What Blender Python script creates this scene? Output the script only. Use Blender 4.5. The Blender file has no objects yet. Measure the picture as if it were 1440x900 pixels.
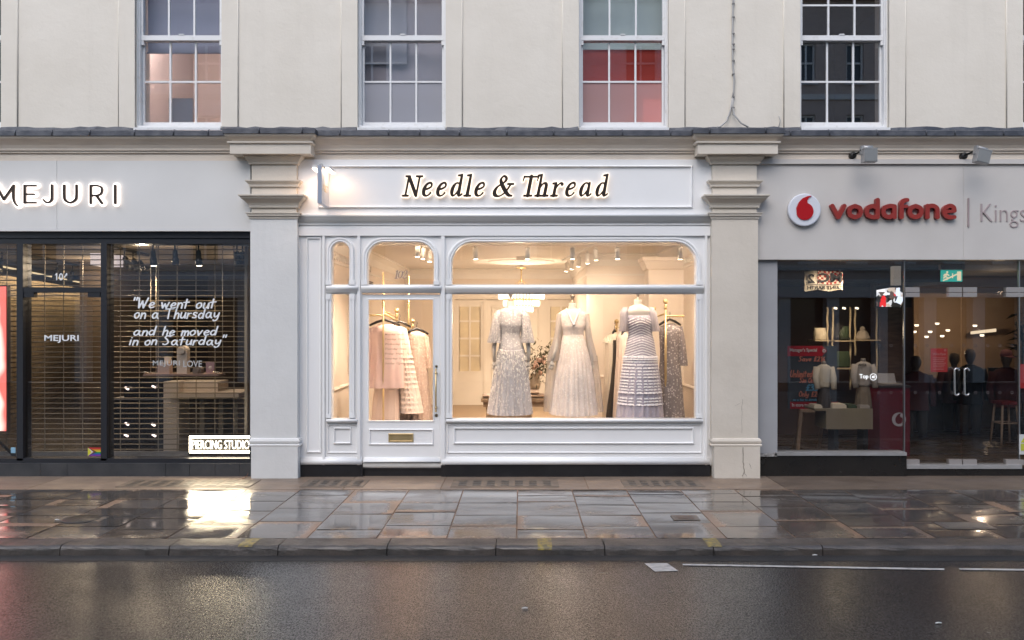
import bpy, bmesh, math, random
import numpy as np
from mathutils import Vector, Matrix
R = math.radians
rnd = random.Random(7)
sc = bpy.context.scene
col = sc.collection

# ------------------------------------------------------------------ camera, sky, sun, exposure
CH = 1.839                      # eye height above the pavement, 10 m from the pilasters
cd = bpy.data.cameras.new('camera'); cam = bpy.data.objects.new('camera', cd); col.objects.link(cam)
cam.location = (0, -10, CH); cam.rotation_euler = (R(90), 0, 0)
cd.sensor_width = 36; cd.lens = 29.5; cd.shift_x = -0.00903; cd.shift_y = 0.0035
cd.clip_start = 0.05; cd.clip_end = 600
sc.camera = cam
w = bpy.data.worlds.new('World'); sc.world = w; w.use_nodes = True
nt = w.node_tree; nt.nodes.clear()
sky = nt.nodes.new('ShaderNodeTexSky'); sky.sky_type = 'NISHITA'; sky.sun_disc = False
SUN_EL, SUN_AZ = 48, 200        # soft overcast light from above the street, behind the viewer
sky.sun_elevation = R(SUN_EL); sky.sun_rotation = R(SUN_AZ)
sky.air_density = 1.0; sky.dust_density = 1.2; sky.ozone_density = 1.0
bg = nt.nodes.new('ShaderNodeBackground'); bg.inputs['Strength'].default_value = 0.10
wo = nt.nodes.new('ShaderNodeOutputWorld')
nt.links.new(sky.outputs[0], bg.inputs[0]); nt.links.new(bg.outputs[0], wo.inputs[0])
sd = bpy.data.lights.new('sun', 'SUN'); sd.energy = 0.85; sd.angle = R(60); sd.color = (1, .95, .88)
sun = bpy.data.objects.new('sun', sd); col.objects.link(sun)
sdir = Vector((math.sin(R(SUN_AZ)) * math.cos(R(SUN_EL)), math.cos(R(SUN_AZ)) * math.cos(R(SUN_EL)), math.sin(R(SUN_EL))))
sun.rotation_euler = (-sdir).to_track_quat('-Z', 'Y').to_euler(); sun.location = (0, -8, 14)
vs = sc.view_settings; vs.view_transform = 'Standard'; vs.look = 'None'; vs.exposure = 1.36; vs.gamma = 1
sc.render.engine = 'CYCLES'
cy = sc.cycles; cy.use_denoising = True; cy.max_bounces = 8; cy.diffuse_bounces = 3; cy.glossy_bounces = 4
cy.transparent_max_bounces = 16; cy.transmission_bounces = 4; cy.sample_clamp_indirect = 12; cy.caustics_reflective = False; cy.caustics_refractive = False

# ------------------------------------------------------------------ survey: façade points in metres
def X(px, y=0.0): return (px - 733) * (10 + y) / 1180
def Z(py, y=0.0): return CH + (455 - py) * (10 + y) / 1180
def YG(py, z=0.0): return (CH - z) * 1180 / (py - 455) - 10

# ------------------------------------------------------------------ materials
MATS = {}
def newmat(name):
    m = bpy.data.materials.new(name); m.use_nodes = True; n = m.node_tree; n.nodes.clear()
    o = n.nodes.new('ShaderNodeOutputMaterial'); return m, n, o
def N(n, t, **k):
    x = n.nodes.new(t)
    for a, b in k.items(): setattr(x, a, b)
    return x
def ramp(n, src, stops):
    r = N(n, 'ShaderNodeValToRGB'); e = r.color_ramp.elements
    while len(e) < len(stops): e.new(0.5)
    for el, (p, c) in zip(e, stops):
        el.position = p; el.color = (c, c, c, 1) if isinstance(c, (int, float)) else (*c, 1)
    n.links.new(src, r.inputs[0]); return r.outputs[0]
def noise(n, co, scale, det=4, rough=.55, dist=0):
    t = N(n, 'ShaderNodeTexNoise'); t.inputs['Scale'].default_value = scale; t.inputs['Detail'].default_value = det
    t.inputs['Roughness'].default_value = rough; t.inputs['Distortion'].default_value = dist
    if co is not None: n.links.new(co, t.inputs['Vector'])
    return t.outputs['Fac']
def mixc(n, f, a, b, mode='MIX'):
    m = N(n, 'ShaderNodeMix', data_type='RGBA', blend_type=mode)
    for i, v in ((0, f), (6, a), (7, b)):
        if hasattr(v, 'links'): n.links.new(v, m.inputs[i])
        elif i == 0: m.inputs[0].default_value = v
        else: m.inputs[i].default_value = (*v, 1)
    return m.outputs[2]
def scaled(n, co, s):
    m = N(n, 'ShaderNodeMapping'); m.inputs['Scale'].default_value = s; n.links.new(co, m.inputs[0]); return m.outputs[0]
def pm(name, c, rough=.5, metal=0., c2=None, ns=3., nstr=(.35, .7), bump=0., bs=60., stretch=None, spec=.5, em=None, es=0., rough2=None, trans=0., coat=0., alpha=1., sheen=0.):
    if name in MATS: return MATS[name]
    m, n, o = newmat(name); p = N(n, 'ShaderNodeBsdfPrincipled'); n.links.new(p.outputs[0], o.inputs[0])
    g = N(n, 'ShaderNodeNewGeometry').outputs['Position']
    if stretch: g = scaled(n, g, stretch)
    p.inputs['Base Color'].default_value = (*c, 1); p.inputs['Roughness'].default_value = rough
    p.inputs['Metallic'].default_value = metal; p.inputs['Specular IOR Level'].default_value = spec
    p.inputs['Coat Weight'].default_value = coat; p.inputs['Coat Roughness'].default_value = .08; p.inputs['Alpha'].default_value = alpha
    p.inputs['Sheen Weight'].default_value = sheen
    if c2 is not None or rough2 is not None:
        f = noise(n, g, ns, 6); f = ramp(n, f, [(nstr[0], 0.), (nstr[1], 1.)])
        if c2 is not None: n.links.new(mixc(n, f, c, c2), p.inputs['Base Color'])
        if rough2 is not None:
            mr = N(n, 'ShaderNodeMapRange'); n.links.new(f, mr.inputs[0]); mr.inputs[3].default_value = rough; mr.inputs[4].default_value = rough2
            n.links.new(mr.outputs[0], p.inputs['Roughness'])
    if bump:
        b = N(n, 'ShaderNodeBump'); b.inputs['Strength'].default_value = bump; b.inputs['Distance'].default_value = .01
        n.links.new(noise(n, g, bs, 3), b.inputs['Height']); n.links.new(b.outputs[0], p.inputs['Normal'])
    if em: p.inputs['Emission Color'].default_value = (*em, 1); p.inputs['Emission Strength'].default_value = es
    MATS[name] = m; return m
def emit(name, c, s):
    if name in MATS: return MATS[name]
    m, n, o = newmat(name); e = N(n, 'ShaderNodeEmission'); e.inputs[0].default_value = (*c, 1); e.inputs[1].default_value = s
    n.links.new(e.outputs[0], o.inputs[0]); MATS[name] = m; return m
def glass(name, tint=(.97, .98, .98), f0=.045, frost=0., frostc=(.6, .6, .62)):
    m, n, o = newmat(name)
    t = N(n, 'ShaderNodeBsdfTransparent'); t.inputs[0].default_value = (*tint, 1)
    g = N(n, 'ShaderNodeBsdfGlossy'); g.inputs['Roughness'].default_value = .0
    lw = N(n, 'ShaderNodeLayerWeight'); pw = N(n, 'ShaderNodeMath', operation='POWER'); n.links.new(lw.outputs['Facing'], pw.inputs[0]); pw.inputs[1].default_value = 5
    mr = N(n, 'ShaderNodeMapRange'); n.links.new(pw.outputs[0], mr.inputs[0]); mr.inputs[3].default_value = f0; mr.inputs[4].default_value = .9
    base = t.outputs[0]
    if frost:
        d = N(n, 'ShaderNodeBsdfTranslucent'); d.inputs[0].default_value = (*frostc, 1)
        d2 = N(n, 'ShaderNodeBsdfDiffuse'); d2.inputs[0].default_value = (*frostc, 1)
        a = N(n, 'ShaderNodeMixShader'); a.inputs[0].default_value = .5; n.links.new(d.outputs[0], a.inputs[1]); n.links.new(d2.outputs[0], a.inputs[2])
        b = N(n, 'ShaderNodeMixShader'); b.inputs[0].default_value = frost; n.links.new(t.outputs[0], b.inputs[1]); n.links.new(a.outputs[0], b.inputs[2]); base = b.outputs[0]
    x = N(n, 'ShaderNodeMixShader'); n.links.new(mr.outputs[0], x.inputs[0]); n.links.new(base, x.inputs[1]); n.links.new(g.outputs[0], x.inputs[2])
    n.links.new(x.outputs[0], o.inputs[0]); MATS[name] = m; return m

def render_mat(name, c, c2, crack=.05):
    """painted render: mottling, trowel bumps, hair cracks, a few run-down streaks"""
    m, n, o = newmat(name); p = N(n, 'ShaderNodeBsdfPrincipled'); n.links.new(p.outputs[0], o.inputs[0])
    g = N(n, 'ShaderNodeNewGeometry').outputs['Position']
    f = ramp(n, noise(n, g, 1.3, 7), [(.3, 0.), (.72, 1.)])
    base = mixc(n, f, c, c2)
    st = ramp(n, noise(n, scaled(n, g, (5, 5, .35)), 1.2, 6), [(.55, 0.), (.95, .34)])
    base = mixc(n, st, base, tuple(x * .8 for x in c2))
    v = N(n, 'ShaderNodeTexVoronoi', feature='DISTANCE_TO_EDGE'); v.inputs['Scale'].default_value = .8
    wv = N(n, 'ShaderNodeVectorMath', operation='ADD'); ns = N(n, 'ShaderNodeTexNoise'); ns.inputs['Scale'].default_value = 2.2; ns.inputs['Detail'].default_value = 5
    n.links.new(g, ns.inputs['Vector']); n.links.new(g, wv.inputs[0]); n.links.new(ns.outputs['Color'], wv.inputs[1]); n.links.new(wv.outputs[0], v.inputs['Vector'])
    cr = ramp(n, v.outputs['Distance'], [(0., 1.), (.004, 0.)])
    gate = ramp(n, noise(n, g, .9, 2), [(.56, 0.), (.62, 1.)])
    mm = N(n, 'ShaderNodeMath', operation='MULTIPLY'); n.links.new(cr, mm.inputs[0]); n.links.new(gate, mm.inputs[1])
    k = N(n, 'ShaderNodeMath', operation='MULTIPLY'); n.links.new(mm.outputs[0], k.inputs[0]); k.inputs[1].default_value = crack
    base = mixc(n, k.outputs[0], base, tuple(x * .45 for x in c))
    sp = ramp(n, noise(n, g, 26, 2), [(.76, 0.), (.8, .5)])
    base = mixc(n, sp, base, tuple(x * .6 for x in c))
    n.links.new(base, p.inputs['Base Color']); p.inputs['Roughness'].default_value = .62; p.inputs['Specular IOR Level'].default_value = .3
    b = N(n, 'ShaderNodeBump'); b.inputs['Strength'].default_value = .8; b.inputs['Distance'].default_value = .008
    h = N(n, 'ShaderNodeMath', operation='ADD'); n.links.new(noise(n, g, 7, 8, .65), h.inputs[0]); n.links.new(k.outputs[0], h.inputs[1])
    n.links.new(h.outputs[0], b.inputs['Height']); n.links.new(b.outputs[0], p.inputs['Normal'])
    MATS[name] = m; return m

def sequin_mat(name, base, spark, scale=70., dens=.5, folds=0.):
    m, n, o = newmat(name); p = N(n, 'ShaderNodeBsdfPrincipled'); n.links.new(p.outputs[0], o.inputs[0])
    g = N(n, 'ShaderNodeNewGeometry').outputs['Position']
    v = N(n, 'ShaderNodeTexVoronoi'); v.inputs['Scale'].default_value = scale; n.links.new(g, v.inputs['Vector'])
    sepc = N(n, 'ShaderNodeSeparateColor'); n.links.new(v.outputs['Color'], sepc.inputs[0])
    f = ramp(n, sepc.outputs[0], [(dens, 0.), (dens + .12, 1.)])
    d = ramp(n, v.outputs['Distance'], [(.28, 1.), (.5, 0.)])
    mm = N(n, 'ShaderNodeMath', operation='MULTIPLY'); n.links.new(f, mm.inputs[0]); n.links.new(d, mm.inputs[1])
    f2 = ramp(n, noise(n, g, 6, 4), [(.3, 0.), (.75, 1.)])
    bb = mixc(n, f2, base, tuple(x * .78 for x in base))
    n.links.new(mixc(n, mm.outputs[0], bb, spark), p.inputs['Base Color'])
    mr = N(n, 'ShaderNodeMapRange'); n.links.new(mm.outputs[0], mr.inputs[0]); mr.inputs[3].default_value = .75; mr.inputs[4].default_value = .25; n.links.new(mr.outputs[0], p.inputs['Roughness'])
    ml = N(n, 'ShaderNodeMath', operation='MULTIPLY'); n.links.new(mm.outputs[0], ml.inputs[0]); ml.inputs[1].default_value = .35; n.links.new(ml.outputs[0], p.inputs['Metallic'])
    b = N(n, 'ShaderNodeBump'); b.inputs['Strength'].default_value = .6; b.inputs['Distance'].default_value = .006
    n.links.new(v.outputs['Distance'], b.inputs['Height']); n.links.new(b.outputs[0], p.inputs['Normal'])
    p.inputs['Sheen Weight'].default_value = .2
    MATS[name] = m; return m

def sheer_mat(name, c, a):
    m, n, o = newmat(name); t = N(n, 'ShaderNodeBsdfTransparent'); d = N(n, 'ShaderNodeBsdfDiffuse'); d.inputs[0].default_value = (*c, 1)
    tl = N(n, 'ShaderNodeBsdfTranslucent'); tl.inputs[0].default_value = (*c, 1)
    x = N(n, 'ShaderNodeMixShader'); x.inputs[0].default_value = .4; n.links.new(d.outputs[0], x.inputs[1]); n.links.new(tl.outputs[0], x.inputs[2])
    y = N(n, 'ShaderNodeMixShader'); y.inputs[0].default_value = a; n.links.new(t.outputs[0], y.inputs[1]); n.links.new(x.outputs[0], y.inputs[2])
    n.links.new(y.outputs[0], o.inputs[0]); MATS[name] = m; return m

cream = render_mat('cream_render', (.74, .685, .60), (.68, .625, .54))
creamlow = render_mat('cream_paint', (.70, .635, .55), (.60, .54, .46), .0)
palepil = render_mat('pale_paint', (.72, .715, .70), (.65, .645, .63), .0)
white = pm('white_gloss', (.86, .855, .85), .42, c2=(.81, .805, .795), ns=1.8, nstr=(.45, .85), bump=.05, bs=14)
whitewin = pm('window_white', (.72, .72, .72), .42, c2=(.60, .585, .56), ns=14, nstr=(.55, .8), bump=.12, bs=40)
lead = pm('lead', (.06, .064, .078), .42, metal=.3, c2=(.125, .13, .145), ns=9, nstr=(.4, .75), bump=.35, bs=18, rough2=.6)
cornm = pm('cornice_paint', (.74, .65, .55), .6, c2=(.54, .465, .385), ns=2.2, nstr=(.46, .95), bump=.15, bs=30, stretch=(1, 1, 5))
greyfascia = pm('fascia_grey', (.69, .68, .66), .45, c2=(.65, .64, .62), ns=1.5, bump=.03, bs=20)
warmfascia = pm('fascia_warm_grey', (.60, .57, .54), .5, c2=(.54, .51, .48), ns=1.2, bump=.05, bs=12)
black = pm('black_paint', (.012, .012, .014), .3, c2=(.02, .02, .022), ns=5, bump=.08, bs=30)
darkframe = pm('dark_frame', (.018, .019, .024), .38, bump=.03, bs=30)
stoneblk = pm('dark_stone', (.03, .032, .036), .45, c2=(.055, .055, .058), ns=4, bump=.2, bs=60)
brass = pm('brass', (.66, .50, .27), .38, metal=.75, c2=(.56, .42, .21), ns=12)
steel = pm('brushed_steel', (.55, .54, .53), .32, metal=1.)
gl = glass('pane_glass'); gld = glass('pane_glass_dark', (.88, .87, .86), .085); glup = glass('old_pane_glass', (.9, .92, .94), .08); glsky = glass('old_pane_glass_pale', (.9, .89, .9), .2)
frosted = glass('frosted_film', (.85, .86, .9), .06, .75, (.62, .62, .66))
frostpink = glass('pink_frosted_film', (.9, .8, .8), .06, .75, (.74, .50, .48))

# ------------------------------------------------------------------ mesh building
class MB:
    def __init__(s): s.v = []; s.f = []; s.m = []; s.sm = []
    def add(s, vs, fs, mi=0, smooth=False):
        b = len(s.v); s.v += [tuple(p) for p in vs]
        for f in fs: s.f.append(tuple(b + i for i in f)); s.m.append(mi); s.sm.append(smooth)
        return s
    def box(s, x0, x1, y0, y1, z0, z1, mi=0):
        if x0 > x1: x0, x1 = x1, x0
        if y0 > y1: y0, y1 = y1, y0
        if z0 > z1: z0, z1 = z1, z0
        vs = [(x, y, z) for x in (x0, x1) for y in (y0, y1) for z in (z0, z1)]
        return s.add(vs, [(0, 1, 3, 2), (4, 6, 7, 5), (0, 4, 5, 1), (2, 3, 7, 6), (0, 2, 6, 4), (1, 5, 7, 3)], mi)
    def obox(s, c, u, v, wv, mi=0):     # oriented box, half vectors
        c, u, v, wv = map(Vector, (c, u, v, wv))
        vs = [c + a * u + b * v + d * wv for a in (-1, 1) for b in (-1, 1) for d in (-1, 1)]
        return s.add(vs, [(0, 1, 3, 2), (4, 6, 7, 5), (0, 4, 5, 1), (2, 3, 7, 6), (0, 2, 6, 4), (1, 5, 7, 3)], mi)
    def tube(s, pts, r, n=10, mi=0, cap=True, flat=1.0):
        pts = [Vector(p) for p in pts]; rs = r if isinstance(r, (list, tuple)) else [r] * len(pts)
        rings = []; up = Vector((0, 1, 0))
        for i, p in enumerate(pts):
            d = (pts[min(i + 1, len(pts) - 1)] - pts[max(i - 1, 0)]).normalized()
            a = d.cross(up); a = d.cross(Vector((1, 0, 0))) if a.length < 1e-3 else a
            a.normalize(); b = d.cross(a).normalized()
            rings.append([p + a * rs[i] * math.cos(t) + b * rs[i] * flat * math.sin(t) for t in (2 * math.pi * k / n for k in range(n))])
        return s.rings(rings, mi, cap)
    def rings(s, rings, mi=0, cap=True, closed=True, smooth=True):
        n = len(rings[0]); vs = [p for r in rings for p in r]; fs = []
        for i in range(len(rings) - 1):
            for k in range(n if closed else n - 1):
                a, b = i * n + k, i * n + (k + 1) % n; fs.append((a, b, b + n, a + n))
        s.add(vs, fs, mi, smooth)
        if cap and closed:
            b = len(s.v) - len(vs)
            s.f.append(tuple(b + k for k in range(n))[::-1]); s.m.append(mi); s.sm.append(False)
            e = b + (len(rings) - 1) * n
            s.f.append(tuple(e + k for k in range(n))); s.m.append(mi); s.sm.append(False)
        return s
    def lathe(s, cx, cy, prof, n=20, mi=0):       # prof: (r, z)
        return s.rings([[(cx + r * math.cos(2 * math.pi * k / n), cy + r * math.sin(2 * math.pi * k / n), z) for k in range(n)] for r, z in prof], mi)
    def ball(s, c, r, n=10, sx=1, sy=1, sz=1, mi=0):
        rs = []
        for i in range(n // 2 + 1):
            t = math.pi * (i + .02) / (n // 2 + .04)
            rs.append([(c[0] + sx * r * math.sin(t) * math.cos(2 * math.pi * k / n), c[1] + sy * r * math.sin(t) * math.sin(2 * math.pi * k / n), c[2] + sz * r * math.cos(t)) for k in range(n)])
        return s.rings(rs, mi)
    def sweep(s, path, prof, closed=False, mi=0, plane='xy', smooth=False, closeprof=True):
        """plan/elevation sweep with mitres. path 2-D; prof (offset to the right of travel, third axis)."""
        P = [Vector(p) for p in path]; n = len(P); rings = []
        for i in range(n):
            d1 = (P[i] - P[i - 1]).normalized() if (i > 0 or closed) else (P[1] - P[0]).normalized()
            d2 = (P[(i + 1) % n] - P[i]).normalized() if (i < n - 1 or closed) else d1
            n1 = Vector((d1.y, -d1.x)); n2 = Vector((d2.y, -d2.x)); m = n1 + n2; m = m / max(m.dot(n1), .2)
            ring = []
            for o, t in prof:
                q = P[i] + m * o
                ring.append((q.x, q.y, t) if plane == 'xy' else (q.x, t, q.y))
            rings.append(ring)
        if closed: rings.append(rings[0])
        return s.rings(rings, mi, cap=not closed, closed=closeprof, smooth=smooth)
    def frame(s, x0, x1, z0, z1, wd, yf, yb, mi=0, ease=.35):     # picture-frame moulding, front at yf
        # travel with the inside on the right hand
        path = [(x0, z0), (x0, z1), (x1, z1), (x1, z0)]
        e = wd * ease
        return s.sweep(path, [(0, yb), (0, yf + (yb - yf) * .45), (e, yf), (wd - e, yf), (wd, yf + (yb - yf) * .6), (wd, yb)], True, mi, 'xz')
    def plate(s, loops, y0, y1, mi=0):           # loops in (x, z); first outer, others holes
        c = bpy.data.curves.new('tmp', 'CURVE'); c.dimensions = '2D'; c.fill_mode = 'BOTH'; c.extrude = .5
        for lp in loops:
            sp = c.splines.new('POLY'); sp.points.add(len(lp) - 1); sp.use_cyclic_u = True
            for q, p in zip(sp.points, lp): q.co = (p[0], p[1], 0, 1)
        return s._curve(c, y0, y1, mi)
    def _curve(s, c, y0, y1, mi=0, fit=None):
        ob = bpy.data.objects.new('tmp', c); me = bpy.data.meshes.new_from_object(ob)
        co = np.array([v.co[:] for v in me.vertices]) if len(me.vertices) else np.zeros((0, 3))
        if len(co):
            x, z = co[:, 0], co[:, 1]
            if fit:
                fx0, fx1, fz0, fz1 = fit
                x = fx0 + (x - x.min()) / max(1e-9, x.max() - x.min()) * (fx1 - fx0); z = fz0 + (z - z.min()) / max(1e-9, z.max() - z.min()) * (fz1 - fz0)
            y = np.where(co[:, 2] > 0, y0, y1)
            s.add(list(zip(x.tolist(), y.tolist(), z.tolist())), [tuple(p.vertices) for p in me.polygons], mi)
        bpy.data.meshes.remove(me); bpy.data.objects.remove(ob); bpy.data.curves.remove(c)
        return s
    def text(s, body, x0, x1, z0, z1, y0, y1, bold=0., shear=0., mi=0, space=1., mirror=False, res=3):
        c = bpy.data.curves.new('tmp', 'FONT'); c.body = body; c.extrude = .5; c.offset = bold; c.shear = shear; c.space_character = space; c.resolution_u = res
        return s._curve(c, y0, y1, mi, (x1, x0, z0, z1) if mirror else (x0, x1, z0, z1))

def worldloc(o):
    p = Vector((0, 0, 0))
    while o is not None: p += o.location; o = o.parent
    return p
def build(name, mb, mats, parent=None, loc=None, local=False, label=None):
    if not isinstance(mats, (list, tuple)): mats = [mats]
    o_ = worldloc(parent) if parent is not None else Vector(loc or (0, 0, 0))
    vs = mb.v if local else [(p[0] - o_.x, p[1] - o_.y, p[2] - o_.z) for p in mb.v]
    me = bpy.data.meshes.new(name); me.from_pydata(vs, [], mb.f)
    for m in mats: me.materials.append(m)
    me.polygons.foreach_set('material_index', mb.m); me.polygons.foreach_set('use_smooth', mb.sm)
    b = bmesh.new(); b.from_mesh(me); bmesh.ops.recalc_face_normals(b, faces=b.faces); b.to_mesh(me); b.free(); me.update()
    ob = bpy.data.objects.new(name, me); col.objects.link(ob)
    if parent is not None: ob.parent = parent
    elif loc is not None: ob.location = loc
    if label: ob['label'] = label
    return ob
def tag(o, label, cat=None, group=None, kind=None):
    o['label'] = label
    if cat: o['category'] = cat
    if group: o['group'] = group
    if kind: o['kind'] = kind
    return o
def thing(name, label, cat, loc, group=None, rz=0):
    o = bpy.data.objects.new(name, None); o.empty_display_size = .1; col.objects.link(o); o.location = loc; o.rotation_euler.z = rz
    return tag(o, label, cat, group)
def solo(name, mb, mats, label, cat, loc, group=None):
    return tag(build(name, mb, mats, None, loc), label, cat, group)
def struct(name, mb, mats):
    o = build(name, mb, mats, None, (0, 0, 0)); o['kind'] = 'structure'; return o
def copy_tree(o, parent=None):
    c = o.copy(); col.objects.link(c)
    if parent is not None: c.parent = parent
    for ch in list(o.children): copy_tree(ch, c)
    return c
def lamp(kind, loc, power, color, parent=None, size=.05, target=None, angle=70, blend=.6):
    l = bpy.data.lights.new('bulb_or_fill', kind); l.energy = power; l.color = color  # one name for real lamps and added fill lights
    if kind == 'AREA': l.size = size
    else: l.shadow_soft_size = size
    if kind == 'SPOT': l.spot_size = R(angle); l.spot_blend = blend
    o = bpy.data.objects.new('bulb_or_fill', l); col.objects.link(o)
    o.location = Vector(loc) - (worldloc(parent) if parent is not None else Vector((0, 0, 0)))
    if target is not None: o.rotation_euler = (Vector(target) - Vector(loc)).to_track_quat('-Z', 'Y').to_euler()
    if parent is not None: o.parent = parent
    return o

# ------------------------------------------------------------------ brush lettering: strokes -> clean outlines
def smooth_path(pts, k=6):
    P = [np.array(p, float) for p in pts]
    if len(P) < 3: return P
    out = []
    for i in range(len(P) - 1):
        p0, p1, p2, p3 = P[max(i - 1, 0)], P[i], P[i + 1], P[min(i + 2, len(P) - 1)]
        for j in range(k):
            t = j / k; out.append(.5 * ((2 * p1) + (p2 - p0) * t + (2 * p0 - 5 * p1 + 4 * p2 - p3) * t * t + (3 * p1 - p0 - 3 * p2 + p3) * t ** 3))
    out.append(P[-1]); return out
def outline(strokes, grow=0., h=.02, aniso=1.):
    """strokes: list of (smooth?, [(x, y, halfwidth)...]); returns closed loops of the union"""
    segs = []
    for sm, pts in strokes:
        q = smooth_path(pts) if sm else [np.array(p, float) for p in pts]
        segs += [(q[i], q[i + 1]) for i in range(len(q) - 1)]
    A = np.array([s[0] for s in segs]); B = np.array([s[1] for s in segs])
    mw = max(A[:, 2].max(), B[:, 2].max()) + grow + 2 * h
    x0, x1 = min(A[:, 0].min(), B[:, 0].min()) - mw, max(A[:, 0].max(), B[:, 0].max()) + mw
    y0, y1 = min(A[:, 1].min(), B[:, 1].min()) - mw, max(A[:, 1].max(), B[:, 1].max()) + mw
    xs = np.arange(x0, x1 + h, h); ys = np.arange(y0, y1 + h, h)
    GX, GY = np.meshgrid(xs, ys); D = np.full(GX.shape, 9.)
    for a, b in zip(A, B):
        dx, dy = b[0] - a[0], b[1] - a[1]; L = dx * dx + dy * dy + 1e-12
        t = np.clip(((GX - a[0]) * dx + (GY - a[1]) * dy) / L, 0, 1)
        D = np.minimum(D, np.hypot(GX - a[0] - t * dx, GY - a[1] - t * dy) - (a[2] + t * (b[2] - a[2])) - grow)
    D[np.abs(D) < 1e-7] = 1e-7
    ny, nx = D.shape; nxt = {}
    S = D < 0; code = S[:-1, :-1] * 1 + S[:-1, 1:] * 2 + S[1:, 1:] * 4 + S[1:, :-1] * 8
    def ept(i, j, e):
        if e == 0: a, b = (i, j), (i, j + 1)
        elif e == 1: a, b = (i, j + 1), (i + 1, j + 1)
        elif e == 2: a, b = (i + 1, j), (i + 1, j + 1)
        else: a, b = (i, j), (i + 1, j)
        return (a, b)
    T = {1: [(3, 0)], 2: [(0, 1)], 3: [(3, 1)], 4: [(1, 2)], 5: [(3, 0), (1, 2)], 6: [(0, 2)], 7: [(3, 2)], 8: [(2, 3)], 9: [(2, 0)], 10: [(0, 1), (2, 3)], 11: [(2, 1)], 12: [(1, 3)], 13: [(1, 0)], 14: [(0, 3)]}
    for i, j in zip(*np.nonzero((code > 0) & (code < 15))):
        for a, b in T[int(code[i, j])]: nxt[ept(i, j, a)] = ept(i, j, b)
    loops = []
    while nxt:
        k0 = next(iter(nxt)); k = k0; lp = []
        while k in nxt:
            (a, b) = k; da, db = D[a], D[b]; t = da / (da - db)
            lp.append((xs[a[1]] + t * (xs[b[1]] - xs[a[1]]), ys[a[0]] + t * (ys[b[0]] - ys[a[0]])))
            k = nxt.pop(k)
        if len(lp) > 5: loops.append(lp)
    return loops
def place(loops, x, z, s, shear=0., sx=1.):
    return [[(x + (p[0] + shear * p[1]) * s * sx, z + p[1] * s) for p in lp] for lp in loops]
# ------------------------------------------------------------------ ground
def asphalt():
    m, n, o = newmat('wet_asphalt'); p = N(n, 'ShaderNodeBsdfPrincipled'); n.links.new(p.outputs[0], o.inputs[0])
    g = N(n, 'ShaderNodeNewGeometry').outputs['Position']
    f = ramp(n, noise(n, scaled(n, g, (1, .4, 1)), 80, 3), [(.45, 0.), (.75, 1.)])
    base = mixc(n, f, (.009, .0088, .009), (.075, .07, .066))
    lg = ramp(n, noise(n, scaled(n, g, (.7, 1, 1)), 1.1, 7, .65), [(.25, 0.), (.8, 1.)])
    n.links.new(mixc(n, lg, base, (.022, .0205, .02)), p.inputs['Base Color'])
    mr = N(n, 'ShaderNodeMapRange'); n.links.new(lg, mr.inputs[0]); mr.inputs[3].default_value = .23; mr.inputs[4].default_value = .29; n.links.new(mr.outputs[0], p.inputs['Roughness'])
    gr = ramp(n, noise(n, scaled(n, g, (1, .42, 1)), 105, 3, .7), [(.38, 0.), (.6, 1.)])
    gr2 = ramp(n, noise(n, scaled(n, g, (1, .4, 1)), 9, 5, .7), [(.3, .7), (.6, 1.)])
    gm_ = N(n, 'ShaderNodeMath', operation='MULTIPLY'); n.links.new(gr, gm_.inputs[0]); n.links.new(gr2, gm_.inputs[1])
    sm_ = N(n, 'ShaderNodeMapRange'); n.links.new(gm_.outputs[0], sm_.inputs[0]); sm_.inputs[3].default_value = .2; sm_.inputs[4].default_value = .8; n.links.new(sm_.outputs[0], p.inputs['Specular IOR Level'])
    n.links.new(gm_.outputs[0], p.inputs['Coat Weight']); n.links.new(mr.outputs[0], p.inputs['Coat Roughness'])
    v = N(n, 'ShaderNodeTexVoronoi'); v.inputs['Scale'].default_value = 85; n.links.new(scaled(n, g, (1, .4, 1)), v.inputs['Vector'])
    a = N(n, 'ShaderNodeMath', operation='ADD'); n.links.new(v.outputs['Distance'], a.inputs[0]); n.links.new(noise(n, scaled(n, g, (1, .4, 1)), 55, 6, .75), a.inputs[1])
    b = N(n, 'ShaderNodeBump'); b.inputs['Strength'].default_value = .7; b.inputs['Distance'].default_value = .0022
    n.links.new(a.outputs[0], b.inputs['Height']); n.links.new(b.outputs[0], p.inputs['Normal']); return m
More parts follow.
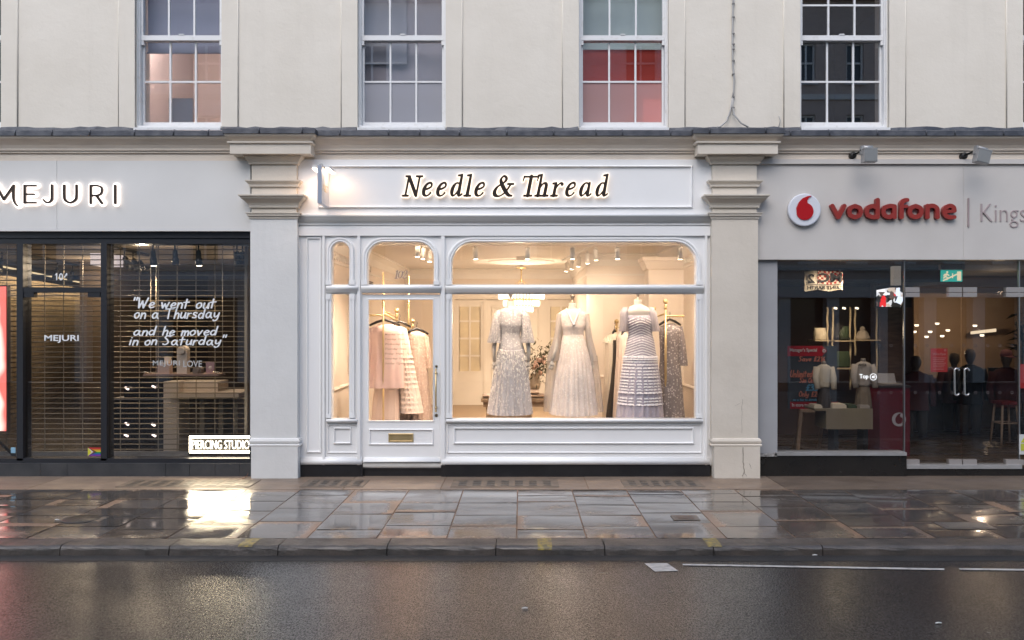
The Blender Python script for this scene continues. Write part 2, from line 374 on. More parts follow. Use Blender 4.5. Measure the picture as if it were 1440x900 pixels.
def slabmat(name, c, c2, r0, r1, bump=.12, wet0=.42, wet1=.62):
    m, n, o = newmat(name); p = N(n, 'ShaderNodeBsdfPrincipled'); n.links.new(p.outputs[0], o.inputs[0])
    g = N(n, 'ShaderNodeNewGeometry').outputs['Position']
    at = N(n, 'ShaderNodeAttribute'); at.attribute_name = 'tone'
    f = ramp(n, noise(n, g, 4, 7), [(.3, 0.), (.7, 1.)])
    fine = ramp(n, noise(n, g, 70, 4), [(.3, .75), (.7, 1.1)])
    base = mixc(n, f, c, c2); base = mixc(n, 1., base, fine, 'MULTIPLY'); base = mixc(n, 1., base, at.outputs['Color'], 'MULTIPLY')
    n.links.new(base, p.inputs['Base Color'])
    wt = ramp(n, noise(n, scaled(n, g, (.8, 1.6, 1)), 1.5, 6, .6), [(wet0, 0.), (wet1, 1.)])
    ad = N(n, 'ShaderNodeAttribute'); ad.attribute_name = 'dry'
    dn = N(n, 'ShaderNodeMath', operation='MULTIPLY_ADD'); n.links.new(noise(n, g, 14, 5, .7), dn.inputs[0]); dn.inputs[1].default_value = .9; dn.inputs[2].default_value = -.45
    ds = N(n, 'ShaderNodeMath', operation='ADD'); n.links.new(ad.outputs['Fac'], ds.inputs[0]); n.links.new(dn.outputs[0], ds.inputs[1])
    dr = ramp(n, ds.outputs[0], [(.22, 0.), (.6, 1.)])
    if r0 < .2:
        n.links.new(mixc(n, dr, base, mixc(n, 1., base, (1.9, 1.45, 1.15), 'MULTIPLY')), p.inputs['Base Color'])
        mx = N(n, 'ShaderNodeMath', operation='MAXIMUM'); n.links.new(wt, mx.inputs[0]); n.links.new(dr, mx.inputs[1]); wt = mx.outputs[0]
    mr = N(n, 'ShaderNodeMapRange'); n.links.new(wt, mr.inputs[0]); mr.inputs[3].default_value = r0; mr.inputs[4].default_value = r1; n.links.new(mr.outputs[0], p.inputs['Roughness'])
    p.inputs['Specular IOR Level'].default_value = .6; p.inputs['Coat Weight'].default_value = .6 if r0 < .2 else .15; n.links.new(mr.outputs[0], p.inputs['Coat Roughness'])
    b = N(n, 'ShaderNodeBump'); b.inputs['Distance'].default_value = .003
    bsx = N(n, 'ShaderNodeMapRange'); n.links.new(wt, bsx.inputs[0]); bsx.inputs[3].default_value = .01; bsx.inputs[4].default_value = bump * 3; n.links.new(bsx.outputs[0], b.inputs['Strength'])
    hh = N(n, 'ShaderNodeMath', operation='ADD'); n.links.new(noise(n, g, 9, 3), hh.inputs[0]); n.links.new(noise(n, g, 120 if r0 < .2 else 38, 4, .7), hh.inputs[1])
    n.links.new(hh.outputs[0], b.inputs['Height']); n.links.new(b.outputs[0], p.inputs['Normal']); MATS[name] = m; return m
tarmac = asphalt()
slab = slabmat('wet_yorkstone', (.15, .122, .10), (.085, .078, .072), .085, .42, .14, .48, .76)
strip = slabmat('damp_concrete', (.27, .205, .155), (.19, .145, .115), .30, .55, .3, .3, .6)
kerbm = slabmat('kerb_granite', (.105, .084, .07), (.035, .031, .028), .3, .55, 1.2, .3, .6)
def tones(o, per):       # one stone tone per face group
    me = o.data; at = me.attributes.new('tone', 'FLOAT_COLOR', 'FACE')
    at.data.foreach_set('color', [c for i in range(len(me.polygons)) for c in (*per[min(i // 6, len(per) - 1)], 1)])
mb = MB(); mb.add([(-250, -250, -.16), (250, -250, -.16), (250, 250, -.16), (-250, 250, -.16)], [(0, 1, 2, 3)]); struct('ground', mb, pm('earth', (.05, .048, .045), .8, c2=(.07, .065, .06)))
mb = MB(); mb.box(-60, 60, -13.2, -3.04, -.155, -.078); struct('road', mb, tarmac)
KF, KB = -3.07, -2.81
mb = MB(); mb.box(-60, 60, KB + .02, 12, -.15, -.006); struct('pavement', mb, pm('mortar', (.24, .15, .10), .6, c2=(.08, .055, .042), ns=3))
mb = MB(); per = []; dry = []
k0 = -15
for k in range(k0, 16):
    xa, xb = -.04 + k * .6, -.04 + (k + 1) * .6
    y = KB - .003; yend = -.70
    while y < yend - .02:
        ln = rnd.choice([.3, .42, .5, .55, .62, .45]); y2 = y + ln
        if yend - y2 < .22: y2 = yend
        z = [rnd.uniform(-.003, .003) for _ in range(4)]; gp = .0065
        gy_ = .0095; A0, A1, B0, B1 = xa + gp, xb - gp, y + gy_, y2 - gy_; NX, NY = 6, 5
        mb.box(A0, A1, B0, B1, -.05, -.004); dry += [0.] * 8; fcnt = 6
        ed = [rnd.random() ** 2 * 1.1 if rnd.random() < .34 else 0 for _ in range(4)]; vs_ = []
        for jj in range(NY + 1):
            for ii in range(NX + 1):
                u_, v_ = ii / NX, jj / NY
                u_ = .5 + .5 * math.copysign(abs(2 * u_ - 1) ** .6, u_ - .5); v_ = .5 + .5 * math.copysign(abs(2 * v_ - 1) ** .6, v_ - .5)
                zz = (z[0] * (1 - u_) + z[1] * u_) * (1 - v_) + (z[2] * (1 - u_) + z[3] * u_) * v_ + rnd.uniform(-.0001, .0001)
                brd = min(u_, 1 - u_, v_, 1 - v_) < .01
                vs_.append((A0 + (A1 - A0) * u_, B0 + (B1 - B0) * v_, zz - (.0012 if brd else 0)))
                dry.append(min(1., max(ed[0] * max(0, 1 - u_ / .3), ed[1] * max(0, 1 - (1 - u_) / .3), ed[2] * max(0, 1 - v_ / .35), ed[3] * max(0, 1 - (1 - v_) / .35)) + (.15 if brd else 0)))
        mb.add(vs_, [(q + p_ * (NX + 1), q + 1 + p_ * (NX + 1), q + 1 + (p_ + 1) * (NX + 1), q + (p_ + 1) * (NX + 1)) for p_ in range(NY) for q in range(NX)], 0, True)
        t = rnd.uniform(.72, 1.22); wmt = rnd.uniform(-.06, .08); per += [(t * (1 + wmt), t, t * (1 - wmt))] * 36
        y = y2
pv = struct('paving', mb, slab)
at = pv.data.attributes.new('tone', 'FLOAT_COLOR', 'FACE'); at.data.foreach_set('color', [c for p_ in per for c in (*p_, 1)])
at = pv.data.attributes.new('dry', 'FLOAT', 'POINT'); at.data.foreach_set('value', dry)
mb = MB(); per = []
for xa, xb in ((-9.2, -7.1), (-7.1, -5.5), (-5.5, -3.3), (-3.3, -1.98), (-1.98, -.9), (-.9, .75), (.75, 2.95), (2.95, 4.1), (4.1, 6.2), (6.2, 9.2)):
    mb.box(xa + .004, xb - .004, -.692, .14, -.05, rnd.uniform(-.001, .002)); t = rnd.uniform(.85, 1.15)
    per.append((t * .62, t * .6, t * .58) if xa > 2.9 else (t, t * .97, t * .93))
tones(struct('pavement_strip', mb, strip), per)
# kerb stones
mb = MB(); per = []; x = -9.4
for i in range(14):
    ln = rnd.choice([.82, .9, .95, 1.2, 1.5, 2.1]) if x < -4 or x > 1.9 else .9
    prof = [(KB - .004, -.15), (KB - .004, 0)] + [(KF + .035 * (1 - math.sin(t)), -.035 * (1 - math.cos(t))) for t in (0.1, .4, .8, 1.2, 1.5)] + [(KF - .012, -.15)]
    rings = []
    ns = 14
    for j in range(ns + 1):
        xx = x + .004 + (ln - .008) * j / ns; wob = [rnd.uniform(-.004, .004) for _ in prof]
        rings.append([(xx, a + q, c + q * (1 if c > -.1 else 0)) for (a, c), q in zip(prof, wob)])
    mb.rings(rings, 0, True, True, False)
    x += ln
ke = struct('kerb', mb, kerbm)
at = ke.data.attributes.new('tone', 'FLOAT_COLOR', 'FACE'); at.data.foreach_set('color', [1.0] * (4 * len(ke.data.polygons)))
mb = MB(); mb.box(-60, 60, KF - .16, KF - .005, -.09, -.0755); struct('road', mb, pm('gutter_grey', (.022, .021, .021), .5, c2=(.04, .037, .034), bump=.3, bs=80))
# painted marks
yel = pm('worn_yellow_paint', (.36, .27, .05), .5, c2=(.11, .09, .065), ns=22, nstr=(.3, .62), bump=.2, bs=80)
wht = pm('road_paint', (.46, .44, .41), .5, c2=(.22, .21, .2), ns=18, nstr=(.45, .75), bump=.2, bs=90)
mb = MB()
for px in (766, 348, 1003):
    x0, x1 = X(px - 10, -3), X(px + 10, -3)
    pr = [(KB - .02, .0036)] + [(KF + .035 * (1 - math.sin(t)) - .0036 * math.sin(t), -.035 * (1 - math.cos(t)) + .0036 * math.cos(t)) for t in (.1, .4, .8, 1.2, 1.5)]
    pr = [(a - .002, b + .002) for a, b in pr][:6 if px == 766 else 4]
    mb.rings([[(x, a, b) for a, b in pr] for x in (x0, x1)], 0, False, False, False)
struct('kerb_marking', mb, yel)
mb = MB()
def rq(p):
    y = YG(p[1], -.078); return (X(p[0], y), y, -.0735)
for q in ([(906, 793), (938, 792.6), (954, 803.5), (921, 804.5)], [(960, 793.5), (1328, 800), (1328, 802.4), (960, 795.6)], [(1348, 799.7), (1470, 801), (1470, 803.5), (1350, 802)]):
    mb.add([rq(p) for p in q], [(0, 1, 2, 3)])
struct('road_marking', mb, wht)
# cellar lights in the strip: cast-iron grids with glass lenses
for gi, (xa, xb, cnt, lab) in enumerate(((640, 780, 7, 'grid of dark glass pavement lights below the shop window sill'), (884, 985, 6, 'grid of dark glass pavement lights beside the cream pilaster foot'), (170, 345, 9, 'grid of dark glass pavement lights below the lit sign'), (428, 505, 5, 'worn grid of dark pavement lights before the narrow arched window'))):
    y0, y1 = YG(684.5), YG(675.5); x0, x1 = X(xa, y0), X(xb, y0)
    t = thing('pavement_light', lab, 'pavement light', ((x0 + x1) / 2, (y0 + y1) / 2, 0), 'pavement lights along the shopfronts')
    m_ = MB(); m_.box(x0 - .05, x1 + .05, y0 - .03, y1 + .03, .0, .006); build('frame', m_, pm('iron_frame', (.17, .132, .10), .5, c2=(.11, .088, .07), ns=10, bump=.3, bs=80), t)
    st = (x1 - x0) / cnt; ya = y0 + (y1 - y0) * .08; yb = y0 + (y1 - y0) * .92
    for i in range(cnt):
        m_ = MB(); xa_, xb_ = x0 + st * (i + .18), x0 + st * (i + .78); m_.box(xa_, xb_, ya, yb, .004, .0072)
        for j in range(3): m_.box(xa_ + .004, xb_ - .004, ya + (yb - ya) * (j + .05) / 3, ya + (yb - ya) * (j + .8) / 3, .0071, .0095, 1)
        build('glass_lens', m_, [pm('lens_grey', (.14, .11, .085), .5), pm('dark_lens', (.05, .045, .04), .4, c2=(.11, .09, .07), ns=9)], t)
def cover(px0, px1, py0, py1, lab, round_=False, c=(.05, .047, .045)):
    y0, y1 = YG(py1), YG(py0); x0, x1 = X(px0, (y0 + y1) / 2), X(px1, (y0 + y1) / 2)
    t = thing('access_cover', lab, 'access cover', ((x0 + x1) / 2, (y0 + y1) / 2, 0), 'access covers in the paving')
    m_ = MB(); m_.box(x0, x1, y0, y1, .002, .005); build('surround', m_, pm('cover_surround', (.16, .13, .11), .35, c2=(.1, .09, .08), bump=.2), t)
    m_ = MB()
    if round_: m_.lathe((x0 + x1) / 2, (y0 + y1) / 2, [(.0001, .0085), (.16, .0085), (.17, .003)], 24)
    else: m_.box(x0 + .05, x1 - .05, y0 + .03, y1 - .03, .004, .008)
    build('lid', m_, pm('cast_iron' + str(c[0]), c, .3, metal=.4, bump=.5, bs=60), t)
cover(84, 146, 727, 734, 'round iron stopcock cover set in the paving before the dark framed door', True)
cover(1322, 1392, 735, 744, 'pale rectangular cover plate in the paving before the glass doors', c=(.2, .18, .16))
cover(945, 982, 725, 731.5, 'small brown rectangular cover in the paving before the cream pilaster', c=(.12, .08, .06))
cover(500, 514, 676, 685, 'narrow dark slotted drain cover by the white door step')
# dropped litter: small scraps
for i, (px, py, z, lab) in enumerate(((80, 732, 0, 'scrap of pale paper on the wet paving by the round cover'), (840, 780, -.078, 'white cigarette end by the dark kerb gap'), (1146, 782, -.078, 'white cigarette end in the gutter before the grey post'), (1320, 878, -.078, 'pale scrap on the wet road by the broken white line'), (738, 857, -.078, 'tiny pale scrap on the warm lit road'))):
    y = YG(py, z); x = X(px, y); m_ = MB()
    m_.tube([(x - .02, y, z + .008), (x, y + .006, z + .009), (x + .02, y + .004, z + .008)], [.004, .005, .004], 6)
    solo('cigarette_end' if 'cigarette' in lab else 'paper_scrap', m_, pm('paper_white', (.7, .69, .67), .7), lab, 'litter', (x, y, z), 'scraps of litter on the ground')['kind'] = 'thing'
m_ = MB(); x, y = X(347, -.05), -.06
m_.add([(x - .06, y, .004), (x - .02, y - .03, .01), (x + .015, y, .05), (x + .02, y + .005, .075), (x, y + .01, .03), (x - .03, y + .012, .012)], [(0, 1, 2, 4, 5), (2, 3, 4)])
m_.tube([(x - .06, y, .004), (x - .08, y - .01, .004)], .002, 5)
solo('dead_leaf', m_, pm('leaf_brown', (.25, .1, .06), .6), 'curled brown leaf lying at the foot of the pale pilaster', 'leaf', (x, y, 0))

# ------------------------------------------------------------------ upper storey
WY = .10
bld = thing('terrace_building', 'cream rendered upper storey with sash windows above the three shops', 'building', (0, .3, 3.7))
ZT = Z(-150, WY); ZB = Z(195, WY)
wins = [(-122, 2), (190, 312), (503, 627), (814, 940), (1125, 1250), (1438, 1562)]
ZH = Z(-72, WY); ZS = Z(184, WY)
outer = [(-9.3, ZB), (9.3, ZB), (9.3, ZT), (-9.3, ZT)]
holes = [[(X(a, WY), ZS), (X(a, WY), ZH), (X(b, WY), ZH), (X(b, WY), ZS)] for a, b in wins]
mb = MB().plate([outer] + holes, WY, .5); build('wall', mb, cream, bld)
# raised window surrounds with a bead at the outer edge
for a, b in wins:
    xa, xb = X(a, WY), X(b, WY); m_ = MB()
    for sx, xx in ((-1, xa), (1, xb)):
        x1 = xx + sx * .19; m_.box(xx, x1, WY - .012, WY + .01, Z(181, WY), ZH)
        m_.tube([(x1 + sx * .006, WY - .006, Z(181, WY)), (x1 + sx * .006, WY - .006, ZH)], .008, 10)
    build('window_surround', m_, cream, bld)
# lead flashing
PIL = [(352, 418), (1001, 1066)]
def breakpath(y0, yb, marg):
    p = [(-9.3, y0)]
    for a, b in PIL:
        xa, xb = X(a) - marg, X(b) + marg
        p += [(xa, y0), (xa, yb), (xb, yb), (xb, y0)]
    return p + [(9.3, y0)]
zc = lambda py: Z(py, -.02)
cp = breakpath(.10, -.02, .075)
prof = [(0, zc(213.5)), (.03, zc(213.5)), (.042, zc(213)), (.042, zc(210.5)), (.062, zc(210)), (.066, zc(207)), (.085, zc(203)), (.12, zc(199)), (.15, zc(196.5)), (.168, zc(194.5)), (.172, zc(192.5)), (.172, zc(191)), (0, zc(191))]
mb = MB().sweep(cp, prof, False)
for xa, xb in ((-9.3, X(352) + .02), (X(418) - .02, X(1001) + .02), (X(1066) - .02, 9.3)): mb.box(xa, xb, .082, .45, zc(224), zc(213.6))
build('cornice', mb, cornm, bld)
mb = MB().sweep(cp, [(-.02, zc(190.8)), (.18, zc(190.8)), (.183, zc(192.4)), (.187, zc(192.4)), (.186, zc(185.5)), (.17, zc(184.2)), (-.02, zc(182))], False)
# seams and dressed lumps
for i in range(38):
    xx = -9 + i * .49 + rnd.uniform(-.1, .1)
    yb = -.02 if any(X(a) - .2 < xx < X(b) + .2 for a, b in PIL) else .10
    mb.tube([(xx, yb - .187, zc(192)), (xx, yb - .19, zc(186)), (xx, yb - .16, zc(184)), (xx, yb - .03, zc(182.4))], .009, 6)
seg = [-9.3] + [v for a, b in wins for v in (X(a, WY) - .01, X(b, WY) + .01)] + [9.3]
for xa, xb in zip(seg[0::2], seg[1::2]):
    if xb - xa < .05: continue
    n_ = max(2, int((xb - xa) / .1)); rr = []
    for j in range(n_ + 1):
        xx = xa + (xb - xa) * j / n_; h = rnd.uniform(-.012, .012)
        rr.append([(xx, WY - .03, zc(190)), (xx, WY - .045 + rnd.uniform(-.004, .004), zc(184)), (xx, WY - .034 + rnd.uniform(-.004, .004), zc(176.5) + h), (xx, WY + .005, zc(176) + h), (xx, WY + .01, zc(190))])
    mb.rings(rr, 0, True, True, False)
build('lead_flashing', mb, lead, bld)

# sash windows
FY = WY + .10
def glaze(mb, xs, zs, y, w_=.011):
    for x in xs: mb.box(x - w_, x + w_, y - .016, y + .016, zs[0], zs[1])
def sash_window(a, b, lower_top=57, lower_bot=173, upper_shift=0, glass_u=glup, glass_l=(glup, glup), worn=False):
    xa, xb = X(a, WY), X(b, WY); xm = (xa + xb) / 2
    zs = Z(184.5, WY); fr = MB()
    jw = .032
    for s_, xx in ((1, xa), (-1, xb)):
        fr.box(xx, xx + s_ * jw, FY - .035, FY + .10, zs, ZH); fr.box(xx + s_ * .0, xx + s_ * .018, FY - .05, FY - .036, zs, ZH)
    fr.box(xa, xb, FY - .035, FY + .10, ZH - .06, ZH)
    f = build('window', fr, whitewin, bld)
    m_ = MB(); m_.box(xa + .002, xb - .002, WY - .05, FY + .10, Z(184, WY), Z(180.5, WY)); m_.box(xa + .02, xb - .02, WY + .02, FY + .09, Z(180.6, WY), Z(176, WY))
    build('sill', m_, whitewin, f)
    i0, i1 = xa + .034, xb - .034
    zmeet = Z(55, FY)
    # lower sash, inner track
    ly = FY + .048
    lo = MB(); zt, zb = Z(52, ly), Z(180, ly)
    lo.box(i0, i1, ly - .02, ly + .02, zb, Z(172.5, ly)); lo.box(i0, i1, ly - .02, ly + .02, Z(59.5, ly), zt)
    lo.box(i0, i0 + .024, ly - .02, ly + .02, Z(172.5, ly), Z(59.5, ly)); lo.box(i1 - .024, i1, ly - .02, ly + .02, Z(172.5, ly), Z(59.5, ly))
    g0, g1 = i0 + .024, i1 - .024; wd = (g1 - g0) / 3
    for k in (1, 2): lo.box(g0 + wd * k - .011, g0 + wd * k + .011, ly - .014, ly + .014, Z(172.5, ly), Z(59.5, ly))
    zmid = Z(115.5, ly); lo.box(g0, g1, ly - .0145, ly + .0135, zmid - .011, zmid + .011)
    s1 = build('sash', lo, whitewin, f)
    for gm, z0, z1 in ((glass_l[0], Z(173, ly), zmid), (glass_l[1], zmid, Z(59, ly))):
        m_ = MB(); m_.box(g0 - .005, g1 + .005, ly - .002, ly + .002, z0, z1); build('pane', m_, gm, s1)
    # upper sash, outer track
    uy = FY + .005
    up = MB(); zb, zt = Z(57.5, uy), ZH - .06
    up.box(i0 - .002, i1 + .002, uy - .022, uy + .02, zb, Z(50.5, uy)); up.box(i0 - .002, i0 + .024, uy - .02, uy + .02, Z(50.5, uy), zt); up.box(i1 - .024, i1 + .002, uy - .02, uy + .02, Z(50.5, uy), zt)
    for k in (1, 2): up.box(g0 + wd * k - .011, g0 + wd * k + .011, uy - .014, uy + .014, Z(50.5, uy), zt)
    zh = Z(-7 + upper_shift, uy); up.box(g0, g1, uy - .0145, uy + .0135, zh - .011, zh + .011)
    for s_, xx in ((1, i0), (-1, i1)):      # sash horns
        up.box(xx - .008 * s_, xx + .028 * s_, uy - .018, uy + .018, zb - .055, zb)
    up.box(xm - .03, xm + .03, uy - .03, uy - .0, Z(50, uy), Z(48.6, uy))
    s2 = build('sash', up, whitewin, f)
    m_ = MB(); m_.box(g0 - .005, g1 + .005, uy - .002, uy + .002, Z(50.6, uy), zt); build('pane', m_, glass_u, s2)
    return f
for i, (a, b) in enumerate(wins):
    GU = glsky if i in (2, 4) else glup
    sash_window(a, b, glass_u=GU, upper_shift=15 if i == 4 else 0, glass_l=((frosted, GU) if i == 2 else (frostpink, glup) if i == 3 else (GU, GU)))
# rooms behind the windows
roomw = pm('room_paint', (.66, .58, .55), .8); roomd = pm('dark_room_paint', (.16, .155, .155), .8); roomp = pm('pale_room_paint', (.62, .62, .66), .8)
for i, (a, b) in enumerate(wins):
    xa, xb = X((a + b) / 2) - 1.28, X((a + b) / 2) + 1.28; z0, z1 = Z(188), Z(-10 if i == 1 else -72) + .0
    y0, y1 = .505, 3.6
    m_ = MB(); zt_ = Z(63, 3.5) if i == 1 else Z(-75)
    m_.box(xa, xb, y1, y1 + .05, z0, zt_); m_.box(xa, xa + .05, y0, y1, z0, zt_); m_.box(xb - .05, xb, y0, y1, z0, zt_)
    m_.box(xa, xb, y0, y1 + .05, z0 - .06, z0); m_.box(xa, xb, y0, y1 + .05, zt_, zt_ + .05)
    if i == 1: m_.box(xa, xb, y0, y0 + .05, zt_, ZH)
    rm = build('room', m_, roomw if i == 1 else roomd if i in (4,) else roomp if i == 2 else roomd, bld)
    if i == 1: room1 = (xa, xb, z0, zt_)
# lit office behind the window over the jeweller
xa, xb, z0, zt_ = room1
t = thing('downlight', 'small lit downlight in the office ceiling behind the window', 'downlight', (X(245, 1.6), 1.6, zt_))
m_ = MB(); m_.lathe(X(245, 1.6), 1.6, [(.0001, zt_ - .012), (.045, zt_ - .012), (.05, zt_)], 16); build('lens', m_, emit('warm_lens', (1, .72, .5), 14), t)
m_ = MB(); m_.lathe(X(245, 1.6), 1.6, [(.05, zt_ - .004), (.075, zt_ - .008), (.08, zt_)], 16); build('rim', m_, white, t)
lamp('POINT', (X(245, 1.6), 1.6, zt_ - .25), 24, (1, .80, .72), t, .12)
mon = thing('monitor', 'back of a grey computer monitor on the office window ledge', 'monitor', (X(253, .7), .75, z0))
m_ = MB(); m_.box(X(236.5, .7), X(270, .7), .72, .755, Z(172, .7), Z(137.5, .7)); build('screen_back', m_, pm('monitor_grey', (.30, .30, .34), .5), mon)
m_ = MB(); m_.box(X(250, .7), X(257, .7), .76, .80, z0 + .02, Z(150, .7)); m_.box(X(243, .7), X(264, .7), .7, .9, z0, z0 + .02); build('stand', m_, pm('monitor_grey', (.30, .30, .34), .5), mon)
pl = thing('pot_plant', 'spiky leaved pot plant beside the office monitor', 'plant', (X(282, .85), .85, z0))
m_ = MB(); m_.lathe(X(282, .85), .85, [(.05, z0), (.07, z0 + .12), (.06, z0 + .12)], 14); build('pot', m_, white, pl)
m_ = MB()
for k in range(16):
    an = rnd.uniform(0, 6.28); l_ = rnd.uniform(.12, .22); up = rnd.uniform(.05, .2); c = Vector((X(282, .85), .85, z0 + .12))
    p = [c, c + Vector((math.cos(an) * l_ * .5, math.sin(an) * l_ * .5, up)), c + Vector((math.cos(an) * l_, math.sin(an) * l_, up * .8))]
    m_.tube(p, [.006, .011, .001], 4, flat=.3)
build('leaves', m_, pm('dusty_leaf', (.13, .13, .14), .6), pl)
# blinds
bl = thing('roller_blind', 'red roller blind with crumpled grey lining behind the window over the shop sign', 'blind', (X(877), .46, Z(115)))
def cloth(x0, x1, z0, z1, y, amp, seed):
    q = MB(); r_ = random.Random(seed); nx, nz = 16, 14; ph = [r_.uniform(0, 6) for _ in range(6)]
    q.rings([[(x0 + (x1 - x0) * i / nx, y + amp * (math.sin(i * .9 + j * .5 + ph[0]) + .6 * math.sin(i * .4 - j * 1.1 + ph[1]) + .5 * math.sin(j * 1.7 + ph[2])), z0 + (z1 - z0) * j / nz) for i in range(nx + 1)] for j in range(nz + 1)], 0, False, False, True)
    return q
q = cloth(X(812), X(942), Z(68, .45), Z(-70), .47, .006, 3); q.box(X(812), X(942), .455, .475, Z(69.5, .45), Z(67, .45)); build('lining', q, pm('blind_grey', (.60, .66, .61), .8), bl)
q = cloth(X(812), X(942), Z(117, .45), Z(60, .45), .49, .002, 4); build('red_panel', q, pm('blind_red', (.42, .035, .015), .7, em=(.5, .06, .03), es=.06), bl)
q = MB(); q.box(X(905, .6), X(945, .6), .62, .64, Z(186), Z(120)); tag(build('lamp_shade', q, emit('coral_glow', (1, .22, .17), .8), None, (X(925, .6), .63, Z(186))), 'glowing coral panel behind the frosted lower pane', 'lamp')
bl = thing('roller_blind', 'pale roller blind hanging behind the second sash window from the office', 'blind', (X(565), .9, Z(60)))
q = cloth(X(512, .4), X(572, .4), Z(88, .4), Z(-60, .4), .4, .003, 5); build('blind_cloth', q, pm('blind_pale', (.72, .74, .78), .8), bl)
q = cloth(X(500, .5), X(632, .5), Z(185, .46), Z(-60, .46), .46, .025, 6); build('pale_backing', q, pm('backing_pale', (.80, .76, .78), .8), bl)  # added pale cloth, lightens the window in place of a sky-lit reflection
q = MB(); q.box(X(512, .4), X(572, .4), .39, .41, Z(90, .4), Z(87.5, .4)); build('bottom_bar', q, white, bl)

bl = thing('roller_blind', 'mauve roller blind half drawn over the lit office window', 'blind', (X(251), .5, Z(74)))
q = cloth(X(186), X(316), Z(74, .42), Z(-70), .42, .003, 8); build('blind_cloth', q, pm('blind_mauve', (.46, .44, .52), .8), bl)
q = MB(); q.box(X(186, .5), X(316, .5), .41, .43, Z(75.5, .42), Z(73.5, .42)); build('bottom_bar', q, pm('blind_mauve', (.30, .29, .34), .8), bl)
# cables clipped to the wall
cb = thing('wall_cable', 'grey cable clipped down the cream wall above the cream pilaster and split in two', 'cable', (X(1030), .06, Z(140)))
pts = [(1032, -150), (1031, -40), (1030, 20), (1029.5, 60), (1030, 92), (1032, 112), (1031, 130), (1029.5, 138)]
m_ = MB(); m_.tube([(X(a, WY), WY - .018, Z(b, WY)) for a, b in pts], .011, 8)
m_.tube([(X(a, WY), WY - .02 - d, Z(b, WY)) for a, b, d in ((1030, 136, 0), (1026, 158, .0), (1020, 172, .02), (1011, 180, .05), (1006, 181, .06))], .009, 8)
m_.tube([(X(a, WY), WY - .02 - d, Z(b, WY)) for a, b, d in ((1030, 136, 0), (1029.5, 150, .0), (1031, 162, .02), (1040, 175, .05), (1050, 181, .06))], .011, 8)
m_.tube([(X(1095, WY), WY - .01, Z(163, WY)), (X(1097, WY), WY - .015, Z(170, WY)), (X(1094, WY), WY - .03, Z(179, WY))], .005, 6)
build('cable_run', m_, pm('cable_grey', (.40, .385, .37), .6), cb)
m_ = MB()
for py in (6, 25, 48, 63, 70, 86, 105, 137, 152): m_.box(X(1029, WY), X(1032.4, WY), WY - .034, WY, Z(py + .8, WY), Z(py - .8, WY))
build('clip', m_, pm('clip_dark', (.22, .21, .2), .6), cb)
# scuffs on the render
# ------------------------------------------------------------------ pilasters
def pilaster(a, b, shaftmat, lab):
    xa, xb = X(a), X(b); t = thing('pilaster', lab, 'pilaster', ((xa + xb) / 2, .1, 0), 'pilasters between the shopfronts')
    BK = .20
    m_ = MB(); m_.box(xa, xb, 0, BK, Z(620), Z(303)); build('shaft', m_, shaftmat, t)
    m_ = MB(); m_.box(xa + .012, xb - .012, .012, BK, Z(304), Z(219)); build('neck', m_, creamlow, t)
    P = [(xa, BK - .02), (xa, 0), (xb, 0), (xb, BK - .02)]
    z = Z
    for nm, pr in (('neck_moulding', [(0, 262.5), (.012, 262.5), (.015, 259.5), (.03, 257.5), (.045, 256), (.05, 254.8), (.05, 253.8), (0, 253.8)]),
                   ('capital_moulding', [(0, 292), (.012, 292), (.016, 289), (.03, 286), (.062, 282.5), (.088, 280), (.094, 278.3), (.108, 277.5), (.112, 276.3), (.112, 275), (0, 275)]),
                   ('astragal', [(0, 307.5), (.012, 307.5), (.014, 304.5), (.032, 303.8), (.034, 301.2), (.045, 300.6), (.046, 299.4), (0, 299.4)])):
        m_ = MB().sweep(P, [(o, z(py)) for o, py in pr]); build(nm, m_, creamlow, t)
    m_ = MB().sweep(P, [(0, z(231)), (.012, z(231)), (.022, z(228)), (.045, z(224.5)), (.065, z(222)), (.068, z(219.5)), (0, z(219.5))]); 
    m_.sweep([(xa - .06, BK), (xa - .06, -.005), (xb + .06, -.005), (xb + .06, BK)], [(0, z(219.4)), (.135, z(219.4)), (.135, z(206)), (.158, z(205)), (.162, z(202.5)), (.0, z(202.5))]); build('capital', m_, creamlow, t)
    m_ = MB().box(xa + .02, xb + .015, -.035, BK, 0, Z(627, -.03))
    Q = [(xa + .025, BK - .02), (xa + .025, -.0), (xb + .0, -.0), (xb + .0, BK - .02)]
    m_.sweep(Q, [(0, z(627.2)), (.036, z(627.2)), (.040, z(625.5)), (.034, z(624.2)), (.018, z(623.4)), (.030, z(622.5)), (.034, z(620)), (.024, z(617.3)), (.008, z(616)), (0, z(616))])
    build('base', m_, shaftmat, t)
    if a > 900:
        r_ = random.Random(2); m_ = MB()
        def fissure(pts, w_):
            P = []
            for (p0, q0), (p1, q1) in zip(pts, pts[1:]):
                for k in range(6): P.append((p0 + (p1 - p0) * k / 6 + r_.uniform(-.5, .5), q0 + (q1 - q0) * k / 6))
            y_ = -.0362 if pts[0][1] > 628 else -.0012
            L = [(X(p, y_) - w_ * r_.uniform(.3, 1), y_, Z(q, y_)) for p, q in P]; Q = [(X(p, y_) + w_ * r_.uniform(.3, 1), y_, Z(q, y_)) for p, q in P]
            m_.rings([L, Q], 0, False, False)
        fissure([(1044, 561), (1043, 590), (1043.5, 613)], .0022); fissure([(1044.5, 629), (1045, 650), (1046.5, 664), (1043, 671)], .006); fissure([(1046, 664), (1051, 671)], .005); fissure([(1054, 652), (1057, 660)], .004)
        fissure([(1033, 571), (1044, 565)], .003)
        build('crack', m_, pm('crack_dark', (.2, .17, .14), .9), t)
    return t
pilaster(352, 418, palepil, 'pilaster painted pale white beside the dark shuttered shop')
pilaster(1001, 1066, creamlow, 'cream pilaster with cracked base beside the red lettered fascia')
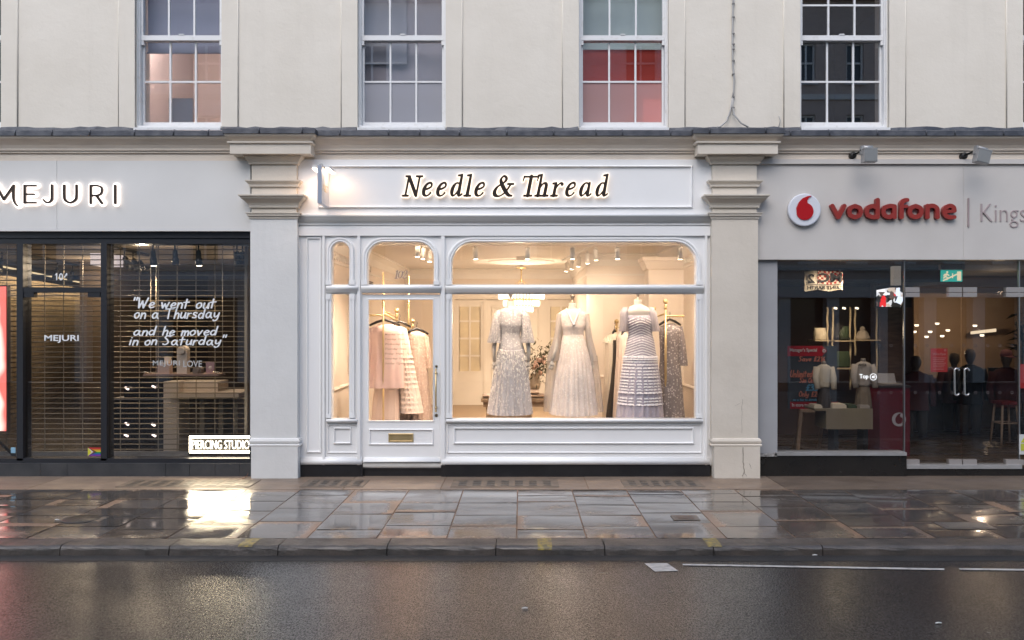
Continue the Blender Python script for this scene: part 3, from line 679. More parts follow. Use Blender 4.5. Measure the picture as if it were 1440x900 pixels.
# ------------------------------------------------------------------ white dress-shop front
def arch(px0, px1, pt, pb, rpx, y, n=12):
    x0, x1, zt, zb = X(px0, y), X(px1, y), Z(pt, y), Z(pb, y); r = rpx * (10 + y) / 1180
    p = [(x0, zb)]
    for k in range(n + 1): a = math.pi - math.pi / 2 * k / n; p.append((x0 + r + r * math.cos(a), zt - r + r * math.sin(a)))
    for k in range(n + 1): a = math.pi / 2 - math.pi / 2 * k / n; p.append((x1 - r + r * math.cos(a), zt - r + r * math.sin(a)))
    p.append((x1, zb)); return p
def rect(px0, px1, pt, pb, y): return [(X(px0, y), Z(pb, y)), (X(px0, y), Z(pt, y)), (X(px1, y), Z(pt, y)), (X(px1, y), Z(pb, y))]
FP = .10
shop = thing('shopfront', 'white timber shopfront with arched fanlights and a panelled door', 'shopfront', (0, .1, 0))
A1 = arch(466.6, 491.4, 340.6, 400, 12.3, FP); A2 = arch(517, 610, 340.6, 400, 23, FP); A3 = arch(635.6, 978.5, 340.6, 400, 30, FP)
L1 = rect(466.6, 491.4, 413.5, 590, FP); DR = rect(508.5, 619, 412, 658, FP); L3 = rect(635.6, 978.5, 413.5, 590, FP)
mb = MB().plate([rect(419, 1002, 315, 654.3, FP), A1, A2, A3, L1, DR, L3], FP, FP + .10); build('frame', mb, white, shop)
# flat margins standing proud and ruled mouldings
def bx(m, a, b, t, u, yf, yb): m.box(X(a, yf), X(b, yf), yf, yb, Z(u, yf), Z(t, yf))
m_ = MB()
for a, b in ((502.3, 506.3), (620.2, 625.4), (453.5, 456.5), (991.5, 994.5)): bx(m_, a, b, 331, 654, FP - .028, FP + .005)
bx(m_, 420, 999, 318, 331.4, FP - .03, FP + .005)
build('post', m_, white, shop)
m_ = MB()
for a, b in ((456.6, 502.2), (506.4, 620.1), (625.5, 991.4)):
    xa, xb = X(a), X(b)
    m_.rings([[(x, y, Z(p)) for y, p in ((FP + .004, 412.2), (FP - .026, 410.8), (FP - .03, 408), (FP - .04, 407), (FP - .05, 404.3), (FP - .046, 402.5), (FP - .02, 400.8), (FP + .004, 400.3))] for x in (xa, xb)], 0, True)
build('transom_rail', m_, white, shop)
def arch_mould(loop, base):
    m_ = MB(); m_.sweep(loop, [(-.001, FP + .004), (-.001, FP - .012), (-.012, FP - .026), (-.028, FP - .02), (-.036, FP - .03), (-.052, FP - .03), (-.058, FP - .012), (-.064, FP + .004)], False, 0, 'xz')
    for p in (loop[0], loop[-1]):
        s_ = -1 if p is loop[0] else 1
        m_.box(p[0] - .0 * s_, p[0] + s_ * .07, FP - .034, FP + .004, base, base + .05)
    build('arch_moulding', m_, white, shop)
for lp in (A1, A2, A3): arch_mould(lp, Z(400))
for a, b, oa, ob in ((456.6, 502.2, 466.6, 491.4), (625.5, 991.4, 635.6, 978.5)):
    m_ = MB()
    for p, s_ in ((oa, -1), (ob, 1)):
        x = X(p, FP); m_.box(x, x + s_ * .03, FP - .022, FP + .004, Z(589), Z(413)); m_.box(x + s_ * .034, x + s_ * .062, FP - .03, FP + .004, Z(588), Z(414))
        m_.box(x + s_ * .012, x + s_ * .068, FP - .034, FP + .004, Z(588.5), Z(583)); m_.box(x + s_ * .012, x + s_ * .068, FP - .034, FP + .004, Z(421), Z(413.5))
    build('window_casing', m_, white, shop)
m_ = MB()
for a, b in ((457.5, 500.5), (626.5, 990)):
    m_.rings([[(x, y, Z(p)) for y, p in ((FP + .004, 596), (FP - .03, 595.2), (FP - .055, 594), (FP - .06, 591.5), (FP - .045, 590.4), (FP + .05, 589.3), (FP + .05, 592))] for x in (X(a), X(b))], 0, True)
build('sill', m_, white, shop)
# panel mouldings below and beside
m_ = MB()
m_.frame(X(428), X(449.5), Z(638.5), Z(332.5), .022, FP - .018, FP + .003)
m_.frame(X(466.5), X(491.8), Z(625.8), Z(602.3), .02, FP - .02, FP + .003)
m_.frame(X(458), X(501), Z(639), Z(597.8), .016, FP - .013, FP + .003)
m_.frame(X(637), X(978), Z(625.8), Z(602.3), .02, FP - .02, FP + .003)
m_.frame(X(628), X(989.5), Z(639), Z(597.8), .016, FP - .013, FP + .003)
build('panel_moulding', m_, white, shop)
m_ = MB()
for a, b in ((420.5, 507), (620.5, 1000.5)):
    m_.rings([[(x, y, Z(p)) for y, p in ((FP + .004, 654.6), (FP - .038, 654.6), (FP - .038, 649.5), (FP - .03, 648), (FP - .014, 646), (FP - .010, 644.6), (FP + .004, 644.4))] for x in (X(a), X(b))], 0, True)
build('skirting', m_, white, shop)
m_ = MB(); m_.box(X(420.5), X(508.4), FP - .025, .3, 0, Z(654.7)); m_.box(X(619.2), X(1000.5), FP - .025, .3, 0, Z(654.7)); m_.box(X(508.4), X(619.2), FP + .02, .3, 0, Z(658.2)); build('plinth', m_, black, shop)
# fascia
m_ = MB(); m_.box(X(417), X(1003), .07, .3, Z(315), Z(224.3, .07)); build('fascia', m_, white, shop)
m_ = MB(); m_.frame(X(447.2, .06), X(974, .06), Z(292.5, .06), Z(232.5, .06), .025, .045, .072); build('fascia_moulding', m_, white, shop)
m_ = MB(); m_.rings([[(x, y, Z(p, .04)) for y, p in ((.075, 313.5), (.062, 313.2), (.058, 311), (.045, 310.5), (.045, 308.6), (.03, 307.8), (.03, 305.6), (.016, 304.8), (.012, 302.4), (.02, 301), (.075, 300.6))] for x in (X(417), X(1003))], 0, True); build('cornice_moulding', m_, white, shop)
# panes
for lp in (A1, A2, A3, L1, L3):
    xs = [p[0] for p in lp]; zs_ = [p[1] for p in lp]
    m_ = MB(); m_.box(min(xs) - .012, max(xs) + .012, FP + .06, FP + .066, min(zs_) - .012, max(zs_) + .012); build('pane', m_, gl, shop)
# door leaf
DY = FP + .012
GLZ = rect(518, 609.3, 421, 592, DY)
m_ = MB().plate([rect(509, 618.6, 414, 651.6, DY), GLZ], DY, DY + .05); door = build('door', m_, white, shop)
m_ = MB(); m_.sweep(rect(508.7, 618.9, 412.2, 658, FP)[0:4], [(-.0005, FP + .09), (-.0005, FP - .004), (-.02, FP - .01), (-.024, FP + .004)], False, 0, 'xz') ; build('door_frame', m_, white, shop)
m_ = MB(); m_.frame(X(517, DY), X(610.3, DY), Z(593, DY), Z(420, DY), .014, DY - .01, DY + .004); m_.frame(X(519, DY), X(609.6, DY), Z(625.6, DY), Z(603, DY), .02, DY - .016, DY + .003); build('panel_moulding', m_, white, door)
m_ = MB(); m_.box(X(517.5, DY), X(609.8, DY), DY + .02, DY + .026, Z(592.4, DY), Z(420.6, DY)); build('pane', m_, gl, door)
m_ = MB(); m_.rings([[(x, y, Z(p)) for y, p in ((DY + .002, 652), (DY - .045, 651.4), (DY - .045, 650), (DY - .012, 645.2), (DY + .002, 645))] for x in (X(509.2), X(618.6))], 0, True); build('weather_bar', m_, white, door)
m_ = MB(); m_.box(X(508.6), X(619), FP - .02, FP + .2, Z(658), Z(653)); build('threshold', m_, pm('threshold_pale', (.62, .61, .58), .5, c2=(.5, .48, .45)), shop)
lt = MB(); lt.frame(X(546.3, DY), X(581.5, DY), Z(621.6, DY), Z(609.3, DY), .022, DY - .014, DY + .002); lb = build('letterbox', lt, brass, door)
m_ = MB(); m_.box(X(548.3, DY), X(579.5, DY), DY - .006, DY + .004, Z(620, DY), Z(611, DY)); build('flap', m_, brass, lb)
hx = X(613.6, DY); m_ = MB(); m_.tube([(hx, DY - .055, Z(578)), (hx, DY - .055, Z(521))], .0105, 12)
for p in (574, 525): m_.tube([(hx, DY - .055, Z(p)), (hx, DY + .002, Z(p))], [.008, .013], 10); m_.ball((hx, DY - .055, Z(p)), .015)
for p in (579, 520): m_.ball((hx, DY - .055, Z(p)), .013)
build('pull_handle', m_, brass, door)
m_ = MB(); m_.tube([(hx, DY + .002, Z(515.8)), (hx, DY - .012, Z(515.8))], [.016, .014], 14); m_.tube([(hx, DY + .002, Z(585.5)), (hx, DY - .008, Z(585.5))], [.02, .018], 16); build('keyhole_plate', m_, pm('aged_brass', (.32, .24, .13), .35, metal=1.), door)

# lettering, upright strokes, sheared afterwards
th, tn = .09, .034
SER = {
 'N': [(0, [(.14, .02, tn), (.14, .98, tn)]), (0, [(0, .02, tn), (.28, .02, tn)]), (0, [(0., .98, tn), (.2, .98, tn)]), (0, [(.16, .95, .07), (.7, .05, .07)]), (0, [(.7, .02, .03), (.72, -.02, .02)]), (0, [(.72, .0, tn), (.72, .98, tn)]), (0, [(.56, .98, tn), (.86, .98, tn)])],
 'e': [(1, [(.08, .32, tn), (.3, .38, tn), (.44, .48, .03), (.42, .62, .04), (.31, .66, tn), (.16, .56, .05), (.075, .34, .075), (.1, .12, .07), (.22, .02, .035), (.36, .05, .02), (.46, .16, tn)])],
 'd': [(1, [(.42, .52, tn), (.36, .64, .02), (.22, .63, .03), (.1, .45, .07), (.07, .22, .078), (.13, .04, .045), (.25, .06, .022), (.4, .26, tn)]), (0, [(.45, 1.03, .05), (.45, .12, .078)]), (1, [(.45, .13, .07), (.47, .04, .05), (.55, .03, .025), (.63, .1, tn)]), (0, [(.28, 1.02, tn), (.47, 1.06, .03)])],
 'l': [(0, [(.16, 1.03, .05), (.16, .05, .078)]), (0, [(0., 1.02, tn), (.18, 1.06, .03)]), (0, [(.0, .02, tn), (.34, .02, tn)])],
 '&': [(1, [(.93, .03, .04), (.78, .1, .07), (.5, .42, .085), (.3, .74, .07), (.31, .9, .035), (.42, .99, tn), (.55, .92, .05), (.57, .8, .055), (.46, .66, .03), (.22, .5, .03), (.08, .3, .07), (.09, .1, .085), (.25, -.0, .04), (.44, .03, .02), (.66, .22, tn), (.86, .58, tn)]), (0, [(.7, .6, tn), (1.0, .6, tn)]), (0, [(.84, .02, tn), (1.02, .02, tn)])],
 'T': [(0, [(.4, .97, .078), (.4, .03, .078)]), (0, [(.02, .96, .026), (.8, .96, .026)]), (0, [(.03, .96, .03), (.0, .74, .012)]), (0, [(.79, .96, .03), (.77, .76, .012)]), (0, [(.2, .02, tn), (.6, .02, tn)])],
 'h': [(0, [(.15, 1.03, .05), (.15, .03, .075)]), (0, [(-.02, 1.02, tn), (.17, 1.06, .03)]), (0, [(.0, .02, tn), (.32, .02, tn)]), (1, [(.17, .4, tn), (.3, .6, .028), (.42, .64, .045), (.5, .54, .07), (.5, .3, .075), (.5, .04, .075)]), (0, [(.38, .02, tn), (.68, .02, tn)])],
 'r': [(0, [(.15, .62, .06), (.15, .03, .075)]), (0, [(.0, .62, tn), (.17, .65, .03)]), (0, [(.0, .02, tn), (.33, .02, tn)]), (1, [(.17, .36, tn), (.3, .57, .025), (.42, .65, .03), (.5, .58, .06)])],
 'a': [(1, [(.44, .52, tn), (.36, .64, .02), (.22, .63, .03), (.1, .45, .07), (.07, .22, .078), (.13, .04, .045), (.25, .06, .022), (.4, .26, tn)]), (0, [(.46, .64, .05), (.45, .12, .075)]), (1, [(.45, .13, .07), (.47, .04, .05), (.55, .03, .025), (.63, .1, tn)])],
 '1': [(0, [(.22, .96, .07), (.22, .03, .07)]), (0, [(.06, .86, tn), (.22, .98, .03)]), (0, [(.05, .02, tn), (.4, .02, tn)])],
 '0': [(1, [(.3, .98, .02), (.12, .8, .06), (.07, .5, .075), (.12, .2, .06), (.3, .02, .02), (.48, .2, .06), (.53, .5, .075), (.48, .8, .06), (.3, .98, .02)])],
 '2': [(1, [(.08, .76, .06), (.16, .93, .03), (.3, .98, .025), (.46, .84, .06), (.42, .6, .06), (.1, .1, .03)]), (0, [(.08, .04, .04), (.52, .04, .04)]), (0, [(.52, .04, .04), (.56, .2, .015)])],
}
bronze = pm('dark_bronze', (.045, .032, .026), .35, metal=.6, c2=(.06, .045, .036), ns=8)
halo = emit('halo_led', (1, .79, .61), 1.0); halow = emit('halo_led_white', (1, .87, .80), 1.25)
def halo_sign(name, lab, letters, zbase, s, y, shear, table, hal, grow, g2=None, cat='sign', sx=1.):
    t = thing(name, lab, cat, ((X(letters[0][1], y) + X(letters[-1][1], y)) / 2, y, zbase))
    for ch, px in letters:
        a = place(outline(table[ch], .02 if table is SER else 0., .018), X(px, y), zbase, s, shear, sx); m_ = MB().plate(a, y - .055, y - .03); f = build('letter', m_, bronze, t)
        b = place(outline(table[ch], grow / s + .016, .018), X(px, y), zbase, s, shear, sx); m_ = MB().plate(b, y - .0285, y - .012); build('glowing_edge', m_, hal, f)
    return t
cap = 28.3 * 10.06 / 1180
halo_sign('shop_sign', 'back-lit dark serif italic shop name on the white fascia', [('N', 567), ('e', 593.2), ('e', 613.0), ('d', 632.8), ('l', 652.8), ('e', 666.4), ('&', 692.8), ('T', 731.5), ('h', 752.2), ('r', 774.3), ('e', 793.6), ('a', 813.2), ('d', 836.1)], Z(276.6, .07), cap, .07, .21, SER, halo, .008, sx=.92)
dig = pm('number_grey', (.36, .28, .23), .6)
m_ = MB(); s_ = 11 * 10.15 / 1180
for ch, px in (('1', 554.5), ('0', 558.8), ('2', 565.4)): m_.plate(place(outline(SER[ch], .012, .03), X(px, .158), Z(391.4, .158), s_, .2), .1575, .1598)
solo('house_number', m_, dig, 'grey italic house number on the fanlight over the white door', 'house number', (X(563, .158), .158, Z(391)))
m_ = MB()
for i, tx in enumerate(('Monday: 10am - 7pm', 'Tuesday: 10am - 7pm', 'Wednesday: 10am - 7pm', 'Thursday: 10am - 7pm', 'Friday: 10am - 7pm', 'Saturday: 10am - 7pm', 'Sunday: 12pm - 6pm')):
    zz = Z(470.5 + i * 6.8, DY + .018); x0 = X(541, DY); m_.text(tx, x0, x0 + .0185 * len(tx), zz - .016, zz + .016, DY + .0165, DY + .019, .004, .2, res=1)
solo('opening_hours', m_, pm('vinyl_bronze', (.30, .21, .15), .6), 'small italic opening hours lettered on the white door glass', 'lettering', (X(560, DY), DY, Z(512)))

# projecting blade sign with two wash lamps
bs = thing('blade_sign', 'white blade sign with two bright lamps over it on the fascia end', 'sign', (-2.33, .05, Z(290)))
bx0 = -2.315; m_ = MB(); m_.box(bx0 - .022, bx0 + .022, -.36, .02, Z(289.5, -.1), Z(239, -.1)); build('board', m_, pm('blade_white', (.72, .70, .68), .45), bs)
m_ = MB(); m_.box(bx0 - .0245, bx0 + .0245, -.37, -.358, Z(290, -.1), Z(238.5, -.1)); m_.box(bx0 - .0245, bx0 + .0245, -.357, .02, Z(290.3, -.1), Z(289.6, -.1)); build('edge_trim', m_, pm('trim_steelblue', (.42, .46, .55), .3, metal=.4), bs)
m_ = MB(); m_.box(bx0 - .012, bx0 + .012, -.34, .07, Z(237.6, -.1), Z(236.2, -.1)); m_.tube([(bx0, -.28, Z(237, -.1)), (bx0, -.28, Z(234, -.1))], .012); m_.tube([(bx0 - .09, -.2, Z(236.6, -.1)), (bx0 + .09, -.2, Z(236.6, -.1))], .009); build('bracket', m_, steel, bs)
for s_ in (-1, 1):
    m_ = MB(); xx = bx0 + s_ * .075; m_.box(xx - .022, xx + .022, -.32, .0, Z(241, -.1), Z(237.5, -.1)); h_ = build('lamp_housing', m_, white, bs)
    m_ = MB(); m_.box(xx - .02, xx + .02, -.315, -.005, Z(242.5, -.1), Z(241.05, -.1)); build('lamp_strip', m_, emit('wash_led', (1, .72, .5), 5), h_)
    lamp('SPOT', (xx, -.16, Z(243.5, -.1)), 2.3 if s_ > 0 else 2.2, (1, .66, .43), h_, .05, (xx + s_ * .12, .02, Z(300)), 150, 1)
m_ = MB()
for r_ in range(1):
    c = bpy.data.curves.new('tmp', 'FONT'); c.body = 'N&T'; c.extrude = .001; c.shear = .2
    ob = bpy.data.objects.new('tmp', c); me = bpy.data.meshes.new_from_object(ob); xs = [v.co.x for v in me.vertices]; ys = [v.co.y for v in me.vertices]
    w0, w1, h0, h1 = min(xs), max(xs), min(ys), max(ys)
    m_.add([(bx0 + .0225 + v.co.z * .8, -.31 + (v.co.x - w0) / (w1 - w0) * .26, Z(272, -.1) + (v.co.y - h0) / (h1 - h0) * .085) for v in me.vertices], [tuple(p.vertices) for p in me.polygons])
    bpy.data.objects.remove(ob)
build('lettering', m_, brass, bs)

# ------------------------------------------------------------------ dress-shop interior
warmwall = pm('warm_wall', (.80, .71, .62), .6, c2=(.77, .68, .59), ns=1.5); warmceil = pm('warm_ceiling', (.80, .75, .68), .7)
XL, XR, CZ, BY = -2.5, 2.36, 3.0, 8.0
room = thing('shop_interior', 'warm cream panelled shop room with French doors behind the dress window', 'shop interior', (0, 4, .1))
m_ = MB(); m_.box(XL - .1, XL, .22, BY, 0, CZ); m_.box(XR, XR + .1, .22, BY, 0, CZ); m_.box(XL - .1, XR + .1, BY, BY + .1, 0, CZ)
m_.box(1.09, XR, 4.0, BY, .1, CZ); m_.box(XL - .1, XR + .1, .2, .24, CZ - .12, CZ); build('wall', m_, warmwall, room)
m_ = MB(); m_.box(XL - .1, XR + .1, .2, BY + .1, CZ, CZ + .1); build('ceiling', m_, warmceil, room)
m_ = MB(); m_.box(XL, XR, .2, BY, 0, .1); build('floor', m_, pm('oak_floor', (.36, .25, .15), .35, c2=(.28, .19, .11), ns=3, stretch=(1, 8, 1)), room)
m_ = MB(); m_.box(XL, XR, .31, 1.32, .1, .5); build('window_platform', m_, warmwall, room)
cpth = [(XL, .26), (XL, BY), (1.09, BY), (1.09, 4.0), (XR, 4.0), (XR, .26)]
m_ = MB(); m_.sweep(cpth, [(0, CZ - .2), (.015, CZ - .2), (.03, CZ - .16), (.05, CZ - .1), (.1, CZ - .04), (.13, CZ - .03), (.13, CZ - .001), (0, CZ - .001)]); m_.sweep(cpth, [(0, CZ - .36), (.02, CZ - .36), (.02, CZ - .33), (0, CZ - .33)])
for k in range(22):     # swag ornaments along the frieze of both side walls
    for xx, s_ in ((XL, 1), (XR, -1)):
        yy = .6 + k * .155
        m_.tube([(xx + s_ * .008, yy + .06 * math.cos(a), CZ - .22 - .09 * math.sin(a)) for a in (0, .6, 1.2, 1.8, 2.5, 3.1)], .008, 5)
build('cornice', m_, warmceil, room)
m_ = MB()
def dado(p): m_.sweep(p, [(0, .93), (.018, .935), (.028, .955), (.018, .975), (0, .98)])
dado([(XL, .26), (XL, BY), (-2.2, BY)]); dado([(1.09, 4.0), (XR, 4.0), (XR, .26)]); m_.sweep(cpth, [(0, .1), (.02, .1), (.02, .24), (.01, .26), (0, .26)])
for y in (.5, 2., 3.5, 5.): m_.rings([[(XL + .012, y + .1 + a, z) for a, z in ((0, 1.1), (0, 2.5), (.03, 2.5), (.03, 1.1))], [(XL, y + .1 + a, z) for a, z in ((0, 1.1), (0, 2.5), (.03, 2.5), (.03, 1.1))]])
build('dado_moulding', m_, warmwall, room)
m_ = MB(); m_.lathe(0, 5.7, [(.63, CZ - .001), (.62, CZ - .012), (.55, CZ - .028), (.4, CZ - .04), (.2, CZ - .055), (.12, CZ - .06), (.1, CZ - .075), (.0001, CZ - .08)], 48)
for k in range(30): a = k * 2 * math.pi / 30; m_.ball((.47 * math.cos(a), 5.7 + .47 * math.sin(a), CZ - .03), .026, 6, 1, 1, .35)
build('ceiling_rose', m_, warmceil, room)
# panelled french doors on the back wall
def fdoor(px0, px1, glazed):
    y = BY - .005; d = build('french_door', MB().plate([[(X(px0, BY), .1), (X(px0, BY), 2.34), (X(px1, BY), 2.34), (X(px1, BY), .1)]] + ([[(X(px0, BY) + (X(px1, BY) - X(px0, BY)) * u0, z0), (X(px0, BY) + (X(px1, BY) - X(px0, BY)) * u0, z1), (X(px0, BY) + (X(px1, BY) - X(px0, BY)) * u1, z1), (X(px0, BY) + (X(px1, BY) - X(px0, BY)) * u1, z0)] for u0, u1 in ((.14, .48), (.54, .88)) for z0, z1 in ((.82, 1.13), (1.17, 1.5), (1.54, 1.87), (1.91, 2.2))] if glazed else []), y - .05, y), warmceil, room)
    if glazed: build('pane', MB().box(X(px0, BY) + .1, X(px1, BY) - .1, y - .025, y - .02, .8, 2.22), pm('lit_curtain_glass', (.80, .70, .50), .25, c2=(.62, .55, .42), ns=2.5), d)
    else: build('panel_moulding', MB().frame(X(px0, BY) + .12, X(px1, BY) - .12, .3, 1.0, .04, y - .075, y - .049).frame(X(px0, BY) + .12, X(px1, BY) - .12, 1.1, 2.2, .04, y - .075, y - .049), warmceil, d)
fdoor(640, 681, True); fdoor(683, 766, False); fdoor(768, 809, True)
m_ = MB()
for px in (638, 682, 767, 811): m_.box(X(px, BY) - .03, X(px, BY) + .03, BY - .08, BY, .1, 2.4)
m_.box(X(637, BY), X(812, BY), BY - .09, BY, 2.36, 2.48); build('architrave', m_, warmceil, room)
# hallway of warm pilaster at the end of the room
m_ = MB(); m_.box(X(912, 2.2), XR, 2.2, 2.6, .1, CZ - .38); m_.sweep([(X(912, 2.2), 2.6), (X(912, 2.2), 2.2), (XR, 2.2)], [(0, CZ - .38), (.03, CZ - .36), (.08, CZ - .26), (.1, CZ - .25), (.1, CZ - .2), (0, CZ - .2)]); build('pier', m_, warmwall, room)
# track and spots
spotw = pm('spot_white', (.80, .77, .72), .5)
def track(name, p0, p1, lab):
    m_ = MB(); d = (Vector(p1) - Vector(p0)); u = d.normalized() * d.length / 2; c = (Vector(p0) + Vector(p1)) / 2
    m_.obox(c, u, Vector((-u.y, u.x, 0)).normalized() * .02, (0, 0, .015)); return solo(name, m_, spotw, lab, 'lighting track', tuple(c))
track('lighting_track', (-1.9, .5, 2.835), (2.0, .5, 2.835), 'white lighting track along the ceiling behind the big fanlight')
track('lighting_track', (1.05, 2.2, CZ - .016), (.75, 5.2, CZ - .016), 'white lighting track running back toward the ceiling rose')
track('lighting_track', (-1.33, .5, 2.876), (-1.2, 2.4, 2.876), 'white lighting track seen through the fanlight over the door')
SPOTN = 0
def spot(x, y, aim, lab, power=0, lit=True, sc_=1., CZ=3.0):
    t = thing('track_spotlight', lab, 'spotlight', (x, y, CZ - .03), 'white track spotlights in the dress shop')
    d = (Vector(aim) - Vector((x, y, CZ - .16))).normalized(); p = Vector((x, y, CZ - .07)); tilt = Vector((d.x * .25, d.y * .25, -1)).normalized()
    m_ = MB(); m_.tube([p, p + tilt * .16 * sc_], .034 * sc_, 14); b_ = build('body', m_, spotw, t)
    m_ = MB(); m_.tube([(x, y, CZ - .03), p], .012, 8); build('stem', m_, spotw, t)
    m_ = MB(); q = p + tilt * (.16 * sc_ - .002); m_.tube([q, q + tilt * .006], .028 * sc_, 12); build('lens', m_, emit('spot_lens', (1, .8, .55), 12 if lit else 1), t)
    if power: lamp('SPOT', q + tilt * .03, power * 1.4, (1, .77, .57), t, .04, aim, 120, 1.)
for i, (px, aim, pw) in enumerate(((668, (-.25, .9, 1.2), 12), (742, (.0, .95, 1.1), 12), (805, (.65, .95, 1.1), 13), (868, (1.4, .85, 1.1), 14), (957, (1.95, 1.9, 1.4), 28))):
    spot(X(px, .5), .5, aim, ('white spotlight by the rounded fanlight corner on the door side', 'white spotlight just beside the rod of the chandelier on the front track', 'white spotlight midway between the chandelier and the far fanlight corner', 'tilted white spotlight overlapping another behind the big fanlight', 'white spotlight hanging alone before the wall pier')[i], pw, True, .9, 2.86)
for i, (y, lit) in enumerate(((2.3, 0), (3.0, 1), (3.7, 0), (4.4, 0), (5.0, 0))):
    spot(1.1 - .1 * (y - 2.2), y, (1.6, 4.0, 1.5) if i < 2 else (-.2, y + .8, .8), ('foremost white spotlight of the receding ceiling track', 'white spotlight with a glaring lens on the receding track', 'third white spotlight along the receding track', 'fourth white spotlight along the receding track', 'hindmost white spotlight of the receding track')[i], 14 if i < 2 else 44, lit)
for i, y in enumerate((.62, 1.0, 1.5)):
    spot(-1.31 + .07 * (y - .6), y, (-1.65, 1.2, 1.2), ('foremost white spotlight behind the door fanlight', 'middle white spotlight behind the door fanlight', 'hindmost white spotlight behind the door fanlight')[i], (26, 26, 44)[i], True, .9, 2.9)
m_ = MB(); m_.lathe(0, 4.6, [(.0001, CZ - .06), (.07, CZ - .06), (.085, CZ - .03), (.085, CZ - .001)], 16); solo('smoke_alarm', m_, spotw, 'small round smoke alarm on the ceiling before the rose', 'smoke alarm', (0, 4.6, CZ))
m_ = MB()
for k in range(3): m_.box(XL + .001, XL + .014, 3.0, 4.1, 2.46 + k * .03, 2.475 + k * .03)
solo('wall_vent', m_, pm('vent_dark', (.05, .04, .035), .6), 'dark slotted air vent high on the wall behind the door fanlight', 'vent', (XL, 3.5, 2.46))
pl_ = thing('pelmet_fill', 'white pelmet with an added fill light along the head of the big fanlight', 'pelmet with fill light', (0, .42, 2.86))
m_ = MB(); m_.box(XL + .05, XR - .05, .36, .37, 2.80, 2.92); m_.box(XL + .05, XR - .05, .37, .46, 2.862, 2.872); build('trough', m_, warmceil, pl_)
la = lamp('AREA', (-.1, .42, 2.885), 26, (1, .77, .57), pl_, 1); la.data.shape = 'RECTANGLE'; la.data.size = 4.4; la.data.size_y = .05; la.rotation_euler = (R(180 - 35), 0, 0)  # unseen upward fill, added to even out the ceiling
# chandelier
ch = thing('chandelier', 'tiered crystal chandelier glowing behind the dress mannequin', 'chandelier', (0, 5.7, CZ - .1), None)
m_ = MB(); m_.tube([(0, 5.7, CZ - .1), (0, 5.7, 2.62)], .012); m_.lathe(0, 5.7, [(.1, CZ - .11), (.09, CZ - .13), (.02, CZ - .14)], 16)
for k in range(6): a = k * math.pi / 3; m_.tube([(0, 5.7, 2.66), (.34 * math.cos(a), 5.7 + .34 * math.sin(a), 2.43)], .005, 5)
for r_, z_ in ((.43, 2.42), (.34, 2.28), (.22, 2.16)): m_.rings([[(r_ * math.cos(a) * q, 5.7 + r_ * math.sin(a) * q, z_ + dz) for q, dz in ((1, .0), (1.01, .02), (.97, .02), (.97, 0))] for a in (k * 2 * math.pi / 32 for k in range(33))], 0, False)
build('frame', m_, brass, ch)
cr = emit('crystal_glow', (1, .84, .60), 1.6)
for r_, z_, n_, l_ in ((.42, 2.41, 44, .12), (.33, 2.27, 36, .11), (.21, 2.15, 24, .10)):
    m_ = MB()
    for k in range(n_): a = k * 2 * math.pi / n_; x_, y_ = r_ * math.cos(a), 5.7 + r_ * math.sin(a); m_.rings([[(x_ + q * math.cos(b), y_ + q * math.sin(b), z_ - dz) for b in (0, 2.1, 4.2)] for q, dz in ((.004, 0), (.022, .02), (.02, l_ * .75), (.002, l_))], 0, True, True, False)
    build('crystal_tier', m_, cr, ch)
lamp('POINT', (0, 5.7, 1.95), 38, (1, .77, .57), ch, .12)
# ------------------------------------------------------------------ dresses and mannequins
def interp(secs, zz):
    for a, b in zip(secs, secs[1:]):
        if (a[0] - zz) * (b[0] - zz) <= 0:
            t = 0 if a[0] == b[0] else (zz - a[0]) / (b[0] - a[0]); return [p + (q - p) * t for p, q in zip(a, b)]
    return list(secs[-1])
def dense(secs, k=5):
    P = [np.array(s, float) for s in secs]; out = []
    for i in range(len(P) - 1):
        p0, p1, p2, p3 = P[max(i - 1, 0)], P[i], P[i + 1], P[min(i + 2, len(P) - 1)]
        for j in range(k):
            t = j / k; q = .5 * ((2 * p1) + (p2 - p0) * t + (2 * p0 - 5 * p1 + 4 * p2 - p3) * t * t + (3 * p1 - p0 - 3 * p2 + p3) * t ** 3)
            q[0] = p1[0] + (p2[0] - p1[0]) * t; out.append(q)
    out.append(P[-1]); return out
def loft(mb, secs, folds=20, n=96, mi=0, seed=1, cap=False, grow=1., k=5, a0=0, a1=2 * math.pi):
    """secs: (z, cx, cy, hw, hd, fold amplitude)"""
    r_ = random.Random(seed); ph = [r_.uniform(0, 6) for _ in range(4)]; closed = a1 - a0 > 6.28
    rr = []
    for z, cx, cy_, hw, hd, am in dense(secs, k):
        row = []
        for i in range(n + (0 if closed else 1)):
            a = a0 + (a1 - a0) * i / n
            f = 1 + am * (math.sin(folds * a + ph[0] + .8 * math.sin(3 * a + ph[1])) * .7 + .3 * math.sin(folds * 1.62 * a + ph[2])) + am * .4 * math.sin(4 * a + ph[3])
            row.append((cx + hw * grow * math.cos(a) * f, cy_ + hd * grow * math.sin(a) * f, z))
        rr.append(row)
    return mb.rings(rr, mi, cap, closed)
def S(y, rows):       # (py, pxL, pxR, half depth, fold)
    return [(Z(p, y), (X(a, y) + X(b, y)) / 2, y, (X(b, y) - X(a, y)) / 2, d, f) for p, a, b, d, f in rows]
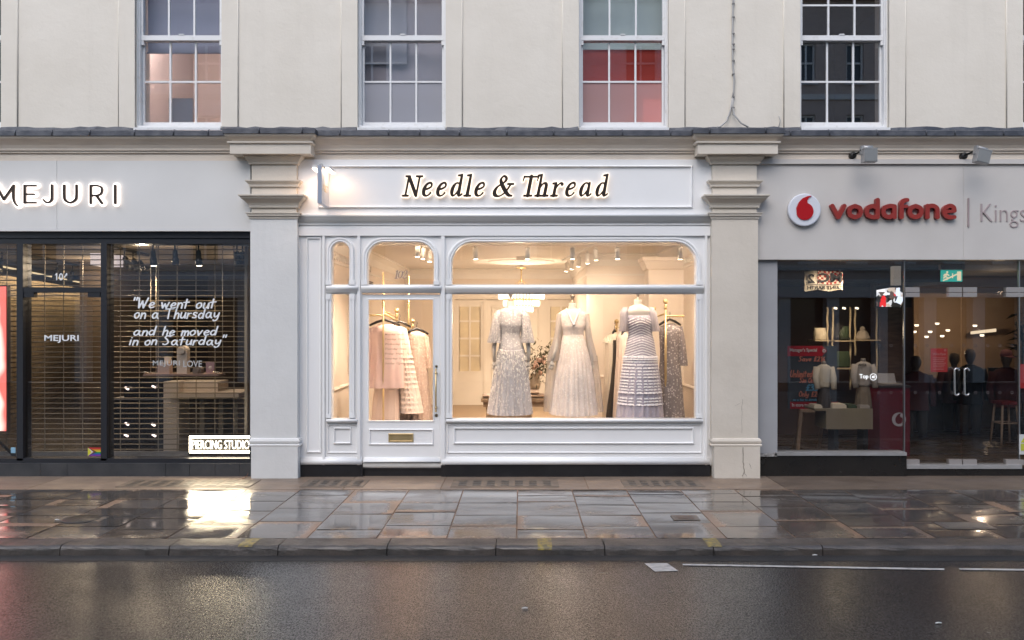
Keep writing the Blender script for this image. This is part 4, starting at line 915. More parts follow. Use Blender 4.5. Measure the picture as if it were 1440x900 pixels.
def ruffles(mb, secs, zlist, out=.022, drop=.03, n=160, freq=58, seed=2, chevron=0., mi=0):
    r_ = random.Random(seed)
    for z in zlist:
        p1, p2 = r_.uniform(0, 6), r_.uniform(0, 6); rows = [[], [], []]
        for i in range(n):
            a = 2 * math.pi * i / n; zz = z - chevron * abs(math.cos(a)) ** 1.3
            s = interp(secs, zz); wv = math.sin(freq * a + p1) * .5 + .5 * math.sin(freq * .63 * a + p2)
            for row, (o, dz) in zip(rows, ((.002, 0), (out * (.55 + .35 * wv), -drop * .5), (out * (1. + .6 * wv), -drop * (1 + .15 * wv)))):
                row.append((s[1] + (s[3] + o) * math.cos(a), s[2] + (s[4] + o) * math.sin(a), zz + dz))
        mb.rings(rows, mi, False)
skinm = pm('mannequin_white', (.54, .49, .44), .5); capm = pm('mannequin_cap', (.30, .25, .2), .35, metal=.4)
def hand(mb, p, d, side, s=1.):
    """small slim hand: palm, four fingers and a thumb"""
    p = Vector(p); d = Vector(d).normalized(); sd = Vector((side, 0, 0)); b = d.cross(sd).normalized(); sd = b.cross(d).normalized()
    mb.tube([p - d * .03 * s, p, p + d * .05 * s, p + d * .085 * s], [.019 * s, .021 * s, .032 * s, .027 * s], 10, flat=.55)
    for i, (o, l_) in enumerate(((-.026, .06), (-.009, .072), (.009, .066), (.025, .05))):
        q = p + d * .08 * s + sd * o * s; mb.tube([q, q + d * l_ * .55 * s + b * .006, q + d * l_ * s + b * .02 * s], [.0085 * s, .008 * s, .005 * s], 6)
    q = p + d * .03 * s - sd * .026 * s; mb.tube([q, q + d * .03 * s - sd * .02 * s, q + d * .06 * s - sd * .022 * s + b * .01], [.01 * s, .009 * s, .006 * s], 6)
def mannequin(px, y, neck_py, lab, arms=(), chest=None):
    x = X(px, y); t = thing('dress_mannequin', lab, 'mannequin', (x, y, .5), 'dressed mannequins in the shop window')
    zn = Z(neck_py, y); m_ = MB()
    m_.rings([[(x + r * math.cos(a), y + r * .95 * math.sin(a), z) for a in (2 * math.pi * k / 20 for k in range(20))] for r, z in ((.075, zn - .05), (.056, zn - .01), (.05, zn + .03), (.052, zn + .055), (.046, zn + .06))], 0, True)
    if chest: loft(m_, chest, 3, 40, 0, 1, True)
    b = build('neck', m_, skinm, t)
    m_ = MB(); m_.lathe(x, y, [(.047, zn + .058), (.04, zn + .066), (.016, zn + .085), (.013, zn + .1), (.02, zn + .125), (.03, zn + .15), (.031, zn + .16), (.02, zn + .163), (.0001, zn + .164)], 16); build('neck_cap', m_, capm, b)
    for pts, rad, side in arms:
        P = [(X(a, y), y + dy, Z(p, y)) for a, p, dy in pts]; m_ = MB(); m_.tube(P, rad, 10)
        d = Vector(P[-1]) - Vector(P[-2]); hand(m_, P[-1], d, side, .82); build('arm', m_, skinm, t)
    m_ = MB(); m_.tube([(x, y + .02, .52), (x, y + .02, 1.3)], .014); m_.lathe(x, y + .02, [(.17, .5), (.17, .508), (.03, .514), (.016, .53)], 24); build('stand', m_, brass, t)
    return t
silver = sequin_mat('silver_beaded_tulle', (.50, .47, .475), (.9, .85, .81), 42, .42)
silverp = sequin_mat('silver_tulle', (.50, .47, .48), (.84, .79, .77), 40, .7)
blush = sequin_mat('blush_beaded_tulle', (.72, .62, .57), (.92, .84, .78), 40, .5)
blushp = sequin_mat('blush_tulle', (.70, .62, .58), (.82, .7, .66), 60, .78)
lilac = sequin_mat('lilac_tulle', (.44, .395, .46), (.6, .49, .55), 60, .8); ruf = pm('pale_ruffle', (.72, .68, .71), .8, sheen=.3)
# first: silver flutter-sleeve dress
y = .95; D1 = S(y, [(431.5, 712.5, 726, .055, 0), (434, 706, 731, .07, 0), (438, 699.5, 737.5, .085, 0), (446, 701.5, 735.5, .105, .0), (456, 702, 735, .118, .0), (463, 704, 733, .105, .0), (470, 704.5, 731.5, .095, .006), (480, 703, 734, .11, .012), (491, 701, 737, .14, .02), (500, 699, 739.5, .17, .03), (520, 695.5, 742, .21, .045), (550, 690.5, 745, .25, .055), (581.5, 686, 748, .29, .06)])
t = mannequin(718, y, 430, 'headless mannequin in a silver beaded gown with flutter sleeves', [([(700, 446, .0), (696.5, 470, -.01), (694.5, 492, -.03), (695, 508, -.05)], [.042, .036, .028, .02], -1), ([(737, 446, 0), (741.5, 470, -.01), (743.5, 492, -.03), (743, 508, -.05)], [.042, .036, .028, .02], 1)])
iw = [i for i, s in enumerate(D1)]
m_ = MB(); loft(m_, D1[:9], 26, 110, 0, 3); d_ = build('bodice', m_, silver, t)
m_ = MB(); loft(m_, D1[8:], 26, 150, 0, 3); build('skirt', m_, silverp, t)
m_ = MB(); r_ = random.Random(4)
for k in range(420):       # strings of beads thinning out down the skirt
    z = D1[8][0] - abs(r_.gauss(0, .32)); a = r_.uniform(math.pi, 2 * math.pi); 
    if z < D1[-1][0] + .05: continue
    s = interp(D1, z); ln = r_.uniform(.012, .045); P = []
    for q in (0, .5, 1):
        aa = a + .05 * q * r_.uniform(-1, 1); s = interp(D1, z - ln * q); P.append((s[1] + (s[3] * 1.035 + .003) * math.cos(aa), s[2] + (s[4] * 1.035 + .003) * math.sin(aa), z - ln * q))
    m_.tube(P, [.0022, .0042, .0018], 5)
build('beading', m_, pm('bead_silver', (.86, .82, .77), .3), t)
m_ = MB(); s0 = D1[8]; m_.rings([[(s0[1] + (s0[3] + q) * math.cos(a), s0[2] + (s0[4] + q) * math.sin(a), s0[0] + dz - .02 * math.cos(a) ** 2 * -1 - .02) for q, dz in ((0.002, .008), (.008, 0), (.002, -.008))] for a in (2 * math.pi * i / 60 for i in range(61))], 0, False)
build('waist_trim', m_, ruf, t)
m_ = MB(); m_.tube([(X(719, y) + .062 * math.cos(a), y + .06 * math.sin(a), Z(432.3, y)) for a in (2 * math.pi * i / 24 for i in range(25))], .008, 6, cap=False); build('neckline', m_, ruf, t)
for rows in ([(436, 698, 707, .05, 0), (443, 694, 706, .075, .02), (456, 691, 705, .09, .05), (470, 688.5, 705, .10, .09), (482, 686, 705.5, .11, .12)], [(436, 731, 740, .05, 0), (443, 732, 744, .075, .02), (456, 733, 747, .09, .05), (470, 733, 749.5, .10, .09), (482, 732.5, 752, .11, .12)]):
    m_ = MB(); loft(m_, S(y, rows), 12, 70, 0, 5); build('flutter_sleeve', m_, silver, t)
# second: blush cape gown
D2 = S(y, [(434, 797, 815, .05, 0), (437, 790, 821, .07, 0), (443, 784.5, 826.5, .09, 0), (452, 786.5, 825, .105, 0), (459, 788.5, 823.5, .115, 0), (466, 790.5, 821.5, .1, .0), (471, 791, 821, .095, .008), (480, 788.5, 824, .12, .02), (500, 785.5, 829, .18, .035), (530, 780, 834, .25, .05), (560, 776.5, 837, .30, .06), (582, 774, 839.5, .34, .065)])
t = mannequin(805, y, 432.5, 'headless mannequin in a blush V-neck gown with sheer cape sleeves', [([(787, 446, 0), (784, 470, -.02), (781, 492, -.06), (776.5, 507, -.10)], [.042, .035, .027, .02], -1), ([(824, 446, 0), (827, 470, -.01), (829.5, 492, -.03), (831, 506, -.05)], [.042, .035, .027, .02], 1)])
m_ = MB(); loft(m_, D2[:7], 24, 100, 0, 6); build('bodice', m_, blush, t)
m_ = MB(); loft(m_, D2[6:], 24, 150, 0, 6); build('skirt', m_, blush, t)
m_ = MB(); rows = []
for i in range(14):
    q = i / 13; py = 434.5 + (457 - 434.5) * q; s = interp(D2, Z(py, y)); hw_ = .085 * (1 - q) + .002
    rows.append([(s[1] + hw_ * u, s[2] - s[4] * math.sqrt(max(0, 1 - (hw_ * u / s[3]) ** 2)) - .006, s[0]) for u in (-1, -.5, 0, .5, 1)])
m_.rings(rows, 0, False, False); build('chest', m_, skinm, t)
m_ = MB()
for s_ in (-1, 1):
    P = []
    for i in range(14):
        q = i / 13; py = 434 + (457.5 - 434) * q; s = interp(D2, Z(py, y)); hw_ = .085 * (1 - q) + .002; P.append((s[1] + s_ * hw_, s[2] - s[4] * math.sqrt(max(0, 1 - (hw_ / s[3]) ** 2)) - .009, s[0]))
    m_.tube(P, .011, 6)
build('neckline', m_, ruf, t)
sheer = sheer_mat('sheer_tulle', (.74, .67, .62), .42)
for rows in ([(441, 783, 793, .06, 0), (458, 781, 791, .06, .02), (475, 778.5, 790, .065, .03), (492, 773, 788, .075, .05), (507, 769, 786, .08, .07)], [(441, 820, 829, .06, 0), (458, 822, 830.5, .06, .02), (475, 823.5, 833, .065, .03), (492, 825, 837, .075, .05), (507, 827, 840, .08, .07)]):
    m_ = MB(); loft(m_, S(y, rows), 9, 60, 0, 8); build('sheer_sleeve', m_, sheer_mat('sheer_beaded', (.70, .63, .59), .68) if 'sheer_beaded' not in MATS else MATS['sheer_beaded'], t)
for rows in ([(500, 770, 787, .10, .05), (540, 767, 787, .14, .09), (578, 764.5, 788, .17, .11)], [(500, 827, 840, .10, .05), (540, 829, 845, .14, .09), (578, 829, 848.5, .17, .11)]):
    m_ = MB(); loft(m_, S(y + .06, rows), 8, 60, 0, 9); build('cape_panel', m_, sheer, t)
# third: lilac ruffled gown
y = .78; D3 = S(y, [(442, 880, 916.5, .085, 0), (447, 879, 918, .11, 0), (453, 880.5, 917.5, .12, 0), (461, 883, 916.5, .105, 0), (470, 884, 917, .1, .0), (480, 881.5, 920, .125, .0), (500, 878, 923, .17, .012), (530, 873.5, 927, .23, .03), (560, 870, 930, .27, .045), (590, 867, 932, .3, .05), (612, 865, 934, .32, .055)])
ch_ = S(y, [(428, 892, 903, .05, 0), (432, 884, 911, .07, 0), (437, 879, 917, .09, 0), (444, 880, 916, .09, 0), (452, 882, 915, .09, 0)])
t = mannequin(897, y, 428, 'headless mannequin in a lilac tiered ruffle gown with sweetheart neckline', (), ch_)
m_ = MB(); loft(m_, D3[:6], 20, 100, 0, 11); build('bodice', m_, lilac, t)
m_ = MB(); loft(m_, D3[5:], 20, 150, 0, 11); build('skirt', m_, lilac, t)
m_ = MB(); ruffles(m_, D3, [Z(p, y) for p in np.arange(444, 500, 3.6)], .008, .016, 200, 30, 3, .07); build('chevron_ruffle', m_, ruf, t)
m_ = MB(); ruffles(m_, D3, [Z(p, y) for p in (503, 507, 511, 515.5, 520, 524, 528, 533, 537, 541, 545, 557, 561)], .011, .018, 200, 44, 4); ruffles(m_, D3, [Z(p, y) for p in (500, 503, 549, 565)], .018, .022, 200, 50, 5); build('tier_ruffle', m_, ruf, t)
for rows in ([(432, 875, 886, .05, 0), (440, 872, 885, .075, .04), (452, 872.5, 884.5, .085, .07), (466, 871, 883.5, .08, .12)], [(432, 908, 919, .05, 0), (440, 909, 923, .075, .04), (452, 910, 925, .085, .07), (466, 912, 927.5, .08, .12)]):
    m_ = MB(); loft(m_, S(y, rows), 14, 70, 0, 12); build('cap_sleeve', m_, sheer_mat('sheer_lilac', (.62, .58, .62), .8) if 'sheer_lilac' not in MATS else MATS['sheer_lilac'], t)
    
# racks and hanging clothes
def hanger(mb, x, y, z, hw, ux=1., uy=0.):
    mb.tube([(x - ux * hw, y - uy * hw, z - .075), (x - ux * hw * .5, y - uy * hw * .5, z - .03), (x, y, z), (x + ux * hw * .5, y + uy * hw * .5, z - .03), (x + ux * hw, y + uy * hw, z - .075)], [.014, .018, .016, .018, .014], 8)
    mb.tube([(x, y, z), (x, y, z + .05), (x + .02 * uy, y + .02 * ux, z + .075), (x, y, z + .095)], .004, 6)
hangm = pm('black_hanger', (.02, .018, .017), .4)
def hung(name, lab, rows, y, mat, sleeves=(), folds=14, seed=1, hpx=None, hpy=None, hw=.19, tiers=None, group=None, n=90, ux=.95, uy=.3, ruffm=None, nm='garment_body'):
    D = S(y, rows); t = thing(name, lab, name.split('_')[-1], (D[0][1], y, D[0][0] + .08), group)
    m_ = MB(); loft(m_, D, folds, n, 0, seed); build(nm, m_, mat, t)
    for sr in sleeves: m_ = MB(); loft(m_, S(y, sr), 6, 40, 0, seed + 3); build('sleeve', m_, mat, t)
    if tiers: m_ = MB(); ruffles(m_, D, [Z(p, y) for p in tiers], .011, .028, 130, 34, seed); build('ruffle', m_, ruffm or mat, t)
    if hpy: m_ = MB(); hanger(m_, X(hpx, y), y, Z(hpy, y), hw, ux, uy); build('hanger', m_, hangm, t)
    return t
def finial(m, x, y, z): m.ball((x, y, z), .034, 14); m.lathe(x, y, [(.018, z - .1), (.026, z - .085), (.016, z - .07), (.024, z - .05), (.014, z - .035)], 12)
y = 1.12
rk = thing('clothes_rack', 'brass rail with ball finial standing before the sequinned dress', 'clothes rack', (X(936, 1.0), 1.0, .5))
m_ = MB(); xx = X(936, 1.0); m_.tube([(xx, 1.0, .5), (xx, 1.0, Z(430, 1.0))], .016); finial(m_, xx, 1.0, Z(424, 1.0)); build('post', m_, brass, rk)
m_ = MB(); m_.tube([(xx, 1.0, Z(444.5, 1.0)), (X(961, 1.0), 1.02, Z(444.5, 1.0))], .013); m_.ball((X(961, 1.0), 1.02, Z(444.5, 1.0)), .018); m_.tube([(xx, 1.0, Z(441, 1.)), (X(920, 1.6), 1.6, Z(446, 1.6))], .012); m_.tube([(X(920, 1.6), 1.6, Z(446, 1.6)), (X(920, 1.6), 1.6, Z(436, 1.6))], .012); m_.ball((X(920, 1.6), 1.6, Z(434, 1.6)), .03); build('rail', m_, brass, rk)
seqg = sequin_mat('grey_sequins', (.24, .205, .205), (.70, .63, .60), 42, .52); pinkseq = sequin_mat('pink_sequins', (.60, .44, .36), (.88, .72, .60), 45, .55); brownr = sequin_mat('brown_ruffle', (.13, .085, .06), (.3, .22, .17), 40, .7)
pinkc = pm('pink_crepe', (.80, .59, .53), .75, c2=(.72, .49, .44), ns=3, sheen=.3); creamc = pm('cream_silk', (.72, .63, .52), .55, sheen=.2); palepink = pm('pale_pink_tulle', (.80, .65, .56), .75, sheen=.3); dkc = pm('dark_trousers', (.05, .04, .035), .7); skirtm = pm('dusty_pink_satin', (.74, .57, .49), .45)
hung('hanging_dress', 'grey sequinned gown on a black hanger behind the brass post', [(455, 936, 948, .05, 0), (460, 927, 957, .08, 0), (466, 926.5, 958, .1, 0), (480, 927.5, 957, .1, .01), (500, 928, 956, .1, .01), (530, 926, 958, .14, .03), (570, 923, 961, .18, .04), (610, 921, 964, .2, .05)], y, seqg, [[(459, 952, 960, .05, 0), (475, 953, 963, .065, .02), (495, 954, 965, .07, .05), (514, 953, 967, .08, .1)]], hpx=942, hpy=449, hw=.16, seed=21)
rk = thing('clothes_rack', 'far brass rail holding pale clothes behind the lilac gown', 'clothes rack', (X(867, 2.0), 2.0, .1))
m_ = MB(); xx = X(867, 2.); m_.tube([(xx, 2., .1), (xx, 2., Z(458, 2.))], .014); finial(m_, xx, 2., Z(452, 2.)); build('post', m_, brass, rk)
m_ = MB(); m_.tube([(xx, 2., Z(461, 2.)), (X(888, 1.5), 1.5, Z(462, 1.5))], .011); build('rail', m_, brass, rk)
hung('hanging_blouse', 'white flutter blouse hung over cream trousers on the far brass rail', [(467, 860, 868, .05, 0), (471, 854, 870, .12, .01), (480, 851.5, 870, .14, .05), (500, 851, 869, .15, .06), (540, 849.5, 866, .15, .05), (592, 846.5, 862, .15, .05)], 1.75, creamc, [[(472, 851.5, 858, .09, .02), (482, 847, 857, .12, .12)]], hpx=864, hpy=464, hw=.1, seed=22, ux=.35, uy=.9)
hung('hanging_trousers', 'dark trousers showing between pale clothes on the far brass rail', [(478, 862, 866, .06, 0), (520, 860, 866, .09, .02), (600, 851, 861.5, .1, .02)], 1.62, dkc, seed=23)
hung('hanging_dress', 'plain blush dress hung next to the dark trousers', [(467, 873, 882, .05, 0), (472, 868, 886, .12, .01), (490, 867, 887, .15, .04), (530, 864.5, 887, .17, .05), (600, 861, 888, .2, .06)], 1.5, palepink, hpx=877, hpy=464, hw=.1, seed=24, ux=.35, uy=.9)
# rack behind the door
rk = thing('clothes_rack', 'brass rail with beaded hanging rods behind the white door', 'clothes rack', (X(539, .9), .9, .1))
m_ = MB()
for px, yy, pb in ((539, .86, 600), (574.5, 1.5, 520)):
    xx = X(px, yy); m_.tube([(xx, yy, Z(pb, yy)), (xx, yy, 2.5)], .0125)
    for k in range(8): m_.ball((xx, yy, Z(414 + k * 2.6, yy)), .02, 8, 1, 1, .7)
build('rod', m_, brass, rk)
m_ = MB(); m_.tube([(X(512, .86), .86, Z(443.5, .86)), (X(540, .86), .86, Z(443.5, .86))], .0125); m_.tube([(X(539, .86), .86, Z(441, .86)), (X(559, 1.35), 1.35, Z(451, 1.35))], .0125); m_.tube([(X(539, .86), .86, Z(437, .86)), (X(557, 1.35), 1.35, Z(445, 1.35))], .009)
for px, yy, py in ((558, 1.35, 436.5), (580, 1.75, 451.5)):
    xx = X(px, yy); finial(m_, xx, yy, Z(py, yy)); m_.tube([(xx, yy, Z(py, yy)), (xx, yy, Z(py + 25, yy))], .012)
build('rail', m_, brass, rk)
G = 'clothes on the brass rail behind the door'
hung('hanging_blouse', 'long pink blouse on a black hanger behind the door glass', [(456, 533, 552, .05, 0), (459.5, 524, 560, .09, 0), (466, 520.5, 564, .12, .01), (490, 520, 566, .13, .03), (520, 518.5, 567.5, .15, .05), (545, 517, 568.5, .16, .06)], 1.0, pinkc, [[(461, 516.5, 528, .07, .01), (490, 514, 526, .075, .04), (540, 512, 523, .07, .06)]], hpx=541, hpy=449.5, hw=.2, seed=31, folds=9, group=G)
hung('hanging_trousers', 'dusty pink satin trousers hung under the long pink blouse', [(538, 527, 560, .08, .02), (560, 525, 561, .09, .04), (605, 522, 562, .1, .05)], 1.12, skirtm, seed=32, group=G)
hung('hanging_dress', 'brown ruffled dress low behind the pink trousers', [(500, 553, 566, .06, 0), (530, 551, 572, .1, .03), (560, 550, 576, .13, .05), (608, 548, 578, .15, .06)], 1.3, brownr, seed=33, tiers=range(506, 606, 8), group=G)
hung('hanging_dress', 'pale pink ruffled dress falling past the brown ruffled one', [(459, 556, 566, .05, 0), (463, 554, 572, .09, .01), (480, 556, 576, .1, .02), (520, 560, 583, .12, .04), (570, 563, 593, .14, .06), (580, 564, 595, .14, .07)], 1.2, palepink, hpx=562, hpy=452, hw=.15, seed=34, tiers=range(500, 580, 7), group=G)
hung('hanging_dress', 'pink sequinned dress with wavy sleeve hindmost along the brass rail', [(466, 578, 590, .05, 0), (470, 575, 599, .08, .01), (490, 575, 600, .1, .02), (530, 574, 603, .13, .04), (608, 570, 609, .17, .06)], 1.5, pinkseq, [[(472, 593, 602, .06, .02), (490, 596, 605, .07, .05), (517, 598, 608, .08, .1)]], hpx=586, hpy=462, hw=.16, seed=35, group=G)
# table with folded clothes and flowers
tb = thing('display_table', 'low marble topped display table behind the mannequins', 'table', (0, 3.9, .1))
m_ = MB(); m_.box(X(677, 3.6), X(772, 3.6), 3.45, 4.15, .58, .63); m_.box(X(680, 3.6), X(769, 3.6), 3.5, 4.1, .5, .578); build('tabletop', m_, pm('table_stone', (.40, .30, .22), .3, c2=(.30, .22, .16), ns=6), tb)
m_ = MB(); m_.box(X(684, 3.7), X(748, 3.7), 3.6, 4.0, .1, .498); build('pedestal', m_, pm('table_base', (.42, .32, .22), .4, c2=(.6, .5, .38), ns=2.5, nstr=(.48, .56)), tb)
for i, (a, b, z, c, lab) in enumerate(((679, 706, .631, (.62, .50, .44), 'folded pale knitwear on the table corner beyond the silver gown'), (724, 762, .631, (.60, .47, .38), 'folded tan knitwear under the flowers on the table'), (728, 758, .69, (.66, .53, .45), 'upper folded blush knitwear under the flowers on the table'), (757, 771, .631, (.33, .25, .2), 'small brown folded garment on the table end'))):
    m_ = MB(); x0, x1 = X(a, 3.7), X(b, 3.7)
    m_.rings([[(x, 3.75 + .16 * math.cos(u), z + .03 + .03 * math.sin(u) + .004 * math.sin(9 * x)) for u in (2 * math.pi * k / 14 for k in range(14))] for x in np.linspace(x0, x1, 9)], 0, True)
    solo('folded_garment', m_, pm('knit%d' % i, c, .85, bump=.3, bs=120), lab, 'folded clothes', ((x0 + x1) / 2, 3.75, z), 'folded clothes on the display table')
fl = thing('flower_arrangement', 'loose bouquet of pale pink flowers and dark foliage on the table', 'flowers', (X(752, 3.9), 3.9, .75))
m_ = MB(); m_.lathe(X(752, 3.9), 3.9, [(.07, .75), (.1, .82), (.09, .95), (.07, 1.0), (.08, 1.02)], 16); build('vase', m_, pm('vase_stone', (.5, .42, .33), .4), fl)
c = Vector((X(754, 3.9), 3.85, 1.15)); m_ = MB(); m2 = MB(); r_ = random.Random(5)
for k in range(420):
    d = Vector((r_.gauss(.05, .16), r_.gauss(0, .12), r_.gauss(.03, .16))); p = c + d; u = Vector((r_.uniform(-1, 1), r_.uniform(-1, 1), r_.uniform(-1, 1))).normalized(); v = u.cross(Vector((r_.uniform(-1, 1), .3, r_.uniform(-1, 1)))).normalized(); l_ = r_.uniform(.02, .05)
    m_.add([p - u * l_, p + v * l_ * .35, p + u * l_, p - v * l_ * .35], [(0, 1, 2, 3)])
for k in range(26):
    e = c + Vector((r_.uniform(-.18, .32), r_.uniform(-.15, .1), r_.uniform(-.28, .36))); m_.tube([c - Vector((0, 0, .1)), (c + e) / 2 + Vector((0, 0, .03)), e], [.004, .003, .002], 4)
for k in range(9):
    p = c + Vector((r_.uniform(-.08, .14), -.1 + r_.uniform(-.05, .03), r_.uniform(-.12, .12)))
    for q in range(5): m2.ball(p + Vector((r_.uniform(-.02, .02), r_.uniform(-.02, .02), r_.uniform(-.02, .02))), r_.uniform(.018, .032), 7)
build('foliage', m_, pm('eucalyptus', (.07, .075, .04), .6, c2=(.16, .14, .08), ns=20), fl); build('blossom', m2, pm('rose_pink', (.66, .44, .36), .7), fl)
# ------------------------------------------------------------------ jeweller: fascia, frame, grille
jw = thing('shopfront', 'dark framed shopfront with a roller grille and grey lettered fascia', 'shopfront', (-6, .1, 0))
m_ = MB(); m_.box(-9.3, X(79.7, .08), .08, .3, Z(325, .08), Z(226, .08)); m_.box(X(80.5, .08), X(352, .08), .08, .3, Z(325, .08), Z(226, .08)); m_.box(X(79.7, .08), X(80.5, .08), .084, .2, Z(325, .08), Z(226, .08)); m_.box(-9.3, X(352), .12, .3, Z(226, .08), Z(223, .08)); build('fascia', m_, greyfascia, jw)
m_ = MB(); m_.box(-9.3, X(352), .105, .118, Z(225.9, .1), Z(223.9, .1)); build('shadow_gap', m_, black, jw)
m_ = MB(); y0 = .14
m_.box(-9.3, X(351), y0, .42, Z(334.5, y0), Z(325.1, y0)); m_.box(-9.3, X(351), y0 + .02, .42, Z(342.5, y0), Z(335, y0))
for a, b in ((22.5, 31.5), (141, 149.5)): m_.box(X(a, y0), X(b, y0), y0 + .01, .33, Z(648, y0), Z(342.5, y0))
m_.box(X(31.5, y0), X(141, y0), y0 + .015, .32, Z(411, y0), Z(404, y0)); m_.box(X(349.8, y0), X(351.5, y0), y0 + .03, .34, Z(650, y0), Z(342, y0))
m_.box(-9.3, X(351), y0 + .01, .33, Z(651.5, y0), Z(645, y0)); build('frame', m_, darkframe, jw)
m_ = MB()
for a, b in ((-60, -9.3), ): pass
xs = [-9.3, X(-40), X(50), X(88), X(228), X(262), X(298), X(333), X(351)]
for a, b in zip(xs, xs[1:]): m_.box(a + .002, b - .002, .10 + rnd.uniform(-.002, .002), .4, 0, Z(651.8, .1))
build('stall_riser', m_, stoneblk, jw)
for a, b, t_, u in ((-345, 22.5, 342, 645), (31.5, 141, 342.5, 404), (149.5, 350, 342, 645)):
    m_ = MB(); m_.box(X(a, .2), X(b, .2), .2, .206, Z(u, .2), Z(t_, .2)); build('pane', m_, gld, jw)
m_ = MB(); m_.box(X(31.8, .2), X(140.8, .2), .2, .206, Z(645, .2), Z(411, .2)); dj = build('glass_door', m_, gld, jw)
m_ = MB()
for a, b, t_, u in ((31.7, 48, 411, 418), (124, 141, 411, 418), (31.7, 48, 644, 650), (124, 141, 644, 650)):
    m_ = MB(); m_.box(X(a, .17), X(b, .17), .16, .24, Z(u, .17), Z(t_, .17)); build('patch_fitting', m_, darkframe, dj)
# vinyl on the glass
vin = pm('white_vinyl', (.78, .80, .82), .5); ving = pm('grey_vinyl', (.45, .46, .46), .5)
vy0, vy1 = .1965, .1995
def vtext(tx, px0, px1, pt, pb, lab, m=vin, bold=.0, sp=1.): solo('glass_lettering', MB().text(tx, X(px0, .2), X(px1, .2), Z(pb, .2), Z(pt, .2), vy0, vy1, bold, 0, space=sp), m, lab, 'lettering', (X((px0 + px1) / 2, .2), .198, Z(pb, .2)))
vtext('MEJURI', 62.5, 111, 471, 482, 'white capital shop name lettered on the dark framed glass door', vin, .018)
m_ = MB(); NUM = {'1': [(0, [(.1, .78, .075), (.24, .94, .075), (.24, .06, .075)])], '0': [(1, [(.28, .94, .075), (.1, .75, .075), (.1, .25, .075), (.28, .06, .075), (.46, .25, .075), (.46, .75, .075), (.28, .94, .075)])], '4': [(0, [(.4, .94, .07), (.06, .32, .07), (.56, .32, .07)]), (0, [(.42, .94, .075), (.42, .06, .075)])]}
for chx, px in zip('104', (77.5, 83.2, 89.8)): m_.plate(place(outline(NUM[chx], 0., .03), X(px, .2), Z(394, .2), 9.8 * 10.2 / 1180), vy0, vy1)
solo('glass_lettering', m_, vin, 'pale street number lettered on the glass over the dark framed door', 'lettering', (X(86, .2), .198, Z(394, .2)))
vtext('MEJURI ', 215, 253, 507, 516, 'first faint grey capital word on the glass under the handwritten quote', ving, .012, 1.1)
vtext('LOVE', 258, 284, 507, 516, 'second faint grey word on the glass before the jewellery shelf', ving, .004)
hw = .055
